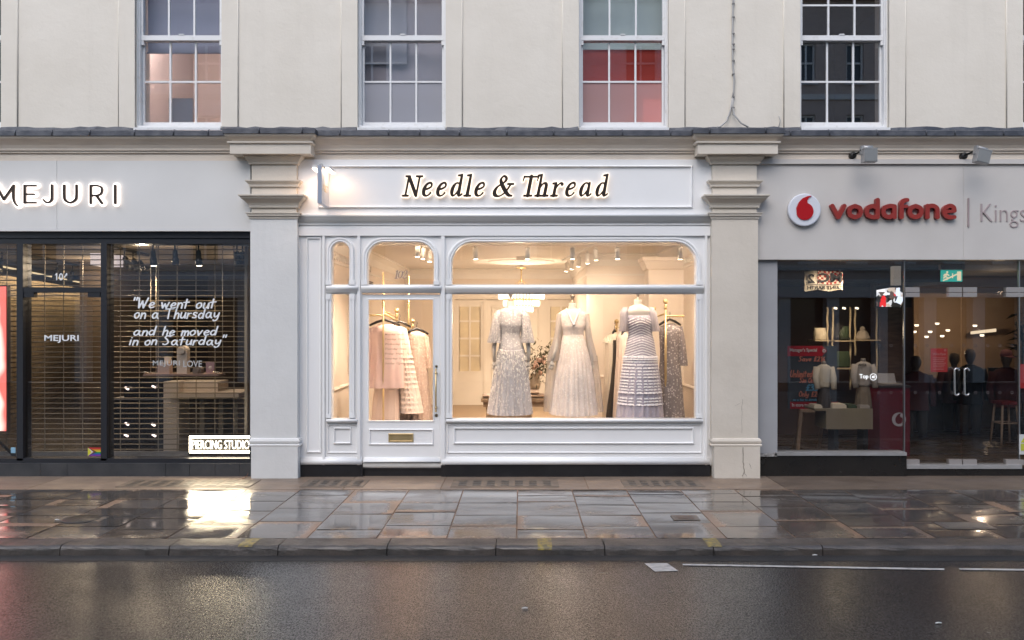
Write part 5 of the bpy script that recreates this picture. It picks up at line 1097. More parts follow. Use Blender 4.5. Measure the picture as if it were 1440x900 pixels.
HND = {'a': [(1, [(.42, .5), (.22, .56), (.06, .3), (.15, .03), (.34, .14), (.44, .52)]), (1, [(.44, .52), (.42, .2), (.52, .0)])], 'c': [(1, [(.4, .5), (.2, .52), (.06, .25), (.2, .02), (.4, .1)])],
 'd': [(1, [(.4, .45), (.2, .54), (.05, .26), (.16, .02), (.34, .14), (.44, .5)]), (0, [(.48, 1.0), (.4, .02)])], 'e': [(1, [(.07, .28), (.3, .32), (.38, .46), (.24, .56), (.08, .34), (.14, .04), (.38, .1)])],
 'h': [(0, [(.14, .98), (.06, 0)]), (1, [(.08, .3), (.26, .54), (.38, .4), (.36, 0)])], 'i': [(0, [(.12, .54), (.08, 0)]), (0, [(.15, .78), (.16, .8)])], 'j': [(1, [(.16, .54), (.12, -.1), (-.02, -.2)]), (0, [(.18, .78), (.19, .8)])], 'l': [(0, [(.16, 1.), (.1, 0)])],
 'm': [(0, [(.08, .54), (.04, 0)]), (1, [(.06, .3), (.2, .54), (.27, .4), (.25, 0)]), (1, [(.27, .3), (.42, .54), (.5, .4), (.5, 0)])], 'n': [(0, [(.1, .54), (.05, 0)]), (1, [(.07, .3), (.25, .54), (.38, .42), (.37, 0)])],
 'o': [(1, [(.24, .55), (.06, .36), (.1, .06), (.26, .02), (.4, .24), (.36, .5), (.24, .55)])], 'p': [(0, [(.1, .54), (.02, -.3)]), (1, [(.08, .4), (.26, .55), (.38, .34), (.24, .04), (.08, .12)])], 'r': [(0, [(.1, .54), (.06, 0)]), (1, [(.08, .28), (.2, .5), (.34, .52)])],
 's': [(1, [(.36, .5), (.16, .54), (.1, .38), (.3, .22), (.28, .04), (.06, .04)])], 't': [(0, [(.2, .9), (.14, .02)]), (0, [(.0, .58), (.38, .62)])], 'u': [(1, [(.1, .54), (.07, .14), (.18, .0), (.36, .18), (.42, .54)]), (0, [(.42, .54), (.42, 0)])],
 'v': [(0, [(.06, .54), (.18, 0), (.4, .54)])], 'w': [(0, [(.04, .54), (.14, .0), (.28, .42), (.4, 0), (.56, .56)])], 'y': [(1, [(.08, .54), (.1, .2), (.22, .14), (.4, .34)]), (1, [(.44, .54), (.34, -.1), (.12, -.26), (.04, -.16)])],
 'W': [(0, [(.04, 1.), (.12, .02), (.32, .7), (.44, .02), (.7, 1.0)])], 'T': [(0, [(.0, .95), (.6, 1.)]), (0, [(.3, .96), (.26, 0)])], 'S': [(1, [(.48, .92), (.24, 1.), (.1, .8), (.3, .5), (.36, .2), (.16, .0), (.0, .08)])], 'U': [(1, [(.1, .98), (.06, .2), (.24, 0), (.44, .2), (.5, .98)])],
 'P': [(0, [(.12, 1.), (.08, 0)]), (1, [(.1, .98), (.4, .94), (.42, .6), (.1, .48)])], 'O': [(1, [(.3, 1.), (.08, .7), (.08, .25), (.3, 0), (.52, .3), (.5, .75), (.3, 1.)])],
 '£': [(1, [(.46, .86), (.32, .98), (.2, .8), (.22, .2), (.06, .03)]), (0, [(.06, .03), (.5, .05)]), (0, [(.06, .48), (.38, .5)])], '1': [(0, [(.1, .8), (.22, 1.), (.2, 0)])], '2': [(1, [(.06, .8), (.22, 1.), (.38, .8), (.3, .5), (.04, .04)]), (0, [(.04, .04), (.44, .04)])], '3': [(1, [(.06, .92), (.28, 1.), (.36, .78), (.16, .54), (.4, .36), (.3, .04), (.04, .06)])],
 '5': [(0, [(.4, .98), (.12, .98), (.1, .58)]), (1, [(.1, .58), (.34, .58), (.42, .3), (.28, .02), (.04, .06)])], '6': [(1, [(.38, .96), (.14, .6), (.08, .2), (.26, .0), (.42, .24), (.28, .46), (.1, .3)])], '4': [(0, [(.3, 1.), (.04, .36), (.46, .36)]), (0, [(.34, .6), (.32, 0)])],
 '"': [(0, [(.08, 1.1), (.05, .84)]), (0, [(.26, 1.1), (.23, .84)])], ' ': []}
HC = {}
def hand_line(mb, tx, px0, px1, pb, em, y, y0, y1, wgt=hw, track=.1, mi=0):
    """em: x-unit height in photo pixels"""
    adv = []; x = 0
    for ch in tx:
        if ch == ' ': x += .42; adv.append(None); continue
        w_ = max(p[0] for s in HND[ch] for p in s[1]); adv.append(x); x += w_ + track
    sc_ = (X(px1, y) - X(px0, y)) / x; s = em * (10 + y) / 1180
    for ch, a in zip(tx, adv):
        if a is None: continue
        if (ch, wgt) not in HC: HC[ch, wgt] = outline([(sm, [(p[0], p[1], wgt) for p in pts]) for sm, pts in HND[ch]], 0, .035)
        j = .03 * math.sin(7 * a + len(tx))
        mb.plate([[(X(px0, y) + (a + p[0] + .12 * p[1]) * sc_, Z(pb, y) + (p[1] + j) * s) for p in lp] for lp in HC[ch, wgt]], y0, y1, mi)
m_ = MB()
for tx, a, b, pb in (('"We went out', 186, 304, 433.5), ('on a Thursday', 188, 309, 447.5), ('and he moved', 187, 306, 471.5), ('in on Saturday"', 181, 318, 485)): hand_line(m_, tx, a, b, pb, 14 if tx[0] in '"Wo' else 12.5, .2, vy0, vy1, .062)
solo('glass_lettering', m_, vin, 'large white handwritten four line quote on the grilled window', 'lettering', (X(247, .2), .198, Z(485, .2)))
# stickers
fl_ = thing('pride_sticker', 'small rainbow progress flag sticker low on the dark framed glass door', 'sticker', (X(133, .2), .198, Z(642, .2)))
def prq(px, py, y=.198): return (X(px, y), y, Z(py, y))
m_ = MB()
for i in range(6):
    a, b = 629.3 + i * 2, 629.3 + (i + 1) * 2; m_.box(X(124, .2), X(143, .2), .1955, .199, Z(b, .2), Z(a, .2), i)
build('stripes', m_, [pm('flag%d' % i, c, .5) for i, c in enumerate(((.45, .02, .03), (.6, .2, .02), (.6, .5, .03), (.02, .25, .06), (.03, .08, .35), (.2, .03, .3)))], fl_)
m_ = MB()
for i, (o, c) in enumerate(((12.5, 0), (10, 1), (7.5, 2), (5.5, 3))): m_.plate([[(X(124, .2), Z(641.3 , .2)), (X(124, .2), Z(629.3, .2)), (X(124 + o, .2), Z(635.3, .2))]], .1945 - i * .001, .1952 - i * .001, i)
build('chevron', m_, [pm('chev%d' % i, c, .5) for i, c in enumerate(((.02, .02, .02), (.2, .09, .04), (.75, .7, .72), (.62, .58, .05)))], fl_)
m_ = MB(); m_.box(X(15.5, .2), X(22, .2), .196, .199, Z(637, .2), Z(629, .2)); m_.box(X(15.5, .2), X(22.4, .2), .1945, .1955, Z(641, .2), Z(637, .2), 1); solo('sticker', m_, [pm('sticker_blue', (.25, .45, .6), .5), black], 'tiny blue and black window sticker beside the dark mullion', 'sticker', (X(18, .2), .198, Z(641, .2)))
# roller grille
gr = thing('roller_grille', 'closed tan steel roller grille behind the dark framed glass', 'roller grille', (-6, .68, .2))
gm = pm('grille_steel', (.36, .30, .22), .42, metal=.35, c2=(.28, .24, .18), ns=4); gy = .68
m_ = MB(); k = 0; py = 351.
while py < 634:
    m_.tube([(-9.2, gy, Z(py, gy)), (X(349, gy), gy, Z(py, gy))], .0066, 6); py += 7.2
gb = build('bar', m_, gm, gr)
m_ = MB(); px = -70.
while px < 346: m_.box(X(px, gy) - .004, X(px, gy) + .004, gy - .006, gy + .006, Z(634, gy), Z(344, gy)); px += 26.6
build('link', m_, gm, gr)
m_ = MB(); m_.box(-9.2, X(265.5, gy), gy - .02, gy + .02, Z(644, gy), Z(634.5, gy)); build('bottom_rail', m_, pm('rail_grey', (.34, .33, .32), .45, metal=.3, c2=(.25, .24, .23), ns=6), gr)
m_ = MB(); m_.box(X(345.5, gy), X(349.5, gy), gy - .05, gy + .05, Z(636, gy), Z(343, gy)); m_.box(X(32, gy), X(38, gy), gy - .05, gy - .02, Z(638, gy), Z(438, gy)); m_.box(X(39.5, gy), X(43, gy), gy - .05, gy + .03, Z(638, gy), Z(438, gy)); build('guide_rail', m_, pm('guide_tan', (.42, .36, .27), .45, metal=.2), gr)
# neon box
ns_ = thing('lit_sign', 'blazing white framed light sign low in the grilled window', 'sign', (X(308, .3), .3, Z(637, .3)))
yq = .30; wl = emit('neon_white', (1, .88, .66), 15); m_ = MB()
x0, x1 = X(266.2, yq), X(352.5, yq); z0, z1 = Z(636.8, yq), Z(613.3, yq)
m_.box(x0, x1, yq + .012, yq + .05, z0, z1); build('back_panel', m_, pm('sign_back', (.045, .04, .028), .7), ns_)
m_ = MB(); th_ = .022; m_.box(x0, x1, yq, yq + .0115, z0, z0 + th_); m_.box(x0, x1, yq, yq + .0115, z1 - th_, z1); m_.box(x0, x0 + th_, yq, yq + .0115, z0 + th_, z1 - th_); build('light_frame', m_, wl, ns_)
m_ = MB().text('PIERCING STUDIO', X(269.8, yq), X(350.2, yq), Z(631.6, yq), Z(619.2, yq), yq - .002, yq + .0115, -.004, 0); build('lettering', m_, emit('neon_letter', (1, .93, .80), 2.0), ns_)
lamp('AREA', ((x0 + x1) / 2, yq - .02, (z0 + z1) / 2), 4.5, (1, .84, .56), ns_, .3, ((x0 + x1) / 2, -3, (z0 + z1) / 2)); la = bpy.data.objects[[o.name for o in ns_.children if o.type == 'LIGHT'][0]].data; la.shape = 'RECTANGLE'; la.size = x1 - x0; la.size_y = z1 - z0
# capitals of the fascia sign
mj, mn = .066, .066
MEJ = {'M': [(0, [(-.75, .0, mn), (-.52, .97, mn), (-.1, .22, mn)]), (0, [(-.1, .22, mn), (.42, .96, mn)]), (1, [(.42, .95, mn), (.4, .4, mn), (.46, .08, .05), (.62, -.12, .035)])],
 'E': [(0, [(.07, .05, mn), (.07, .95, mn)]), (0, [(.05, .95, .05), (.66, .95, .05)]), (0, [(.05, .5, .05), (.56, .5, .05)]), (0, [(.05, .05, .05), (.66, .05, .05)])],
 'J': [(1, [(.46, .97, mn), (.46, .4, mn), (.44, .2, mn), (.3, .07, .05), (.14, .08, .05), (.0, .22, .04)])], 'U': [(1, [(.07, .96, mn), (.07, .45, mn), (.12, .2, mn), (.38, .05, .055), (.66, .2, mn), (.72, .45, mn), (.72, .96, mn)])],
 'R': [(0, [(.07, .03, mn), (.07, .95, mn)]), (1, [(.07, .95, .05), (.42, .95, .05), (.64, .85, .055), (.66, .65, .06), (.58, .5, .055), (.36, .43, .05), (.07, .43, .05)]), (0, [(.38, .42, mn), (.66, .03, mn)])], 'I': [(0, [(.07, .03, mn), (.07, .95, mn)])]}
halo_sign('shop_sign', 'back-lit dark widely spaced capitals on the grey fascia', [('M', 11.5), ('E', 36.2), ('J', 64), ('U', 91.5), ('R', 128.6), ('I', 162.8)], Z(287.2, .08), 26.5 * 10.08 / 1180, .08, 0., MEJ, halow, .017)

# ------------------------------------------------------------------ jeweller interior
ji = thing('shop_interior', 'dim brown jewellery shop room with a washed brick wall', 'shop interior', (-6, 4, .1))
dkw = pm('brown_wall', (.15, .115, .085), .75, c2=(.12, .09, .07), ns=1.5); dkceil = pm('brown_ceiling', (.34, .28, .22), .8)
def brickmat():
    m, n, o = newmat('painted_brick'); p = N(n, 'ShaderNodeBsdfPrincipled'); n.links.new(p.outputs[0], o.inputs[0]); g = N(n, 'ShaderNodeNewGeometry').outputs['Position']
    mp = N(n, 'ShaderNodeMapping'); mp.inputs['Rotation'].default_value = (R(90), 0, 0); n.links.new(g, mp.inputs[0])
    sp = N(n, 'ShaderNodeSeparateXYZ'); n.links.new(g, sp.inputs[0]); cb_ = N(n, 'ShaderNodeCombineXYZ'); n.links.new(sp.outputs[1], cb_.inputs[0]); n.links.new(sp.outputs[2], cb_.inputs[1])
    b = N(n, 'ShaderNodeTexBrick'); b.inputs['Scale'].default_value = 1; b.inputs['Brick Width'].default_value = .23; b.inputs['Row Height'].default_value = .075; b.inputs['Mortar Size'].default_value = .008
    b.inputs['Color1'].default_value = (.26, .2, .13, 1); b.inputs['Color2'].default_value = (.2, .15, .1, 1); b.inputs['Mortar'].default_value = (.1, .08, .06, 1); n.links.new(cb_.outputs[0], b.inputs[0]); n.links.new(b.outputs[0], p.inputs['Base Color']); p.inputs['Roughness'].default_value = .8
    bp = N(n, 'ShaderNodeBump'); bp.inputs['Strength'].default_value = .8; bp.inputs['Distance'].default_value = .01; bp.invert = True; n.links.new(b.outputs['Fac'], bp.inputs['Height']); n.links.new(bp.outputs[0], p.inputs['Normal']); return m
brickm = brickmat()
JX1 = X(352) + .02
m_ = MB(); m_.box(-11.5, JX1, 9.5, 9.6, 0, 3); m_.box(JX1 - .02, JX1 + .06, .42, 9.5, 0, 3); m_.box(-11.6, -11.5, .42, 9.6, 0, 3); m_.box(-11.6, -9.3, .3, .42, 0, 3); m_.box(X(112, 5.), X(160, 5.), 5., 9.5, .1, 2.95); build('wall', m_, dkw, ji)
m_ = MB(); a, b = Vector((-7.55, 1.2, 0)), Vector((-9.9, 9.5, 0)); d = (b - a).normalized(); nr = Vector((d.y, -d.x, 0)); m_.obox(((a + b) / 2) + Vector((0, 0, 1.35)) - nr * .06, d * (b - a).length / 2, nr * .05, (0, 0, 1.25)); build('brick_wall', m_, brickm, ji)
m_ = MB(); m_.box(-11.6, JX1 + .06, .4, 9.6, 2.95, 3.02); build('ceiling', m_, dkceil, ji)
m_ = MB(); m_.box(-11.6, JX1 + .06, .4, 9.6, .0, .1); build('floor', m_, pm('dark_floor', (.09, .07, .055), .25, c2=(.06, .05, .04)), ji)
m_ = MB(); q = (a + b) / 2 + nr * .03; m_.obox(q + Vector((0, 0, 2.72)), d * (b - a).length / 2, nr * .015, (0, 0, .012)); solo('cove_light', m_, emit('cove_led', (1, .78, .46), .5), 'glowing strip along the top of the brick wall', 'cove light', tuple(q + Vector((0, 0, 2.72))))
cl_ = lamp('AREA', tuple(q + nr * .25 + Vector((0, 0, 2.62))), 26, (1, .76, .44), bpy.data.objects['cove_light'], 1); cl_.data.shape = 'RECTANGLE'; cl_.data.size = .1; cl_.data.size_y = (b - a).length * .95
cl_.rotation_euler = Matrix((( -nr * 1.0 - Vector((0, 0, 1.2))).normalized().cross(d).normalized(), d, ((nr + Vector((0, 0, 1.2))).normalized()))).transposed().to_euler()
blk = pm('black_metal', (.015, .014, .014), .45)
def jtrack(p0, p1, lab):
    m_ = MB(); dd = Vector(p1) - Vector(p0); u = dd / 2; m_.obox((Vector(p0) + Vector(p1)) / 2, u, Vector((-u.y, u.x, 0)).normalized() * .022, (0, 0, .02)); solo('lighting_track', m_, blk, lab, 'lighting track', tuple((Vector(p0) + Vector(p1)) / 2))
ta, tb_ = Vector((-7.4, 1.4, 2.9)), Vector((-8.6, 8, 2.9)); jtrack(ta, tb_, 'black lighting track running beside the lit brick wall')
jtrack(Vector((X(148, 1.6), 1.6, 2.93)), Vector((X(208, 3.4), 3.4, 2.93)), 'short black lighting track slanting behind the quote window')
jtrack(Vector((X(190, .36), .36, 2.825)), Vector((X(300, .36), .36, 2.825)), 'black front lighting track over the window display')
def jspot(x, y, zt, ln, lab, lit=False, power=0, tilt=(0, 0), r_=.04, stem=.06):
    t = thing('track_spotlight', lab, 'spotlight', (x, y, zt), 'black track spotlights in the jewellery shop'); dv = Vector((tilt[0], tilt[1], -1)).normalized(); p = Vector((x, y, zt - stem))
    m_ = MB(); m_.tube([(x, y, zt), p], .01, 6); build('stem', m_, blk, t)
    m_ = MB(); m_.tube([p, p + dv * .02, p + dv * ln * .5, p + dv * ln * .52, p + dv * ln], [r_ * .6, r_ * .75, r_ * .8, r_, r_ * 1.05], 14); build('body', m_, blk, t)
    if lit: m_ = MB(); q = p + dv * (ln + .001); m_.tube([q, q + dv * .004], r_ * .8, 12); build('lens', m_, emit('jspot_lens', (1, .85, .65), 10), t)
    if power: lamp('SPOT', p + dv * (ln + .03), power, (1, .78, .52), t, .04, p + dv * 2, 90, .8)
for i, (px, lab) in enumerate(((215, 'black spotlight hanging over the quote on the door side'), (246, 'unlit black spotlight in the middle of the three over the quote'), (279, 'black spotlight hanging over the quote on the pale pilaster side'))): jspot(X(px, .36), .36, 2.805, .19, lab, i != 1, 20 if i == 2 else 20 if i == 0 else 0, (.02, .08))
for i, q in enumerate((.12, .27, .45, .56, .66, .84, 1.)):
    p = ta.lerp(tb_, q); jspot(p.x, p.y, 2.88, .22, ('first', 'second', 'third', 'fourth', 'fifth', 'sixth', 'last')[i] + ' black spotlight along the track by the lit brick wall, counted from the street', False, 0, (-.3, 0), .045, .1)
for i, (px, yy) in enumerate(((175, 2.1), (187, 2.5), (196, 2.9))): jspot(X(px, yy), yy, 2.9, .2, ('foremost', 'middle', 'hindmost')[i] + ' black spotlight on the short slanting track', False, 0, (.5, .1), .05, .1)
for i, (px, yy) in enumerate(((333, 1.2), (341, 1.2), (346, 1.3))): jspot(X(px, yy), yy, 2.9, .2, ('first', 'second', 'last')[i] + ' of three dark spotlights in the window corner by the pale pilaster', False, 0, (.1, .1), .05, .1)
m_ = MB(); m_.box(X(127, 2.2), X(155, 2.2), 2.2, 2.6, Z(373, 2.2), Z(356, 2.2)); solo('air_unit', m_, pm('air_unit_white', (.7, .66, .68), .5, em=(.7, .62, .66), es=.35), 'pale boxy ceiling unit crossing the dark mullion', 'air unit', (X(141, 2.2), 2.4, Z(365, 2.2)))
for loc, pw in (((-5.2, 1.5, 2.6), 20), ((-4.2, 4.0, 2.6), 18), ((-7.2, 4.5, 2.5), 18)): lamp('POINT', loc, pw * .85, (1, .80, .56), None, .04)  # room fill from point lights without any fitting
# window display
yd = .45; pinkcream = pm('display_cream', (.68, .58, .48), .5); dc = pm('display_dark', (.02, .02, .025), .2)
tb = thing('display_shelf', 'thin brown display shelf behind the faint grey lettering', 'shelf', (X(260, yd), yd, Z(527, yd)))
m_ = MB(); m_.box(X(207, yd), X(312, yd), yd - .12, yd + .12, Z(528, yd), Z(525.2, yd)); build('shelf_board', m_, pm('shelf_brown', (.3, .2, .16), .4), tb)
m_ = MB()
for px in (209.5, 217, 311): m_.tube([(X(px, yd), yd + .05, Z(526, yd)), (X(px, yd), yd + .05, 2.95)], .0045, 6)
build('hanging_wire', m_, pm('wire_pale', (.6, .52, .4), .4), tb)
def riser(px0, px1, pt, lab, mt, round_=False, dep=.05, yy=yd):
    x0, x1 = X(px0, yy), X(px1, yy); z0, z1 = Z(525.1, yy), Z(pt, yy); m_ = MB()
    if round_:
        r = (x1 - x0) / 2; lp = [(x0, z0)] + [((x0 + x1) / 2 - r * math.cos(math.pi * k / 16), z1 - r + r * math.sin(math.pi * k / 16)) for k in range(17)] + [(x1, z0)]
        m_.plate([lp], yy - dep, yy + dep); m_.tube([((x0 + x1) / 2, yy - dep, z1 - r), ((x0 + x1) / 2, yy - dep - .02, z1 - r)], r * .62, 20)
    else: m_.box(x0, x1, yy - dep, yy + dep, z0, z1)
    solo('display_block', m_, mt, lab, 'display block', ((x0 + x1) / 2, yy, z0), 'display blocks on the jewellery shelf')
riser(251, 265, 486, 'tall cream round topped jewellery stand', pinkcream, True); riser(232.5, 240, 502, 'narrow cream block behind the wider one', pinkcream, False, .03, yd + .06); riser(224, 240.5, 510.5, 'low pink cream block near the shelf end', pm('display_pink', (.5, .36, .28), .5))
riser(273, 285, 515, 'low round topped grey stand on the shelf', pm('display_taupe', (.2, .16, .13), .5), True); 
m_ = MB(); m_.box(X(290, yd), X(301.5, yd), yd - .01, yd + .01, Z(525, yd), Z(509, yd)); m_.ball((X(296, yd), yd - .005, Z(517, yd)), .03, 8, 1, .3, 1, 1); solo('photo_card', m_, [pm('card_mauve', (.42, .27, .28), .5), pm('card_pale', (.6, .5, .46), .6)], 'small mauve photo card standing on the jewellery shelf', 'card', (X(296, yd), yd, Z(525, yd)))
for px in (212, 306):
    m_ = MB()
    for k in range(9): m_.ball((X(px, yd) + rnd.uniform(-.05, .05), yd - .08 + rnd.uniform(-.03, .05), Z(524.6, yd) + rnd.uniform(0, .02)), .012, 6)
    solo('jewellery', m_, pm('bright_gold', (.9, .78, .6), .12, metal=1.), 'small heap of glinting jewellery on the shelf ' + ('end toward the door' if px < 250 else 'end toward the pale pilaster'), 'jewellery', (X(px, yd), yd - .06, Z(525, yd)))
yt = 1.3
tb = thing('display_counter', 'pale topped display counter with square legs behind the grille', 'counter', (X(300, yt), yt, .1))
m_ = MB(); m_.box(X(250, yt), X(346, yt), yt - .3, yt + .4, Z(556, yt), Z(550, yt)); m_.box(X(252, yt), X(310, yt), yt - .1, yt + .3, Z(549.7, yt), Z(536, yt)); build('counter_top', m_, pinkcream, tb)
m_ = MB()
m_.box(X(241, yt), X(262, yt), yt - .25, yt + .1, .1, Z(535, yt), 1)
for px in (292, 318, 338): m_.box(X(px, yt) - .03, X(px, yt) + .03, yt - .2, yt + .3, .1, Z(556.2, yt))
build('counter_leg', m_, [pm('leg_olive', (.2, .17, .12), .5), pinkcream], tb)
yc = 1.6
tb = thing('stand_in_cabinet', 'glossy black cabinet in place of a reflected car, with glowing glints', 'cabinet', (X(195, yc), yc, .1))  # dark car reflection built as a cabinet
m_ = MB(); m_.box(X(160, yc), X(234, yc), yc, yc + .5, .1, Z(560, yc)); m_.box(X(172, yc), X(236, yc), yc + .05, yc + .4, Z(559.7, yc), Z(533, yc)); build('carcass', m_, dc, tb)
m_ = MB(); m_.box(X(158, yc), X(238, yc), yc - .04, yc + .5, Z(562, yc), Z(559.8, yc)); build('edge_strip', m_, steel, tb)
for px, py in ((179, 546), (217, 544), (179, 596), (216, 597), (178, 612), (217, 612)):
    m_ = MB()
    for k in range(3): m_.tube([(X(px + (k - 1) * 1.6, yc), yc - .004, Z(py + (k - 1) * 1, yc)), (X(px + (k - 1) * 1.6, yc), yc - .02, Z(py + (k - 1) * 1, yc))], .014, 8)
    build('glint_stub', m_, emit('glint_glow', (1, .82, .74), 1.6), tb)  # bright highlights put in as small glowing stubs
m_ = MB(); yb = .36; m_.box(X(-60, yb), X(8, yb), yb, yb + .05, Z(606.5, yb), Z(402.5, yb), 0); m_.box(X(-62, yb), X(9.5, yb), yb + .01, yb + .06, Z(608, yb), Z(401, yb), 1)
lb_ = thing('light_box', 'glowing coral picture light box at the window edge', 'light box', (X(-20, yb), yb, Z(606, yb)))
build('casing', MB().box(X(-62, yb), X(9.3, yb), yb + .012, yb + .08, Z(608.5, yb), Z(400.5, yb)), pm('casing_bronze', (.16, .13, .1), .4, metal=.4), lb_)
def postermat():
    m, n, o = newmat('coral_poster'); e = N(n, 'ShaderNodeEmission'); n.links.new(e.outputs[0], o.inputs[0]); g = N(n, 'ShaderNodeNewGeometry').outputs['Position']
    wv = N(n, 'ShaderNodeTexWave'); wv.inputs['Scale'].default_value = 1.1; wv.inputs['Distortion'].default_value = 7; wv.inputs['Detail'].default_value = 2; n.links.new(g, wv.inputs[0])
    n.links.new(mixc(n, ramp(n, wv.outputs['Fac'], [(.45, 0.), (.9, 1.)]), (.85, .13, .11), (.95, .62, .55)), e.inputs[0]); e.inputs[1].default_value = 1.15; return m
build('picture', MB().box(X(-60, yb), X(7.8, yb), yb, yb + .0115, Z(606, yb), Z(403, yb)), postermat(), lb_)
m_ = MB()
for s_ in (-1, 1): m_.tube([(X(-26, .5) + s_ * .1, .5, Z(608, .5)), (X(-26, .5) + s_ * .42, .6, .1)], .02, 6)
build('leg', m_, blk, lb_)
# ------------------------------------------------------------------ phone shop: fascia, letters, glass front
ps = thing('shopfront', 'frameless glass shopfront with a warm grey fascia and red letters', 'shopfront', (6, .1, 0))
FY2 = .07
m_ = MB(); m_.box(X(1062), X(1354.6, FY2), FY2, .3, Z(365, FY2), Z(224, FY2)); m_.box(X(1355.1, FY2), 9.3, FY2, .3, Z(365, FY2), Z(224, FY2)); m_.box(X(1354.5, FY2), X(1355.2, FY2), FY2 + .003, .2, Z(365, FY2), Z(224, FY2)); m_.box(X(1064), 9.3, FY2 - .03, FY2 + .01, Z(231, FY2), Z(224.5, FY2)); build('fascia', m_, warmfascia, ps)
m_ = MB(); m_.box(X(1064), X(1093.2, .12), .12, .5, Z(637, .12), Z(365.2, .12)); build('side_panel', m_, pm('panel_grey', (.36, .365, .38), .45, c2=(.33, .33, .345), ns=3), ps)
m_ = MB(); m_.box(X(1062), X(1275, .11), .11, .5, 0, Z(641, .11)); m_.box(X(1275, .11), 9.3, .14, .5, 0, Z(659.5, .14)); build('plinth', m_, pm('gloss_black', (.013, .012, .012), .12, c2=(.02, .018, .016), ns=3, rough2=.3), ps)
m_ = MB(); m_.box(X(1093), X(1275, .1), .095, .3, Z(640.7, .1), Z(636.2, .1)); m_.box(X(1275, .13), X(1437, .13), .125, .3, Z(659.2, .13), Z(654, .13)); build('sill', m_, pm('alu_sill', (.50, .49, .49), .35, metal=.5, c2=(.42, .41, .4), ns=6), ps)
m_ = MB(); m_.box(X(1066), X(1092.5, .1), .095, .12, Z(642, .1), Z(637.5, .1)); build('chipped_render', m_, pm('chipped', (.42, .41, .4), .7, c2=(.1, .09, .09), ns=30, bump=.8, bs=40), ps)
def pane(px0, px1, pt, pb, y=.2, par=None): return build('pane', MB().box(X(px0, y), X(px1, y), y, y + .01, Z(pb, y), Z(pt, y)), gld, par or ps)
pane(1093.5, 1271.3, 366, 637); pane(1271.8, 1351.6, 366, 404); pane(1352.2, 1432.5, 366, 404); pane(1433, 1790, 366, 637)
for px in (1271.4, 1433): build('glazing_bar', MB().box(X(px, .2) - .007, X(px, .2) + .007, .19, .22, Z(654, .2), Z(366, .2)), steel, ps)
fit_m = pm('fitting_silver', (.46, .42, .40), .38, metal=.55)
for a, b, lab in ((1272, 1351, None), (1353, 1432.5, None)):
    d = build('glass_door', MB().box(X(a, .2), X(b, .2), .2, .212, Z(653.5, .2), Z(404.5, .2)), gld, ps)
    e0, e1 = ((1272, 1291.5), (1333, 1351)) if a < 1300 else ((1352.5, 1372), (1413, 1438))
    for q0, q1 in (e0, e1):
        for t_, u_ in ((411.6, 417.5), (645.8, 653.4), (404, 410.8)): build('patch_fitting', MB().box(X(q0, .2), X(q1, .2), .17, .24, Z(u_, .2), Z(t_, .2)), fit_m, d)
    hx = 1345.5 if a < 1300 else 1359.5; m_ = MB(); P = []
    for k in range(25):
        u = 2 * math.pi * k / 24; P.append((X(hx, .14) + .027 * math.cos(u), .14, Z(537, .14) + .027 * math.sin(u) + (.135 if math.sin(u) >= 0 else -.135)))
    m_.tube(P, .0115, 10, cap=False)
    for s_ in (-1, 1): m_.tube([(X(hx, .14), .14, Z(537, .14) + s_ * .155), (X(hx, .14), .2, Z(537, .14) + s_ * .155)], .01, 8)
    build('handle', m_, pm('chrome', (.5, .48, .47), .25, metal=.9), d)
# lettering
VOD = {'v': [(0, [(.1, .62, .1), (.38, .1, .1), (.66, .62, .1)])], 'o': [(1, [(.37, .62, .1), (.13, .5, .1), (.13, .22, .1), (.37, .1, .1), (.61, .22, .1), (.61, .5, .1), (.37, .62, .1)])],
 'd': [(1, [(.6, .52, .1), (.37, .62, .1), (.13, .5, .1), (.13, .22, .1), (.37, .1, .1), (.6, .12, .1)]), (0, [(.61, .9, .1), (.61, .1, .1)])], 'a': [(1, [(.6, .6, .1), (.37, .62, .1), (.13, .5, .1), (.13, .22, .1), (.37, .1, .1), (.6, .22, .1)]), (0, [(.62, .6, .1), (.62, .1, .1)])],
 'f': [(1, [(.4, .9, .09), (.26, .88, .1), (.14, .74, .1), (.13, .5, .1), (.13, .1, .1)]), (0, [(.13, .6, .07), (.38, .6, .07)])], 'n': [(0, [(.1, .62, .1), (.1, .1, .1)]), (1, [(.1, .6, .1), (.35, .63, .1), (.54, .52, .1), (.57, .3, .1), (.57, .1, .1)])],
 'e': [(0, [(.13, .36, .075), (.56, .38, .075)]), (1, [(.57, .4, .1), (.53, .56, .1), (.35, .63, .1), (.14, .5, .1), (.12, .25, .1), (.3, .1, .1), (.58, .1, .085)])]}
redm = pm('sign_red', (.29, .03, .022), .4, c2=(.25, .025, .02), ns=3)
vt = thing('shop_sign', 'raised red lower case shop lettering on the warm grey fascia', 'sign', (X(1256, .05), .05, Z(308)))
for chx, px in zip('vodafone', (1167.6, 1191.3, 1216, 1239.3, 1264, 1276.4, 1301.3, 1325)):
    m_ = MB().plate(place(outline(VOD[chx], 0, .02), X(px, .02), Z(308.2, .02), 30 * 10.02 / 1180), .015, .0705); build('letter', m_, redm, vt)
lg = thing('logo_disc', 'round white badge with a red comma drop on the fascia', 'sign', (X(1131, .03), .03, Z(318)))
lx, lz, lr = X(1131, .03), Z(295.2, .03), 23 * 10.03 / 1180
m_ = MB(); m_.rings([[(lx + r * math.cos(a), yy, lz + r * math.sin(a)) for a in (2 * math.pi * k / 48 for k in range(48))] for r, yy in ((lr, .0705), (lr, .025), (lr * .97, .018), (lr * .9, .02))], 0, True); build('disc', m_, pm('badge_white', (.66, .68, .74), .3), lg)
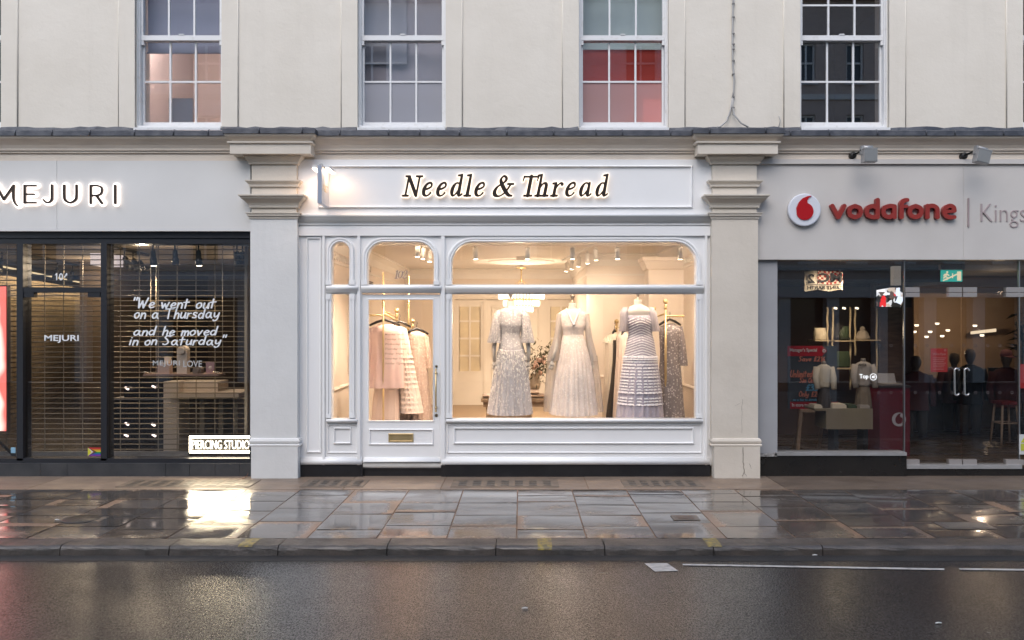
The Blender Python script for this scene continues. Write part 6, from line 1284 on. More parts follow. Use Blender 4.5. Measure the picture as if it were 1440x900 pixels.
def drop(x, z, r):
    p = []
    for k in range(27):
        a = R(205) + R(225) * k / 26; p.append((x + r * math.cos(a) * 1., z - .08 * r + r * math.sin(a)))
    p += [(x + .62 * r, z + .55 * r), (x + .32 * r, z + .82 * r), (x + .28 * r, z + 1.15 * r), (x + .45 * r, z + 1.45 * r), (x + .8 * r, z + 1.72 * r), (x + .3 * r, z + 1.66 * r), (x - .25 * r, z + 1.42 * r), (x - .7 * r, z + .95 * r), (x - .98 * r, z + .3 * r)]
    return p
m_ = MB().plate([drop(lx, lz - .01, lr * .53)], .008, .0195); build('drop', m_, pm('badge_red', (.42, .008, .012), .22, coat=.4), lg)
solo('divider_bar', MB().box(X(1361, .06), X(1363, .06), .055, .0705, Z(318.8, .06), Z(278.5, .06)), pm('divider_mauve', (.34, .27, .27), .5), 'thin upright mauve bar on the fascia after the red letters', 'sign bar', (X(1362, .06), .06, Z(318)))
m_ = MB().text('Kings', X(1379.5, .06), X(1443.5, .06), Z(320, .06), Z(286.5, .06), .06, .0705, -.014, 0); solo('shop_sign', m_, pm('letter_mauve', (.38, .31, .31), .5), 'thin mauve lettering after the upright bar on the fascia', 'sign', (X(1410, .06), .06, Z(309)))
# flood lights
def flood(px, py, tiltdeg, lab, dx):
    y = -.02; t = thing('floodlight', lab, 'floodlight', (X(px, y), .1, Z(py, y)), 'floodlights over the phone shop fascia')
    m_ = MB(); m_.rings([[(X(px, y) + r * math.cos(a), yy, Z(py, y) + r * math.sin(a)) for a in (2 * math.pi * k / 20 for k in range(20))] for r, yy in ((.042, .09), (.04, .03), (.02, .015))], 0, True); build('wall_rose', m_, blk, t)
    h = Vector((X(px + 14 + dx, y - .2), y - .2, Z(py - 9, y - .2))); m_ = MB(); m_.tube([(X(px, y), .02, Z(py, y)), (X(px + 5, y), -.07, Z(py - 3, y)), h - Vector((.05, 0, .03))], .013, 8); build('arm', m_, blk, t)
    rot = Matrix.Rotation(R(tiltdeg), 3, 'Y'); u, v, w_ = rot @ Vector((.077, 0, 0)), rot @ Vector((0, .05, .0)), rot @ Vector((0, .0, .077)); c = h + rot @ Vector((.035, -.03, -.1))
    hm = pm('flood_grey', (.40, .40, .40), .4, metal=.4, c2=(.3, .3, .3), ns=14); m_ = MB(); m_.obox(c, u, v, w_); m_.obox(c + Vector((0, -.052, 0)), u * .9, Vector((0, .004, 0)), w_ * .9, 1); m_.obox(c + w_ * 1.02, u * 1.04, v * 1.1, w_.normalized() * .006); b = build('housing', m_, [hm, pm('flood_glass', (.30, .31, .31), .2, metal=.3)], t)
    m_ = MB(); m_.tube([h + rot @ Vector((-.035, 0, .0)), h + rot @ Vector((.085, 0, .0))], .026, 12); m_.obox(h + rot @ Vector((-.04, 0, -.03)), rot @ Vector((.012, 0, 0)), (0, .03, 0), rot @ Vector((0, 0, .05))); build('ballast', m_, hm, b)
flood(1202.5, 216.8, 0, 'grey floodlight on a black bracket over the red lettering', 0); flood(1359.5, 217.6, 14, 'tilted grey floodlight on a black bracket over the street name', 4)

# ------------------------------------------------------------------ phone shop interior
pi_ = thing('shop_interior', 'dark brown phone shop room with a warm lit back wall', 'shop interior', (6, 4, .1))
pw_ = pm('plum_wall', (.10, .058, .048), .7, c2=(.075, .044, .038), ns=1.2); bw = pm('back_wall_tan', (.36, .26, .18), .75, c2=(.30, .21, .14), ns=1.5)
PX0 = X(1067) - .04; PCZ = 2.62
m_ = MB(); m_.box(PX0 - .06, PX0, .5, 6.5, 0, PCZ); m_.box(PX0, X(1285, 3.2), 3.2, 3.3, .1, PCZ); m_.box(X(1285, 3.2) - .1, X(1285, 3.2), 3.3, 6.5, .1, PCZ); m_.box(12.5, 12.6, .3, 6.6, 0, PCZ); m_.box(9.25, 12.6, .2, .3, 0, PCZ); build('wall', m_, pw_, pi_)
m_ = MB(); m_.box(X(1285, 3.2) - .1, 12.5, 6.5, 6.6, .1, PCZ); m_.box(X(1285, 3.2), 12.5, 4.2, 4.3, 2.35, PCZ); build('back_wall', m_, bw, pi_)
m_ = MB(); m_.box(PX0 - .06, 12.6, .25, 6.6, PCZ, PCZ + .08); m_.box(PX0, X(1285, 3.2), 1.8, 3.2, 2.42, PCZ - .002); build('ceiling', m_, pm('dark_ceiling', (.035, .03, .028), .8), pi_)
m_ = MB(); m_.box(PX0 - .06, 12.6, .25, 6.6, 0, .1); build('floor', m_, pm('dark_board_floor', (.06, .04, .028), .22, c2=(.1, .07, .045), ns=1.5, stretch=(1, 9, 1), rough2=.35), pi_)
m_ = MB(); m_.box(X(1236, 1.9), X(1272, 1.9), 1.9, 2.2, .1, PCZ); build('reflected_brick_pier', m_, pm('brown_brick', (.10, .062, .052), .8, c2=(.05, .03, .027), ns=5, stretch=(1, 1, 6), bump=.6, bs=30), pi_)  # reflected brick panel, built as a pier inside the room
for loc, pw in (((5.9, 5.6, 1.75), 7), ((7.0, 5.6, 1.6), 8), ((8.4, 5.4, 1.75), 8), ((7.2, 2.6, 2.3), 3)): lamp('POINT', loc, pw * .95, (1, .74, .5), None, .03)  # added point lights for the back zone, no fittings of their own
lamp('SPOT', (4.0, .36, 2.55), 20, (1, .84, .62), None, .06, (3.97, 1.0, 2.2), 60, .8); lamp('SPOT', (4.3, .9, 2.5), 24, (1, .80, .55), None, .1, (4.3, 1.6, 1.0), 105, .8); lamp('POINT', (4.3, 1.4, 1.75), 2, (1, .80, .55), None, .1)  # lamps added to brighten the banner and shelf goods, no fittings
for i, (px, py) in enumerate(((1289, 459), (1286, 468), (1318, 456.5), (1308, 468), (1333, 466), (1325, 474), (1371, 459.5), (1381, 473), (1303, 475))):
    yy = 5.0 + .3 * (i % 3); m_ = MB(); z = Z(py, yy)
    m_.lathe(X(px, yy), yy, [(.0001, z), (.028, z), (.034, z + .015), (.036, z + .035)], 12)
    solo('downlight', m_, emit('phone_downlight', (1, .85, .62), 1.3), ('glaring downlight hung against the tan wall just past the brick pier', 'dimmer downlight below the first by the brick pier', 'brightest downlight over the red notice', 'small downlight over the notice corner', 'small downlight next to the door edge', 'lowest downlight over the dark mannequin', 'bright downlight beyond the second door leaf', 'downlight under the glowing ceiling slot', 'tiny dim downlight above the notice')[i], 'downlight', (X(px, yy), yy, z), 'downlights at the back of the phone shop')
yy = 6.0; m_ = MB(); m_.add([(X(1366, yy), yy, Z(470, yy)), (X(1401, yy), yy, Z(466.5, yy)), (X(1401, yy), yy, Z(462, yy)), (X(1366, yy), yy, Z(466, yy)), (X(1366, yy), yy + .03, Z(470, yy)), (X(1401, yy), yy + .03, Z(466.5, yy)), (X(1401, yy), yy + .03, Z(462, yy)), (X(1366, yy), yy + .03, Z(466, yy))], [(0, 1, 2, 3), (7, 6, 5, 4), (0, 4, 5, 1), (1, 5, 6, 2), (2, 6, 7, 3), (3, 7, 4, 0)])
solo('ceiling_slot_light', m_, emit('slot_light', (1, .8, .55), .5), 'pale glowing slot light seen through the second glass door leaf', 'light', (X(1383, yy), yy, Z(468, yy)))
# reflected flag of the opposite shop, built indoors with its lettering reversed
fg = thing('banner', 'reflected red chequered cloth banner built indoors with reversed lettering', 'banner', (X(1158, 1.), 1.0, Z(410, 1.)))
yy = 1.0
def wav(px, py): return (X(px, yy), yy + .015 * math.sin(px * .35) + .01 * math.sin(py * .5), Z(py + 1.2 * math.sin(px * .19), yy))
m_ = MB(); nx, nz = 18, 9
vs = [[wav(1131.5 + 53.5 * i / nx, 380.5 + 28 * j / nz) for i in range(nx + 1)] for j in range(nz + 1)]
for j in range(nz):
    for i in range(nx):
        mi = 0
        if i >= 6 and j < 6: mi = 1 if (i + j) % 2 else 0
        m_.add([vs[j][i], vs[j][i + 1], vs[j + 1][i + 1], vs[j + 1][i]], [(0, 1, 2, 3)], mi, True)
build('cloth', m_, [pm('flag_ivory', (.74, .65, .53), .8), pm('flag_red', (.45, .03, .025), .8)], fg)
m_ = MB()
m_.text('MC', X(1149.5, yy), X(1183, yy), Z(397, yy), Z(384, yy), yy - .035, yy - .03, .03, 0, mirror=True); m_.text('2', X(1135, yy), X(1145, yy), Z(398, yy), Z(385.5, yy), yy - .035, yy - .03, .02, .1, mirror=True); m_.text('SAINT BARTH', X(1134, yy), X(1183, yy), Z(407.3, yy), Z(402.2, yy), yy - .035, yy - .03, .03, 0, mirror=True)
m_.plate([[(X(1148.3, yy), Z(400, yy)), (X(1148.3, yy), Z(380, yy)), (X(1149, yy), Z(380, yy)), (X(1149, yy), Z(400, yy))]], yy - .033, yy - .029); m_.plate([[(X(1132, yy), Z(400.6, yy)), (X(1132, yy), Z(400, yy)), (X(1184, yy), Z(400, yy)), (X(1184, yy), Z(400.6, yy))]], yy - .033, yy - .029)
build('lettering', m_, pm('flag_black', (.02, .018, .018), .7), fg)
m_ = MB(); m_.tube([(X(1131, yy), yy, Z(379.6, yy)), (X(1185.5, yy), yy, Z(380.2, yy))], .008, 6)
for px in (1134, 1182): m_.tube([(X(px, yy), yy, Z(380, yy)), (X(px, yy), yy, PCZ)], .003, 4)
build('hanging_rod', m_, blk, fg)
# chalk board on trestle
yc = 1.08; cbd = thing('chalkboard', 'dark special offer chalkboard with a red arrow header and chalk lettering', 'chalkboard', (X(1143, yc), yc, Z(575, yc)))
bd = pm('board_slate', (.035, .045, .06), .6, c2=(.05, .06, .075), ns=4)
m_ = MB(); m_.box(X(1108.5, yc), X(1177, yc), yc, yc + .03, Z(574.5, yc), Z(486.5, yc)); build('board', m_, bd, cbd)
pr_ = pm('print_red', (.36, .01, .025), .5); m_ = MB().plate([[(X(1107.3, yc), Z(500.8, yc)), (X(1107.3, yc), Z(486.3, yc)), (X(1156, yc), Z(486.3, yc)), (X(1163, yc), Z(493.5, yc)), (X(1156, yc), Z(500.8, yc))]], yc - .006, yc - .001); m_.box(X(1111, yc), X(1178, yc), yc - .006, yc - .001, Z(575, yc), Z(565, yc)); build('header', m_, pr_, cbd)
wtx = pm('print_white', (.62, .66, .68), .6); m_ = MB().text("Manager's Special", X(1110.5, yc), X(1148.5, yc), Z(495.8, yc), Z(489.6, yc), yc - .009, yc - .0065, .012, 0); m_.text('In store today', X(1113.5, yc), X(1143, yc), Z(573, yc), Z(567, yc), yc - .009, yc - .0065, .02, 0)
m_.sweep([(X(1158.6, yc) + .022 * math.cos(2 * math.pi * k / 20), Z(493.3, yc) - .022 * math.sin(2 * math.pi * k / 20)) for k in range(20)], [(0, yc - .009), (.01, yc - .009), (.01, yc - .0065), (0, yc - .0065)], True, 0, 'xz'); build('printed_text', m_, wtx, cbd)
m_ = MB()
for tx, a, b, pb, em in (('Save £216', 1123, 1160, 508, 6.5), ('Unlimited Plus', 1111, 1160, 530, 9), ('Sim Only', 1124, 1149, 538, 6.5), ('Only £24', 1123, 1153, 557.5, 7)):
    tx = tx.replace('Sim', 'Sim'); hand_line(m_, tx, a, b, pb, em, yc, yc - .009, yc - .0015, .075)
build('chalk_text', m_, pm('chalk_pink', (.55, .20, .15), .8), cbd)
m_ = MB(); hand_line(m_, '£35', 1133, 1150, 549, 8, yc, yc - .009, yc - .0015, .085); hand_line(m_, 'as a line to details shown', 1115, 1160, 563.3, 2.6, yc, yc - .009, yc - .0015, .1); build('chalk_note', m_, pm('chalk_blue', (.10, .30, .48), .8), cbd)
es_ = thing('easel', 'pale wooden trestle stand under the special offer chalkboard', 'easel', (X(1147, yc), yc, .1)); ws = pm('pale_wood', (.50, .36, .26), .55, c2=(.38, .26, .18), ns=6, stretch=(6, 6, 1))
m_ = MB(); m_.box(X(1125, yc), X(1167.5, yc), yc - .02, yc + .06, Z(579.5, yc), Z(575.3, yc)); build('rail', m_, ws, es_)
for t_, b_, dy in ((1127, 1121, -.02), (1163, 1172, -.02), (1131, 1128, .35), (1160, 1164, .35)):
    m_ = MB(); p0 = Vector((X(t_, yc), yc + .02, Z(578, yc))); p1 = Vector((X(b_, yc), yc + .02 + dy, .1)); dd = p1 - p0
    m_.obox((p0 + p1) / 2, dd / 2, Vector((.022, 0, 0)), Vector((0, .014, 0))); build('leg', m_, ws, es_)
# reflected shop across the street, built indoors as shelving with hats
yd2 = 1.9; rippled = pm('shelf_post_tan', (.50, .40, .26), .6); sh = thing('reflected_shelving', 'pale shelving unit on rope posts of a reflected shop, built indoors', 'shelving', (X(1190, yd2), yd2, .1))
for px, a, b in ((1163.5, 432, 486), (1171, 432, 600), (1195.5, 432, 548), (1202.5, 432, 500), (1233, 432, 575)):
    m_ = MB(); m_.tube([(X(px + .5 * math.sin(k * 1.3), yd2), yd2, Z(a + (b - a) * k / 12, yd2)) for k in range(13)], .014, 8); build('post', m_, rippled, sh)  # posts bent to imitate the ripple of a reflection
for a, b, py in ((1142, 1163, 478), (1170, 1197, 478.5), (1203, 1234, 477.5), (1172, 1196, 517)):
    m_ = MB(); m_.box(X(a, yd2), X(b, yd2), yd2 - .12, yd2 + .16, Z(py + 1.6, yd2), Z(py, yd2)); build('shelf_board', m_, pm('shelf_tan', (.42, .33, .22), .5), sh)
knit = pm('ivory_knit', (.62, .53, .40), .9, bump=.6, bs=70); knit2 = pm('grey_knit', (.40, .34, .28), .9, bump=.6, bs=70)
def hat(px, w_, pt, lab, m, kind):
    t = thing(kind, lab, 'hat' if kind == 'hat' else 'bag', (X(px, yd2), yd2, Z(477.8, yd2)), 'reflected goods on the window shelves'); z0, z1 = Z(477.8, yd2), Z(pt, yd2); r = w_ / 2 * 11.9 / 1180; x = X(px, yd2); m_ = MB()
    if kind == 'hat':
        m_.lathe(x, yd2, [(r * 1.15, z0), (r * 1.18, z0 + .05), (r, z0 + .055), (r * .95, z0 + (z1 - z0) * .6), (r * .6, z0 + (z1 - z0) * .92), (.0001, z1)], 24); m_.ball((x, yd2, z1 + .015), .04, 9); build('crown', m_, m, t)
    else:
        loft(m_, [(z0, x, yd2, r, .08, .01), (z0 + (z1 - z0) * .5, x, yd2, r * 1.02, .09, .03), (z1 - .03, x, yd2, r * .9, .05, .06), (z1, x, yd2, r * .85, .03, .15)], 7, 40, 0, 3, True); build('cloth', m_, m, t)
hat(1153, 17, 461, 'reflected ivory lettered cloth bag on the top shelf', knit, 'bag'); hat(1213, 17, 464, 'reflected ivory knitted hat on the end shelf', knit2, 'hat')
m_ = MB(); x = X(1187, yd2); loft(m_, [(Z(477.8, yd2), x, yd2, .06, .06, .08), (Z(468, yd2), x, yd2, .065, .06, .12), (Z(459, yd2), x + .02, yd2, .035, .04, .2)], 5, 30, 0, 4, True); solo('folded_garment', m_, pm('green_cloth', (.035, .055, .025), .8), 'reflected dark green garment heaped on the middle shelf', 'folded clothes', (x, yd2, Z(478, yd2)), 'reflected goods on the window shelves')
m_ = MB(); x = X(1184, yd2); loft(m_, [(Z(516, yd2), x, yd2, .12, .05, .05), (Z(504, yd2), x, yd2, .12, .05, .04), (Z(494, yd2), x, yd2, .1, .03, .02)], 9, 50, 0, 4, True); solo('folded_garment', m_, pm('green_cloth', (.035, .055, .025), .8), 'reflected green shorts hanging between the lower rope posts', 'folded clothes', (x, yd2, Z(517, yd2)), 'reflected goods on the window shelves')
for i in range(7):
    m_ = MB(); px = 1174 + i * 2.9; m_.ball((X(px, yd2), yd2 - .09, Z(476, yd2)), .012, 7); m_.tube([(X(px, yd2), yd2 - .09, Z(477.6, yd2)), (X(px, yd2), yd2 - .09, Z(474, yd2))], .007, 6)
    tag(build('sunglasses_stand', m_, blk, None, (X(px, yd2), yd2 - .09, Z(477.8, yd2))), 'one of a row of tiny black trinkets on the middle shelf edge', 'trinket', 'tiny trinkets on the middle shelf')
for px in (1175, 1187, 1205):
    m_ = MB(); y_ = yd2 - .1; z = Z(433, y_); m_.tube([(X(px - 2, y_), y_, z), (X(px + 2, y_), y_, z - .008)], .014, 8); solo('downlight', m_, emit('phone_downlight', (1, .85, .62), 1.3), ('small glaring lamp above the rope post by the bag shelf', 'small glaring lamp over the middle shelf', 'small glaring lamp over the hat shelf')[(px - 1175) // 12 if px < 1200 else 2], 'downlight', (X(px, y_), y_, z), 'lamps over the window shelves')
dt = thing('display_table', 'reflected tan display plinth table carrying two half mannequins', 'table', (X(1195, .42), .42, .1)); y_ = .42  # table and busts imitate a reflection, built as solid objects indoors
m_ = MB(); m_.box(X(1162, y_), X(1227.5, y_), y_, y_ + .4, Z(603.5, y_), Z(575, y_)); m_.box(X(1146, y_), X(1162, y_), y_, y_ + .4, Z(577.5, y_), Z(575, y_)); build('tabletop', m_, pm('tan_board', (.24, .19, .12), .55, c2=(.2, .155, .10), ns=3), dt)
m_ = MB()
for px in (1180, 1222): m_.box(X(px, y_) - .03, X(px, y_) + .03, y_ + .1, y_ + .3, .1, Z(603, y_))
build('table_leg', m_, blk, dt)
for i, (px, w_) in enumerate(((1147, 12), (1173, 20), (1196, 12), (1212, 14))):
    m_ = MB(); x0, x1 = X(px, y_), X(px + w_, y_); m_.box(x0, x1, y_ + .06, y_ + .28, Z(574.8, y_), Z(571.5 - (i == 1), y_)); m_.box(x0 + .01, x1 - .01, y_ + .07, y_ + .27, Z(571.4 - (i == 1), y_), Z(570 - (i == 1), y_)); solo('folded_garment', m_, knit if i < 2 else pm('green_cloth', (.035, .055, .025), .8) if i == 2 else knit2, ('pale folded garment at the table end by the chalkboard', 'wide pale folded garment between the half mannequins', 'dark green folded garment by the coat mannequin', 'grey folded garment at the far table end')[i], 'folded clothes', ((x0 + x1) / 2, y_ + .17, Z(575, y_)), 'reflected folded clothes on the phone shop table')
def bust(px, pt, pb, wpx, y, lab, m, m2=None, cat='mannequin', open_=False):
    x = X(px, y); t = thing('reflected_half_mannequin', lab, cat, (x, y, Z(pb, y)), 'reflected half mannequins on the table'); h = pb - pt
    s = S(y, [(pt + h * .06, px - wpx * .12, px + wpx * .12, .04, 0), (pt + h * .1, px - wpx * .3, px + wpx * .3, .06, 0), (pt + h * .16, px - wpx * .38, px + wpx * .38, .08, 0), (pt + h * .35, px - wpx * .33, px + wpx * .33, .09, .02), (pt + h * .55, px - wpx * .27, px + wpx * .27, .08, .03)])
    m_ = MB(); loft(m_, s, 8, 50, 0, 5, True); build('jumper', m_, m, t)
    m_ = MB(); loft(m_, S(y, [(pt + h * .52, px - wpx * .25, px + wpx * .25, .07, .01), (pt + h * .75, px - wpx * .3, px + wpx * .3, .09, .05), (pb, px - wpx * .34, px + wpx * .34, .1, .08)]), 12, 60, 0, 6, True); build('skirt', m_, m2 or dkc, t)
    for s_ in (-1, 1):
        m_ = MB(); P = [(x + s_ * wpx * .34 * (10 + y) / 1180, y, Z(pt + h * .13, y)), (x + s_ * wpx * .45 * (10 + y) / 1180, y - .03, Z(pt + h * .36, y)), (x + s_ * wpx * .42 * (10 + y) / 1180, y - .07, Z(pt + h * .58, y))]; m_.tube(P, [.05, .042, .034], 10); build('sleeve', m_, m, t)
    m_ = MB(); m_.lathe(x, y, [(.035, Z(pt + h * .1, y)), (.03, Z(pt + h * .02, y)), (.025, Z(pt, y)), (.0001, Z(pt - .3, y))], 12); build('neck', m_, capm, t)
    return t
bust(1158.5, 508, 574, 27, .62, 'reflected half mannequin in an ivory cardigan and dark skirt behind the chalkboard', knit)
t = bust(1214, 504, 574, 32, .62, 'reflected half mannequin in a grey lettered jumper at the table end', knit2, pm('tan_skirt', (.2, .15, .1), .8))
build('jumper_lettering', MB().text('ANTA', X(1208, .5), X(1220, .5), Z(515, .5), Z(511.5, .5), .525, .53, .03, 0), pm('flag_black', (.02, .018, .018), .7), t)
m_ = MB(); m_.text('Top', X(1208.5, .2), X(1221, .2), Z(534, .2), Z(526, .2), .195, .1985, .012, 0); c = (X(1228, .2), Z(530, .2))
m_.sweep([(c[0] + .042 * math.cos(2 * math.pi * k / 24), c[1] - .042 * math.sin(2 * math.pi * k / 24)) for k in range(24)], [(0, .195), (.007, .195), (.007, .1985), (0, .1985)], True, 0, 'xz'); m_.text('40', c[0] - .022, c[0] + .022, c[1] - .018, c[1] + .018, .195, .1985, .02, .2)
solo('glass_lettering', m_, pm('bright_vinyl', (.85, .85, .85), .5, em=(1, 1, 1), es=.25), 'small white word and ringed number lettered on the phone shop glass', 'lettering', (X(1218, .2), .197, Z(534, .2)))
# red stand with the badge, screen, laptop
rs = thing('red_stand', 'dark red promotional stand with a pale ring badge', 'display stand', (X(1257, 1.), 1., .1)); y_ = 1.0
m_ = MB(); m_.box(X(1237, y_), X(1279.5, y_), y_, y_ + .5, .1, Z(545, y_)); build('body', m_, pm('stand_red', (.13, .006, .015), .45), rs)
m_ = MB(); m_.box(X(1236, y_), X(1280, y_), y_ - .02, y_ + .52, Z(544.8, y_), Z(542, y_)); build('stand_top', m_, pm('stand_top', (.06, .05, .05), .3), rs)
bx_, bz_ = X(1265, .98), Z(590, .98); br = 9.8 * 10.98 / 1180
m_ = MB().plate([[(bx_ + br * math.cos(2 * math.pi * k / 36), bz_ + br * math.sin(2 * math.pi * k / 36)) for k in range(36)], drop(bx_, bz_ - .005, br * .56)], y_ - .006, y_ - .001); build('badge', m_, pm('badge_pale', (.52, .48, .5), .5), rs)
m_ = MB(); m_.box(X(1248, y_), X(1277, y_), y_ + .1, y_ + .42, Z(541.8, y_), Z(540.6, y_)); m_.obox((X(1262, y_), y_ + .36, Z(534.5, y_)), (.13, 0, 0), (0, .03, .065), (0, .004, -.002)); solo('tablet', m_, pm('tablet_grey', (.26, .25, .26), .35), 'open grey laptop on the dark red stand', 'laptop', (X(1262, y_), y_ + .2, Z(542, y_)))
tv = thing('display_screen', 'bright hanging screen showing a jumbled shop picture', 'screen', (X(1253, .9), .9, Z(433, .9))); y_ = .9
m_ = MB(); m_.box(X(1231, y_), X(1282, y_), y_, y_ + .05, Z(432.5, y_), Z(401.5, y_)); build('casing', m_, blk, tv)
def tvmat():
    m, n, o = newmat('screen_picture'); e = N(n, 'ShaderNodeEmission'); n.links.new(e.outputs[0], o.inputs[0]); g = N(n, 'ShaderNodeNewGeometry').outputs['Position']
    v = N(n, 'ShaderNodeTexVoronoi'); v.inputs['Scale'].default_value = 16; v.distance = 'MANHATTAN'; n.links.new(scaled(n, g, (1, 0, 1)), v.inputs['Vector']); s = N(n, 'ShaderNodeSeparateColor'); n.links.new(v.outputs['Color'], s.inputs[0])
    c = ramp(n, s.outputs[0], [(0., (.02, .02, .02)), (.25, (.5, .42, .36)), (.45, (.7, .02, .02)), (.6, (.6, .62, .66)), (.75, (.1, .07, .06)), (.9, (.85, .85, .88))]); n.nodes[-1].color_ramp.interpolation = 'CONSTANT'
    n.links.new(c, e.inputs[0]); e.inputs[1].default_value = .75; return m
m_ = MB(); m_.plate([[(X(1232.5, y_), Z(431, y_)), (X(1232.5, y_), Z(408, y_)), (X(1252, y_), Z(404.5, y_)), (X(1265.5, y_), Z(404, y_)), (X(1272, y_), Z(417, y_)), (X(1266, y_), Z(431.5, y_))]], y_ - .004, y_ - .001); build('picture', m_, tvmat(), tv)
m_ = MB(); m_.plate([[(X(1259, y_), Z(425, y_)), (X(1266, y_), Z(428, y_)), (X(1273, y_), Z(417.5, y_)), (X(1262, y_), Z(417, y_))]], y_ - .009, y_ - .005); m_.plate([[(X(1260, y_), Z(416.5, y_)), (X(1260, y_), Z(405, y_)), (X(1265, y_), Z(404.5, y_)), (X(1265, y_), Z(416.5, y_))]], y_ - .009, y_ - .005); build('bright_patch', m_, emit('screen_white', (.72, .82, 1), .75), tv)
m_ = MB(); m_.box(X(1257, y_), X(1267, y_), y_ + .0, y_ + .1, Z(401, y_), Z(374, y_)); build('ceiling_bracket', m_, pm('bracket_pale', (.45, .42, .38), .6, em=(1, .9, .8), es=.08), tv)
# exit sign
ex = thing('exit_sign', 'green emergency exit sign under a pale ceiling light box', 'exit sign', (X(1340, .9), .9, Z(396, .9))); y_ = .9
m_ = MB(); m_.box(X(1324, y_), X(1356.5, y_), y_, y_ + .08, Z(379, y_), Z(371.5, y_)); build('light_box', m_, pm('exit_casing', (.38, .34, .30), .5), ex)
m_ = MB(); m_.box(X(1325, y_), X(1355, y_), y_ + .03, y_ + .045, Z(395.8, y_), Z(379.6, y_)); build('panel', m_, emit('exit_green', (.02, .26, .22), .75), ex)
m_ = MB(); P = lambda px, py: (X(px, y_), y_ + .026, Z(py, y_))
m_.tube([P(1327.5, 394.5), P(1352.5, 383)], .009, 6); m_.ball(P(1333.5, 382.5), .014, 8)
for q in ((( 1333, 384.5), (1331, 388.5)), ((1331, 388.5), (1334, 390.5), (1333, 393.5)), ((1331, 388.5), (1328, 391)), ((1333, 385), (1329.5, 386), (1328.5, 388)), ((1333, 385), (1336, 387.5))): m_.tube([P(*a) for a in q], .009, 6)
m_.box(X(1347.5, y_), X(1353, y_), y_ + .022, y_ + .029, Z(394.5, y_), Z(381.5, y_)); m_.tube([P(1341, 384), P(1341, 391)], .007, 6); build('pictogram', m_, emit('exit_white', (.75, .65, .45), .55), ex)
# notices
y_ = .22
nt_ = thing('door_notice', 'red printed opening notice on the first glass door leaf', 'notice', (X(1320, y_), y_, Z(523, y_)))
m_ = MB(); m_.box(X(1309, y_), X(1332.5, y_), y_, y_ + .003, Z(523, y_), Z(490, y_)); build('sheet', m_, pm('notice_red', (.33, .03, .03), .6, em=(.6, .04, .04), es=.08), nt_)
m_ = MB().text("We're Open", X(1311.5, y_), X(1330, y_), Z(500.3, y_), Z(496, y_), y_ - .003, y_ - .0005, .012, 0)
for k in range(6): m_.box(X(1312, y_), X(1330 - (k % 3) * 1.5, y_), y_ - .003, y_ - .0005, Z(503.6 + k * 2.5, y_), Z(502.9 + k * 2.5, y_))
m_.box(X(1312, y_), X(1327, y_), y_ - .003, y_ - .0005, Z(519.5, y_), Z(518.7, y_)); m_.sweep([(X(1329, y_) + .013 * math.cos(2 * math.pi * k / 16), Z(492.5, y_) - .013 * math.sin(2 * math.pi * k / 16)) for k in range(16)], [(0, y_ - .003), (.006, y_ - .003), (.006, y_ - .0005), (0, y_ - .0005)], True, 0, 'xz'); build('printed_text', m_, pm('print_pink', (.6, .36, .33), .6), nt_)
m_ = MB(); m_.box(X(1434.5, y_), X(1462, y_), y_, y_ + .003, Z(546, y_), Z(512, y_)); n2 = tag(build('door_notice', m_, pm('notice_red', (.33, .03, .03), .6), None, (X(1448, y_), y_, Z(546, y_))), 'cropped red notice on the fixed glass past the doors', 'notice')
m_ = MB()
for k in range(4): m_.box(X(1440, y_), X(1460, y_), y_ - .003, y_ - .0005, Z(519.5 + k * 6.5, y_), Z(516.5 + k * 6.5, y_))
build('printed_text', m_, pm('print_pink', (.6, .36, .33), .6), n2)
ws_ = thing('warning_sign', 'yellow and white warning sticker low past the glass doors', 'warning sign', (X(1446, .18), .18, Z(640, .18)))
m_ = MB(); m_.box(X(1433.5, .18), X(1462, .18), .18, .19, Z(639, .18), Z(611, .18)); build('sheet', m_, pm('sticker_white', (.55, .56, .56), .5), ws_)
m_ = MB(); m_.plate([[(X(1435.5, .18), Z(622, .18)), (X(1442, .18), Z(612.5, .18)), (X(1448.5, .18), Z(622, .18))]], .176, .1795); m_.box(X(1435.5, .18), X(1460, .18), .176, .1795, Z(633.5, .18), Z(624, .18)); build('yellow_panel', m_, pm('warning_yellow', (.45, .47, .05), .5), ws_)
for i in range(9):      # manifestation dots across the glass
    for px in ((1211 + i * 10.5) if i < 7 else (1283 if i == 7 else 1300),):
        pass
m_ = MB()
for px in list(range(1236, 1430, 17)):
    for py in (486, 552): m_.sweep([(X(px, .2) + .017 * math.cos(2 * math.pi * k / 14), Z(py, .2) - .017 * math.sin(2 * math.pi * k / 14)) for k in range(14)], [(0, .197), (.004, .197), (.004, .1985), (0, .1985)], True, 0, 'xz')
tag(build('glass_marking', m_, pm('dot_grey', (.12, .10, .10), .6), None, (X(1333, .2), .198, Z(552, .2))), 'faint rows of safety rings across the glass doors', 'glass marking')
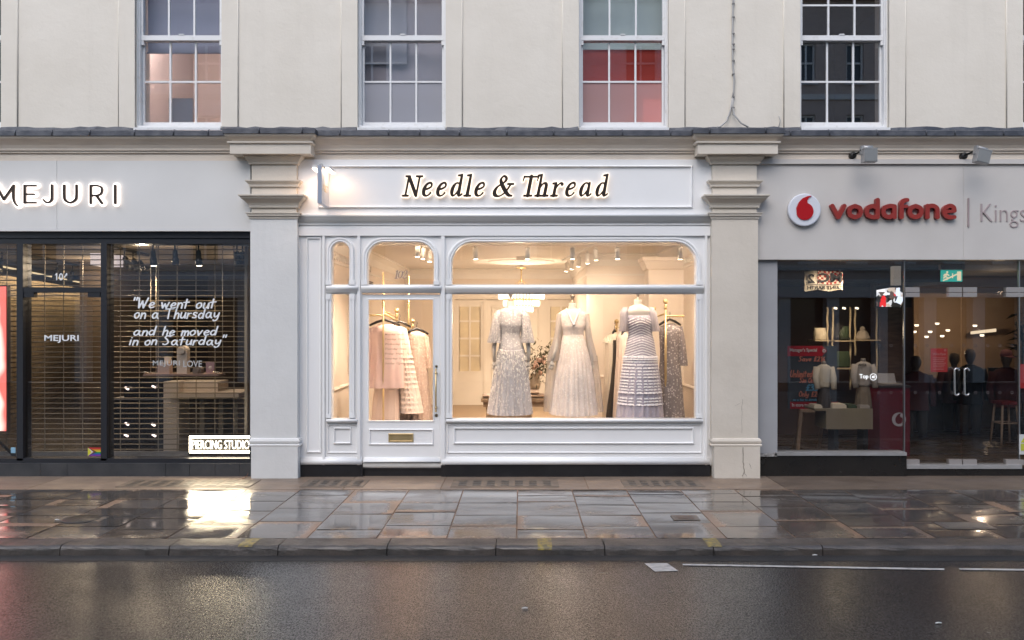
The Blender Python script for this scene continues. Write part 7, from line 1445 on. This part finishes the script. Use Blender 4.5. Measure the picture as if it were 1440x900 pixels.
# mannequins, counters, stools at the back
def standing(px, pt, y, coat, lab, scale=1., hat_=None, legs=None):
    x = X(px, y); zt = Z(pt, y); t = thing('dress_mannequin', lab, 'mannequin', (x, y, .1)); h = (zt - .1) * scale
    f = lambda u: zt - u * 1.72 * scale
    m_ = MB(); m_.rings([[(x + r * math.cos(a), y + r * 1.15 * math.sin(a), z) for a in (2 * math.pi * k / 18 for k in range(18))] for r, z in ((.01, f(0)), (.055, f(.012)), (.075, f(.045)), (.072, f(.08)), (.055, f(.115)), (.04, f(.135)), (.045, f(.165)), (.06, f(.18)))], 0, True); build('head', m_, pm('grey_plastic', (.24, .2, .17), .4), t)
    m_ = MB(); loft(m_, [(f(.155), x, y, .06, .06, 0), (f(.185), x, y, .17, .085, 0), (f(.22), x, y, .21, .10, 0), (f(.33), x, y, .19, .11, .02), (f(.46), x, y, .18, .11, .03), (f(.54), x, y, .2, .12, .04)], 7, 50, 0, 8, True)
    for s_ in (-1, 1): m_.tube([(x + s_ * .19, y, f(.2)), (x + s_ * .25, y, f(.36)), (x + s_ * .24, y - .05, f(.5))], [.06, .05, .04], 10)
    build('jacket', m_, coat, t)
    m_ = MB()
    for s_ in (-1, 1): m_.tube([(x + s_ * .09, y, f(.52)), (x + s_ * .1, y, f(.74)), (x + s_ * .1, y, .14)], [.095, .07, .055], 12)
    build('trousers', m_, legs or dkc, t)
    if hat_: m_ = MB(); m_.rings([[(x + r * math.cos(a), y + r * 1.15 * math.sin(a), z) for a in (2 * math.pi * k / 18 for k in range(18))] for r, z in ((.082, f(.05)), (.084, f(.02)), (.06, f(-.012)), (.01, f(-.02)))], 0, True); m_.tube([(x, y - .06, f(.045)), (x, y - .17, f(.055))], [.07, .05], 12, flat=.15); build('cap', m_, hat_, t)
mau = pm('mauve_cloth', (.22, .10, .105), .8); plum = pm('plum_cloth', (.12, .035, .035), .8)
standing(1342, 496, 3.4, mau, 'small headed mannequin in a mauve open jacket behind the first door leaf', .86)
standing(1364, 490.5, 3.0, pm('black_cloth', (.012, .012, .012), .8), 'mannequin in a black jumper behind the meeting door handles', .92)
standing(1415, 494, 2.6, plum, 'mannequin in a plum jacket and pink cap near the fixed glass', .9, pm('pink_cap', (.5, .22, .22), .7))
standing(1288, 500, 2.6, plum, 'mannequin in a dark red coat beside the brick pier', .88)
ct = thing('sales_counter', 'dark wooden sales counter with a row of rose folded clothes', 'counter', (X(1330, 3.6), 3.9, .1)); y_ = 3.7
m_ = MB(); m_.box(X(1284, y_), X(1352, y_), y_, y_ + .6, .1, Z(545, y_)); m_.box(X(1357, y_), X(1437, y_), y_ + .2, y_ + .8, .1, Z(538, y_)); build('carcass', m_, pm('counter_wood', (.16, .095, .055), .45, c2=(.11, .065, .04), ns=2, stretch=(1, 1, 6)), ct)
m_ = MB(); m_.box(X(1283, y_), X(1353, y_), y_ - .03, y_ + .62, Z(545, y_) + .001, Z(541.5, y_)); m_.box(X(1356, y_), X(1438, y_), y_ + .17, y_ + .82, Z(538, y_) + .001, Z(535, y_)); build('counter_top', m_, pm('counter_top', (.24, .16, .11), .35), ct)
for i in range(5):
    px = 1291 + i * 9; m_ = MB(); x0 = X(px, y_); z = Z(541.4, y_)
    for k in range(3): m_.rings([[(x0 + .085 + .08 * math.cos(u), y_ + .12 + .1 * math.sin(u) * 1.2, z + .02 + k * .035 + q) for u in (2 * math.pi * j / 14 for j in range(14))] for q in (-.018, -.006, .006, .018)], 0, True)
    tag(build('folded_garment', m_, pm('rose_knit', (.36, .15, .15), .85, bump=.5, bs=60), None, (x0 + .08, y_ + .1, z)), 'one of five rose knit piles in a row on the dark counter', 'folded clothes', 'rose knit piles on the counter')
st_ = thing('bar_stool', 'tall pale wooden stool with red seat behind the second door leaf', 'stool', (X(1414, 2.2), 2.2, .1)); y_ = 2.2
m_ = MB(); m_.box(X(1401, y_), X(1427, y_), y_ - .14, y_ + .14, Z(568, y_), Z(564, y_)); build('seat', m_, pm('seat_red', (.2, .015, .02), .6), st_)
for sx in (-1, 1):
    for sy in (-1, 1):
        m_ = MB(); m_.tube([(X(1414, y_) + sx * .1, y_ + sy * .1, Z(568, y_)), (X(1414, y_) + sx * .14, y_ + sy * .14, .1)], .016, 8); build('leg', m_, ws, st_)
m_ = MB()
for z in (.4,):
    for sx in (-1, 1): m_.tube([(X(1414, y_) + sx * .128, y_ - .128, z), (X(1414, y_) + sx * .128, y_ + .128, z)], .01, 6); m_.tube([(X(1414, y_) - .128, y_ + sx * .128, z), (X(1414, y_) + .128, y_ + sx * .128, z)], .01, 6)
build('stretcher', m_, ws, st_)
m_ = MB(); y_ = 3.95; m_.box(X(1391, y_), X(1412, y_), y_, y_ + .05, Z(534, y_), Z(517, y_)); m_.box(X(1399, y_), X(1404, y_), y_ + .05, y_ + .1, Z(535, y_), Z(525, y_)); solo('monitor', m_, blk, 'black till screen on the far counter', 'monitor', (X(1401, y_), y_, Z(535, y_)))
pl = thing('pot_plant', 'broad leaved dark plant near the fixed glass past the doors', 'plant', (X(1440, 3.), 3.0, .1)); m_ = MB(); r_ = random.Random(9); c = Vector((X(1438, 3.), 3.0, 1.5))
m_.tube([(c.x, c.y, .4), (c.x, c.y, 1.7)], .015, 6)
for k in range(26):
    an = r_.uniform(0, 6.28); l_ = r_.uniform(.18, .38); z = r_.uniform(1.3, 2.0); q = Vector((c.x, c.y, z)); e = q + Vector((math.cos(an) * l_, math.sin(an) * l_, r_.uniform(-.12, .12))); s_ = (e - q).cross(Vector((0, 0, 1))).normalized() * .05
    m_.add([q, q.lerp(e, .45) + s_ + Vector((0, 0, .03)), e, q.lerp(e, .45) - s_ + Vector((0, 0, .03))], [(0, 1, 2, 3)])
build('leaves', m_, pm('dark_leaf', (.03, .045, .018), .5), pl); m_ = MB(); m_.lathe(c.x, c.y, [(.14, .1), (.18, .4), (.16, .4)], 16); build('pot', m_, blk, pl)

# ------------------------------------------------------------------ far side of the street, mirrored in the glass
OY = -17.5
def far_house(x0, x1, zt, wm, lab, nb, seed):
    t = thing('terrace_house', lab, 'building', ((x0 + x1) / 2, OY - 3, -.12), 'buildings across the street')
    wd = (x1 - x0) / nb; rows = [(3.9, 5.9), (7.1, 8.8), (9.9, 11.2)]; rows = [r for r in rows if r[1] < zt - .5]
    holes = [[(x0 + wd * (i + .32), a), (x0 + wd * (i + .32), b), (x0 + wd * (i + .68), b), (x0 + wd * (i + .68), a)] for i in range(nb) for a, b in rows]
    build('wall', MB().plate([[(x0, 3.3), (x0, zt), (x1, zt), (x1, 3.3)]] + holes, OY - .3, OY), wm, t)
    for i in range(nb):
        for a, b in rows:
            xa, xb = x0 + wd * (i + .32), x0 + wd * (i + .68); m_ = MB()
            for q in (xa, (xa + xb) / 2 - .03, xb - .06): m_.box(q, q + .06, OY - .2, OY - .1, a, b)
            for q in (a, (a + b) / 2 - .03, b - .06): m_.box(xa, xb, OY - .2, OY - .099, q, q + .06)
            m_.box(xa - .06, xb + .06, OY - .2, OY + .08, a - .1, a); f = build('window', m_, whitewin, t)
            build('pane', MB().box(xa, xb, OY - .17, OY - .16, a, b), pm('far_glass', (.04, .045, .05), .08), f)
    m_ = MB(); m_.box(x0, x1, OY - .3, OY + .2, 2.7, 3.3); m_.box(x0, x1, OY - .3, OY + .25, zt, zt + .3)
    for z_ in (3.6, 6.4, 9.3): m_.box(x0, x1, OY - .1, OY + .06, z_, z_ + .18)
    for i in range(nb + 1): m_.box(x0 + wd * i - .2, x0 + wd * i + .2, OY - .3, OY + .1, -.12, 2.7)
    build('shop_fascia', m_, pm('far_fascia', (.6, .58, .56), .6), t)
    m_ = MB(); m_.box(x0, x1, OY - .6, OY - .5, -.12, 3.3); build('shop_window', m_, pm('far_shop', (.06, .05, .05), .1), t)
far_house(-20, -6.5, 12.5, pm('far_stucco', (.78, .77, .78), .8), 'white stucco terrace across the street', 5, 1)
far_house(-6.5, 5.5, 12.5, pm('far_stucco_pale', (.78, .76, .78), .8), 'pale rendered building across the street', 4, 2)
far_house(5.5, 20, 12.6, pm('far_brick', (.52, .42, .37), .85, c2=(.42, .33, .29), ns=8), 'dark brick terrace across the street', 9, 3)
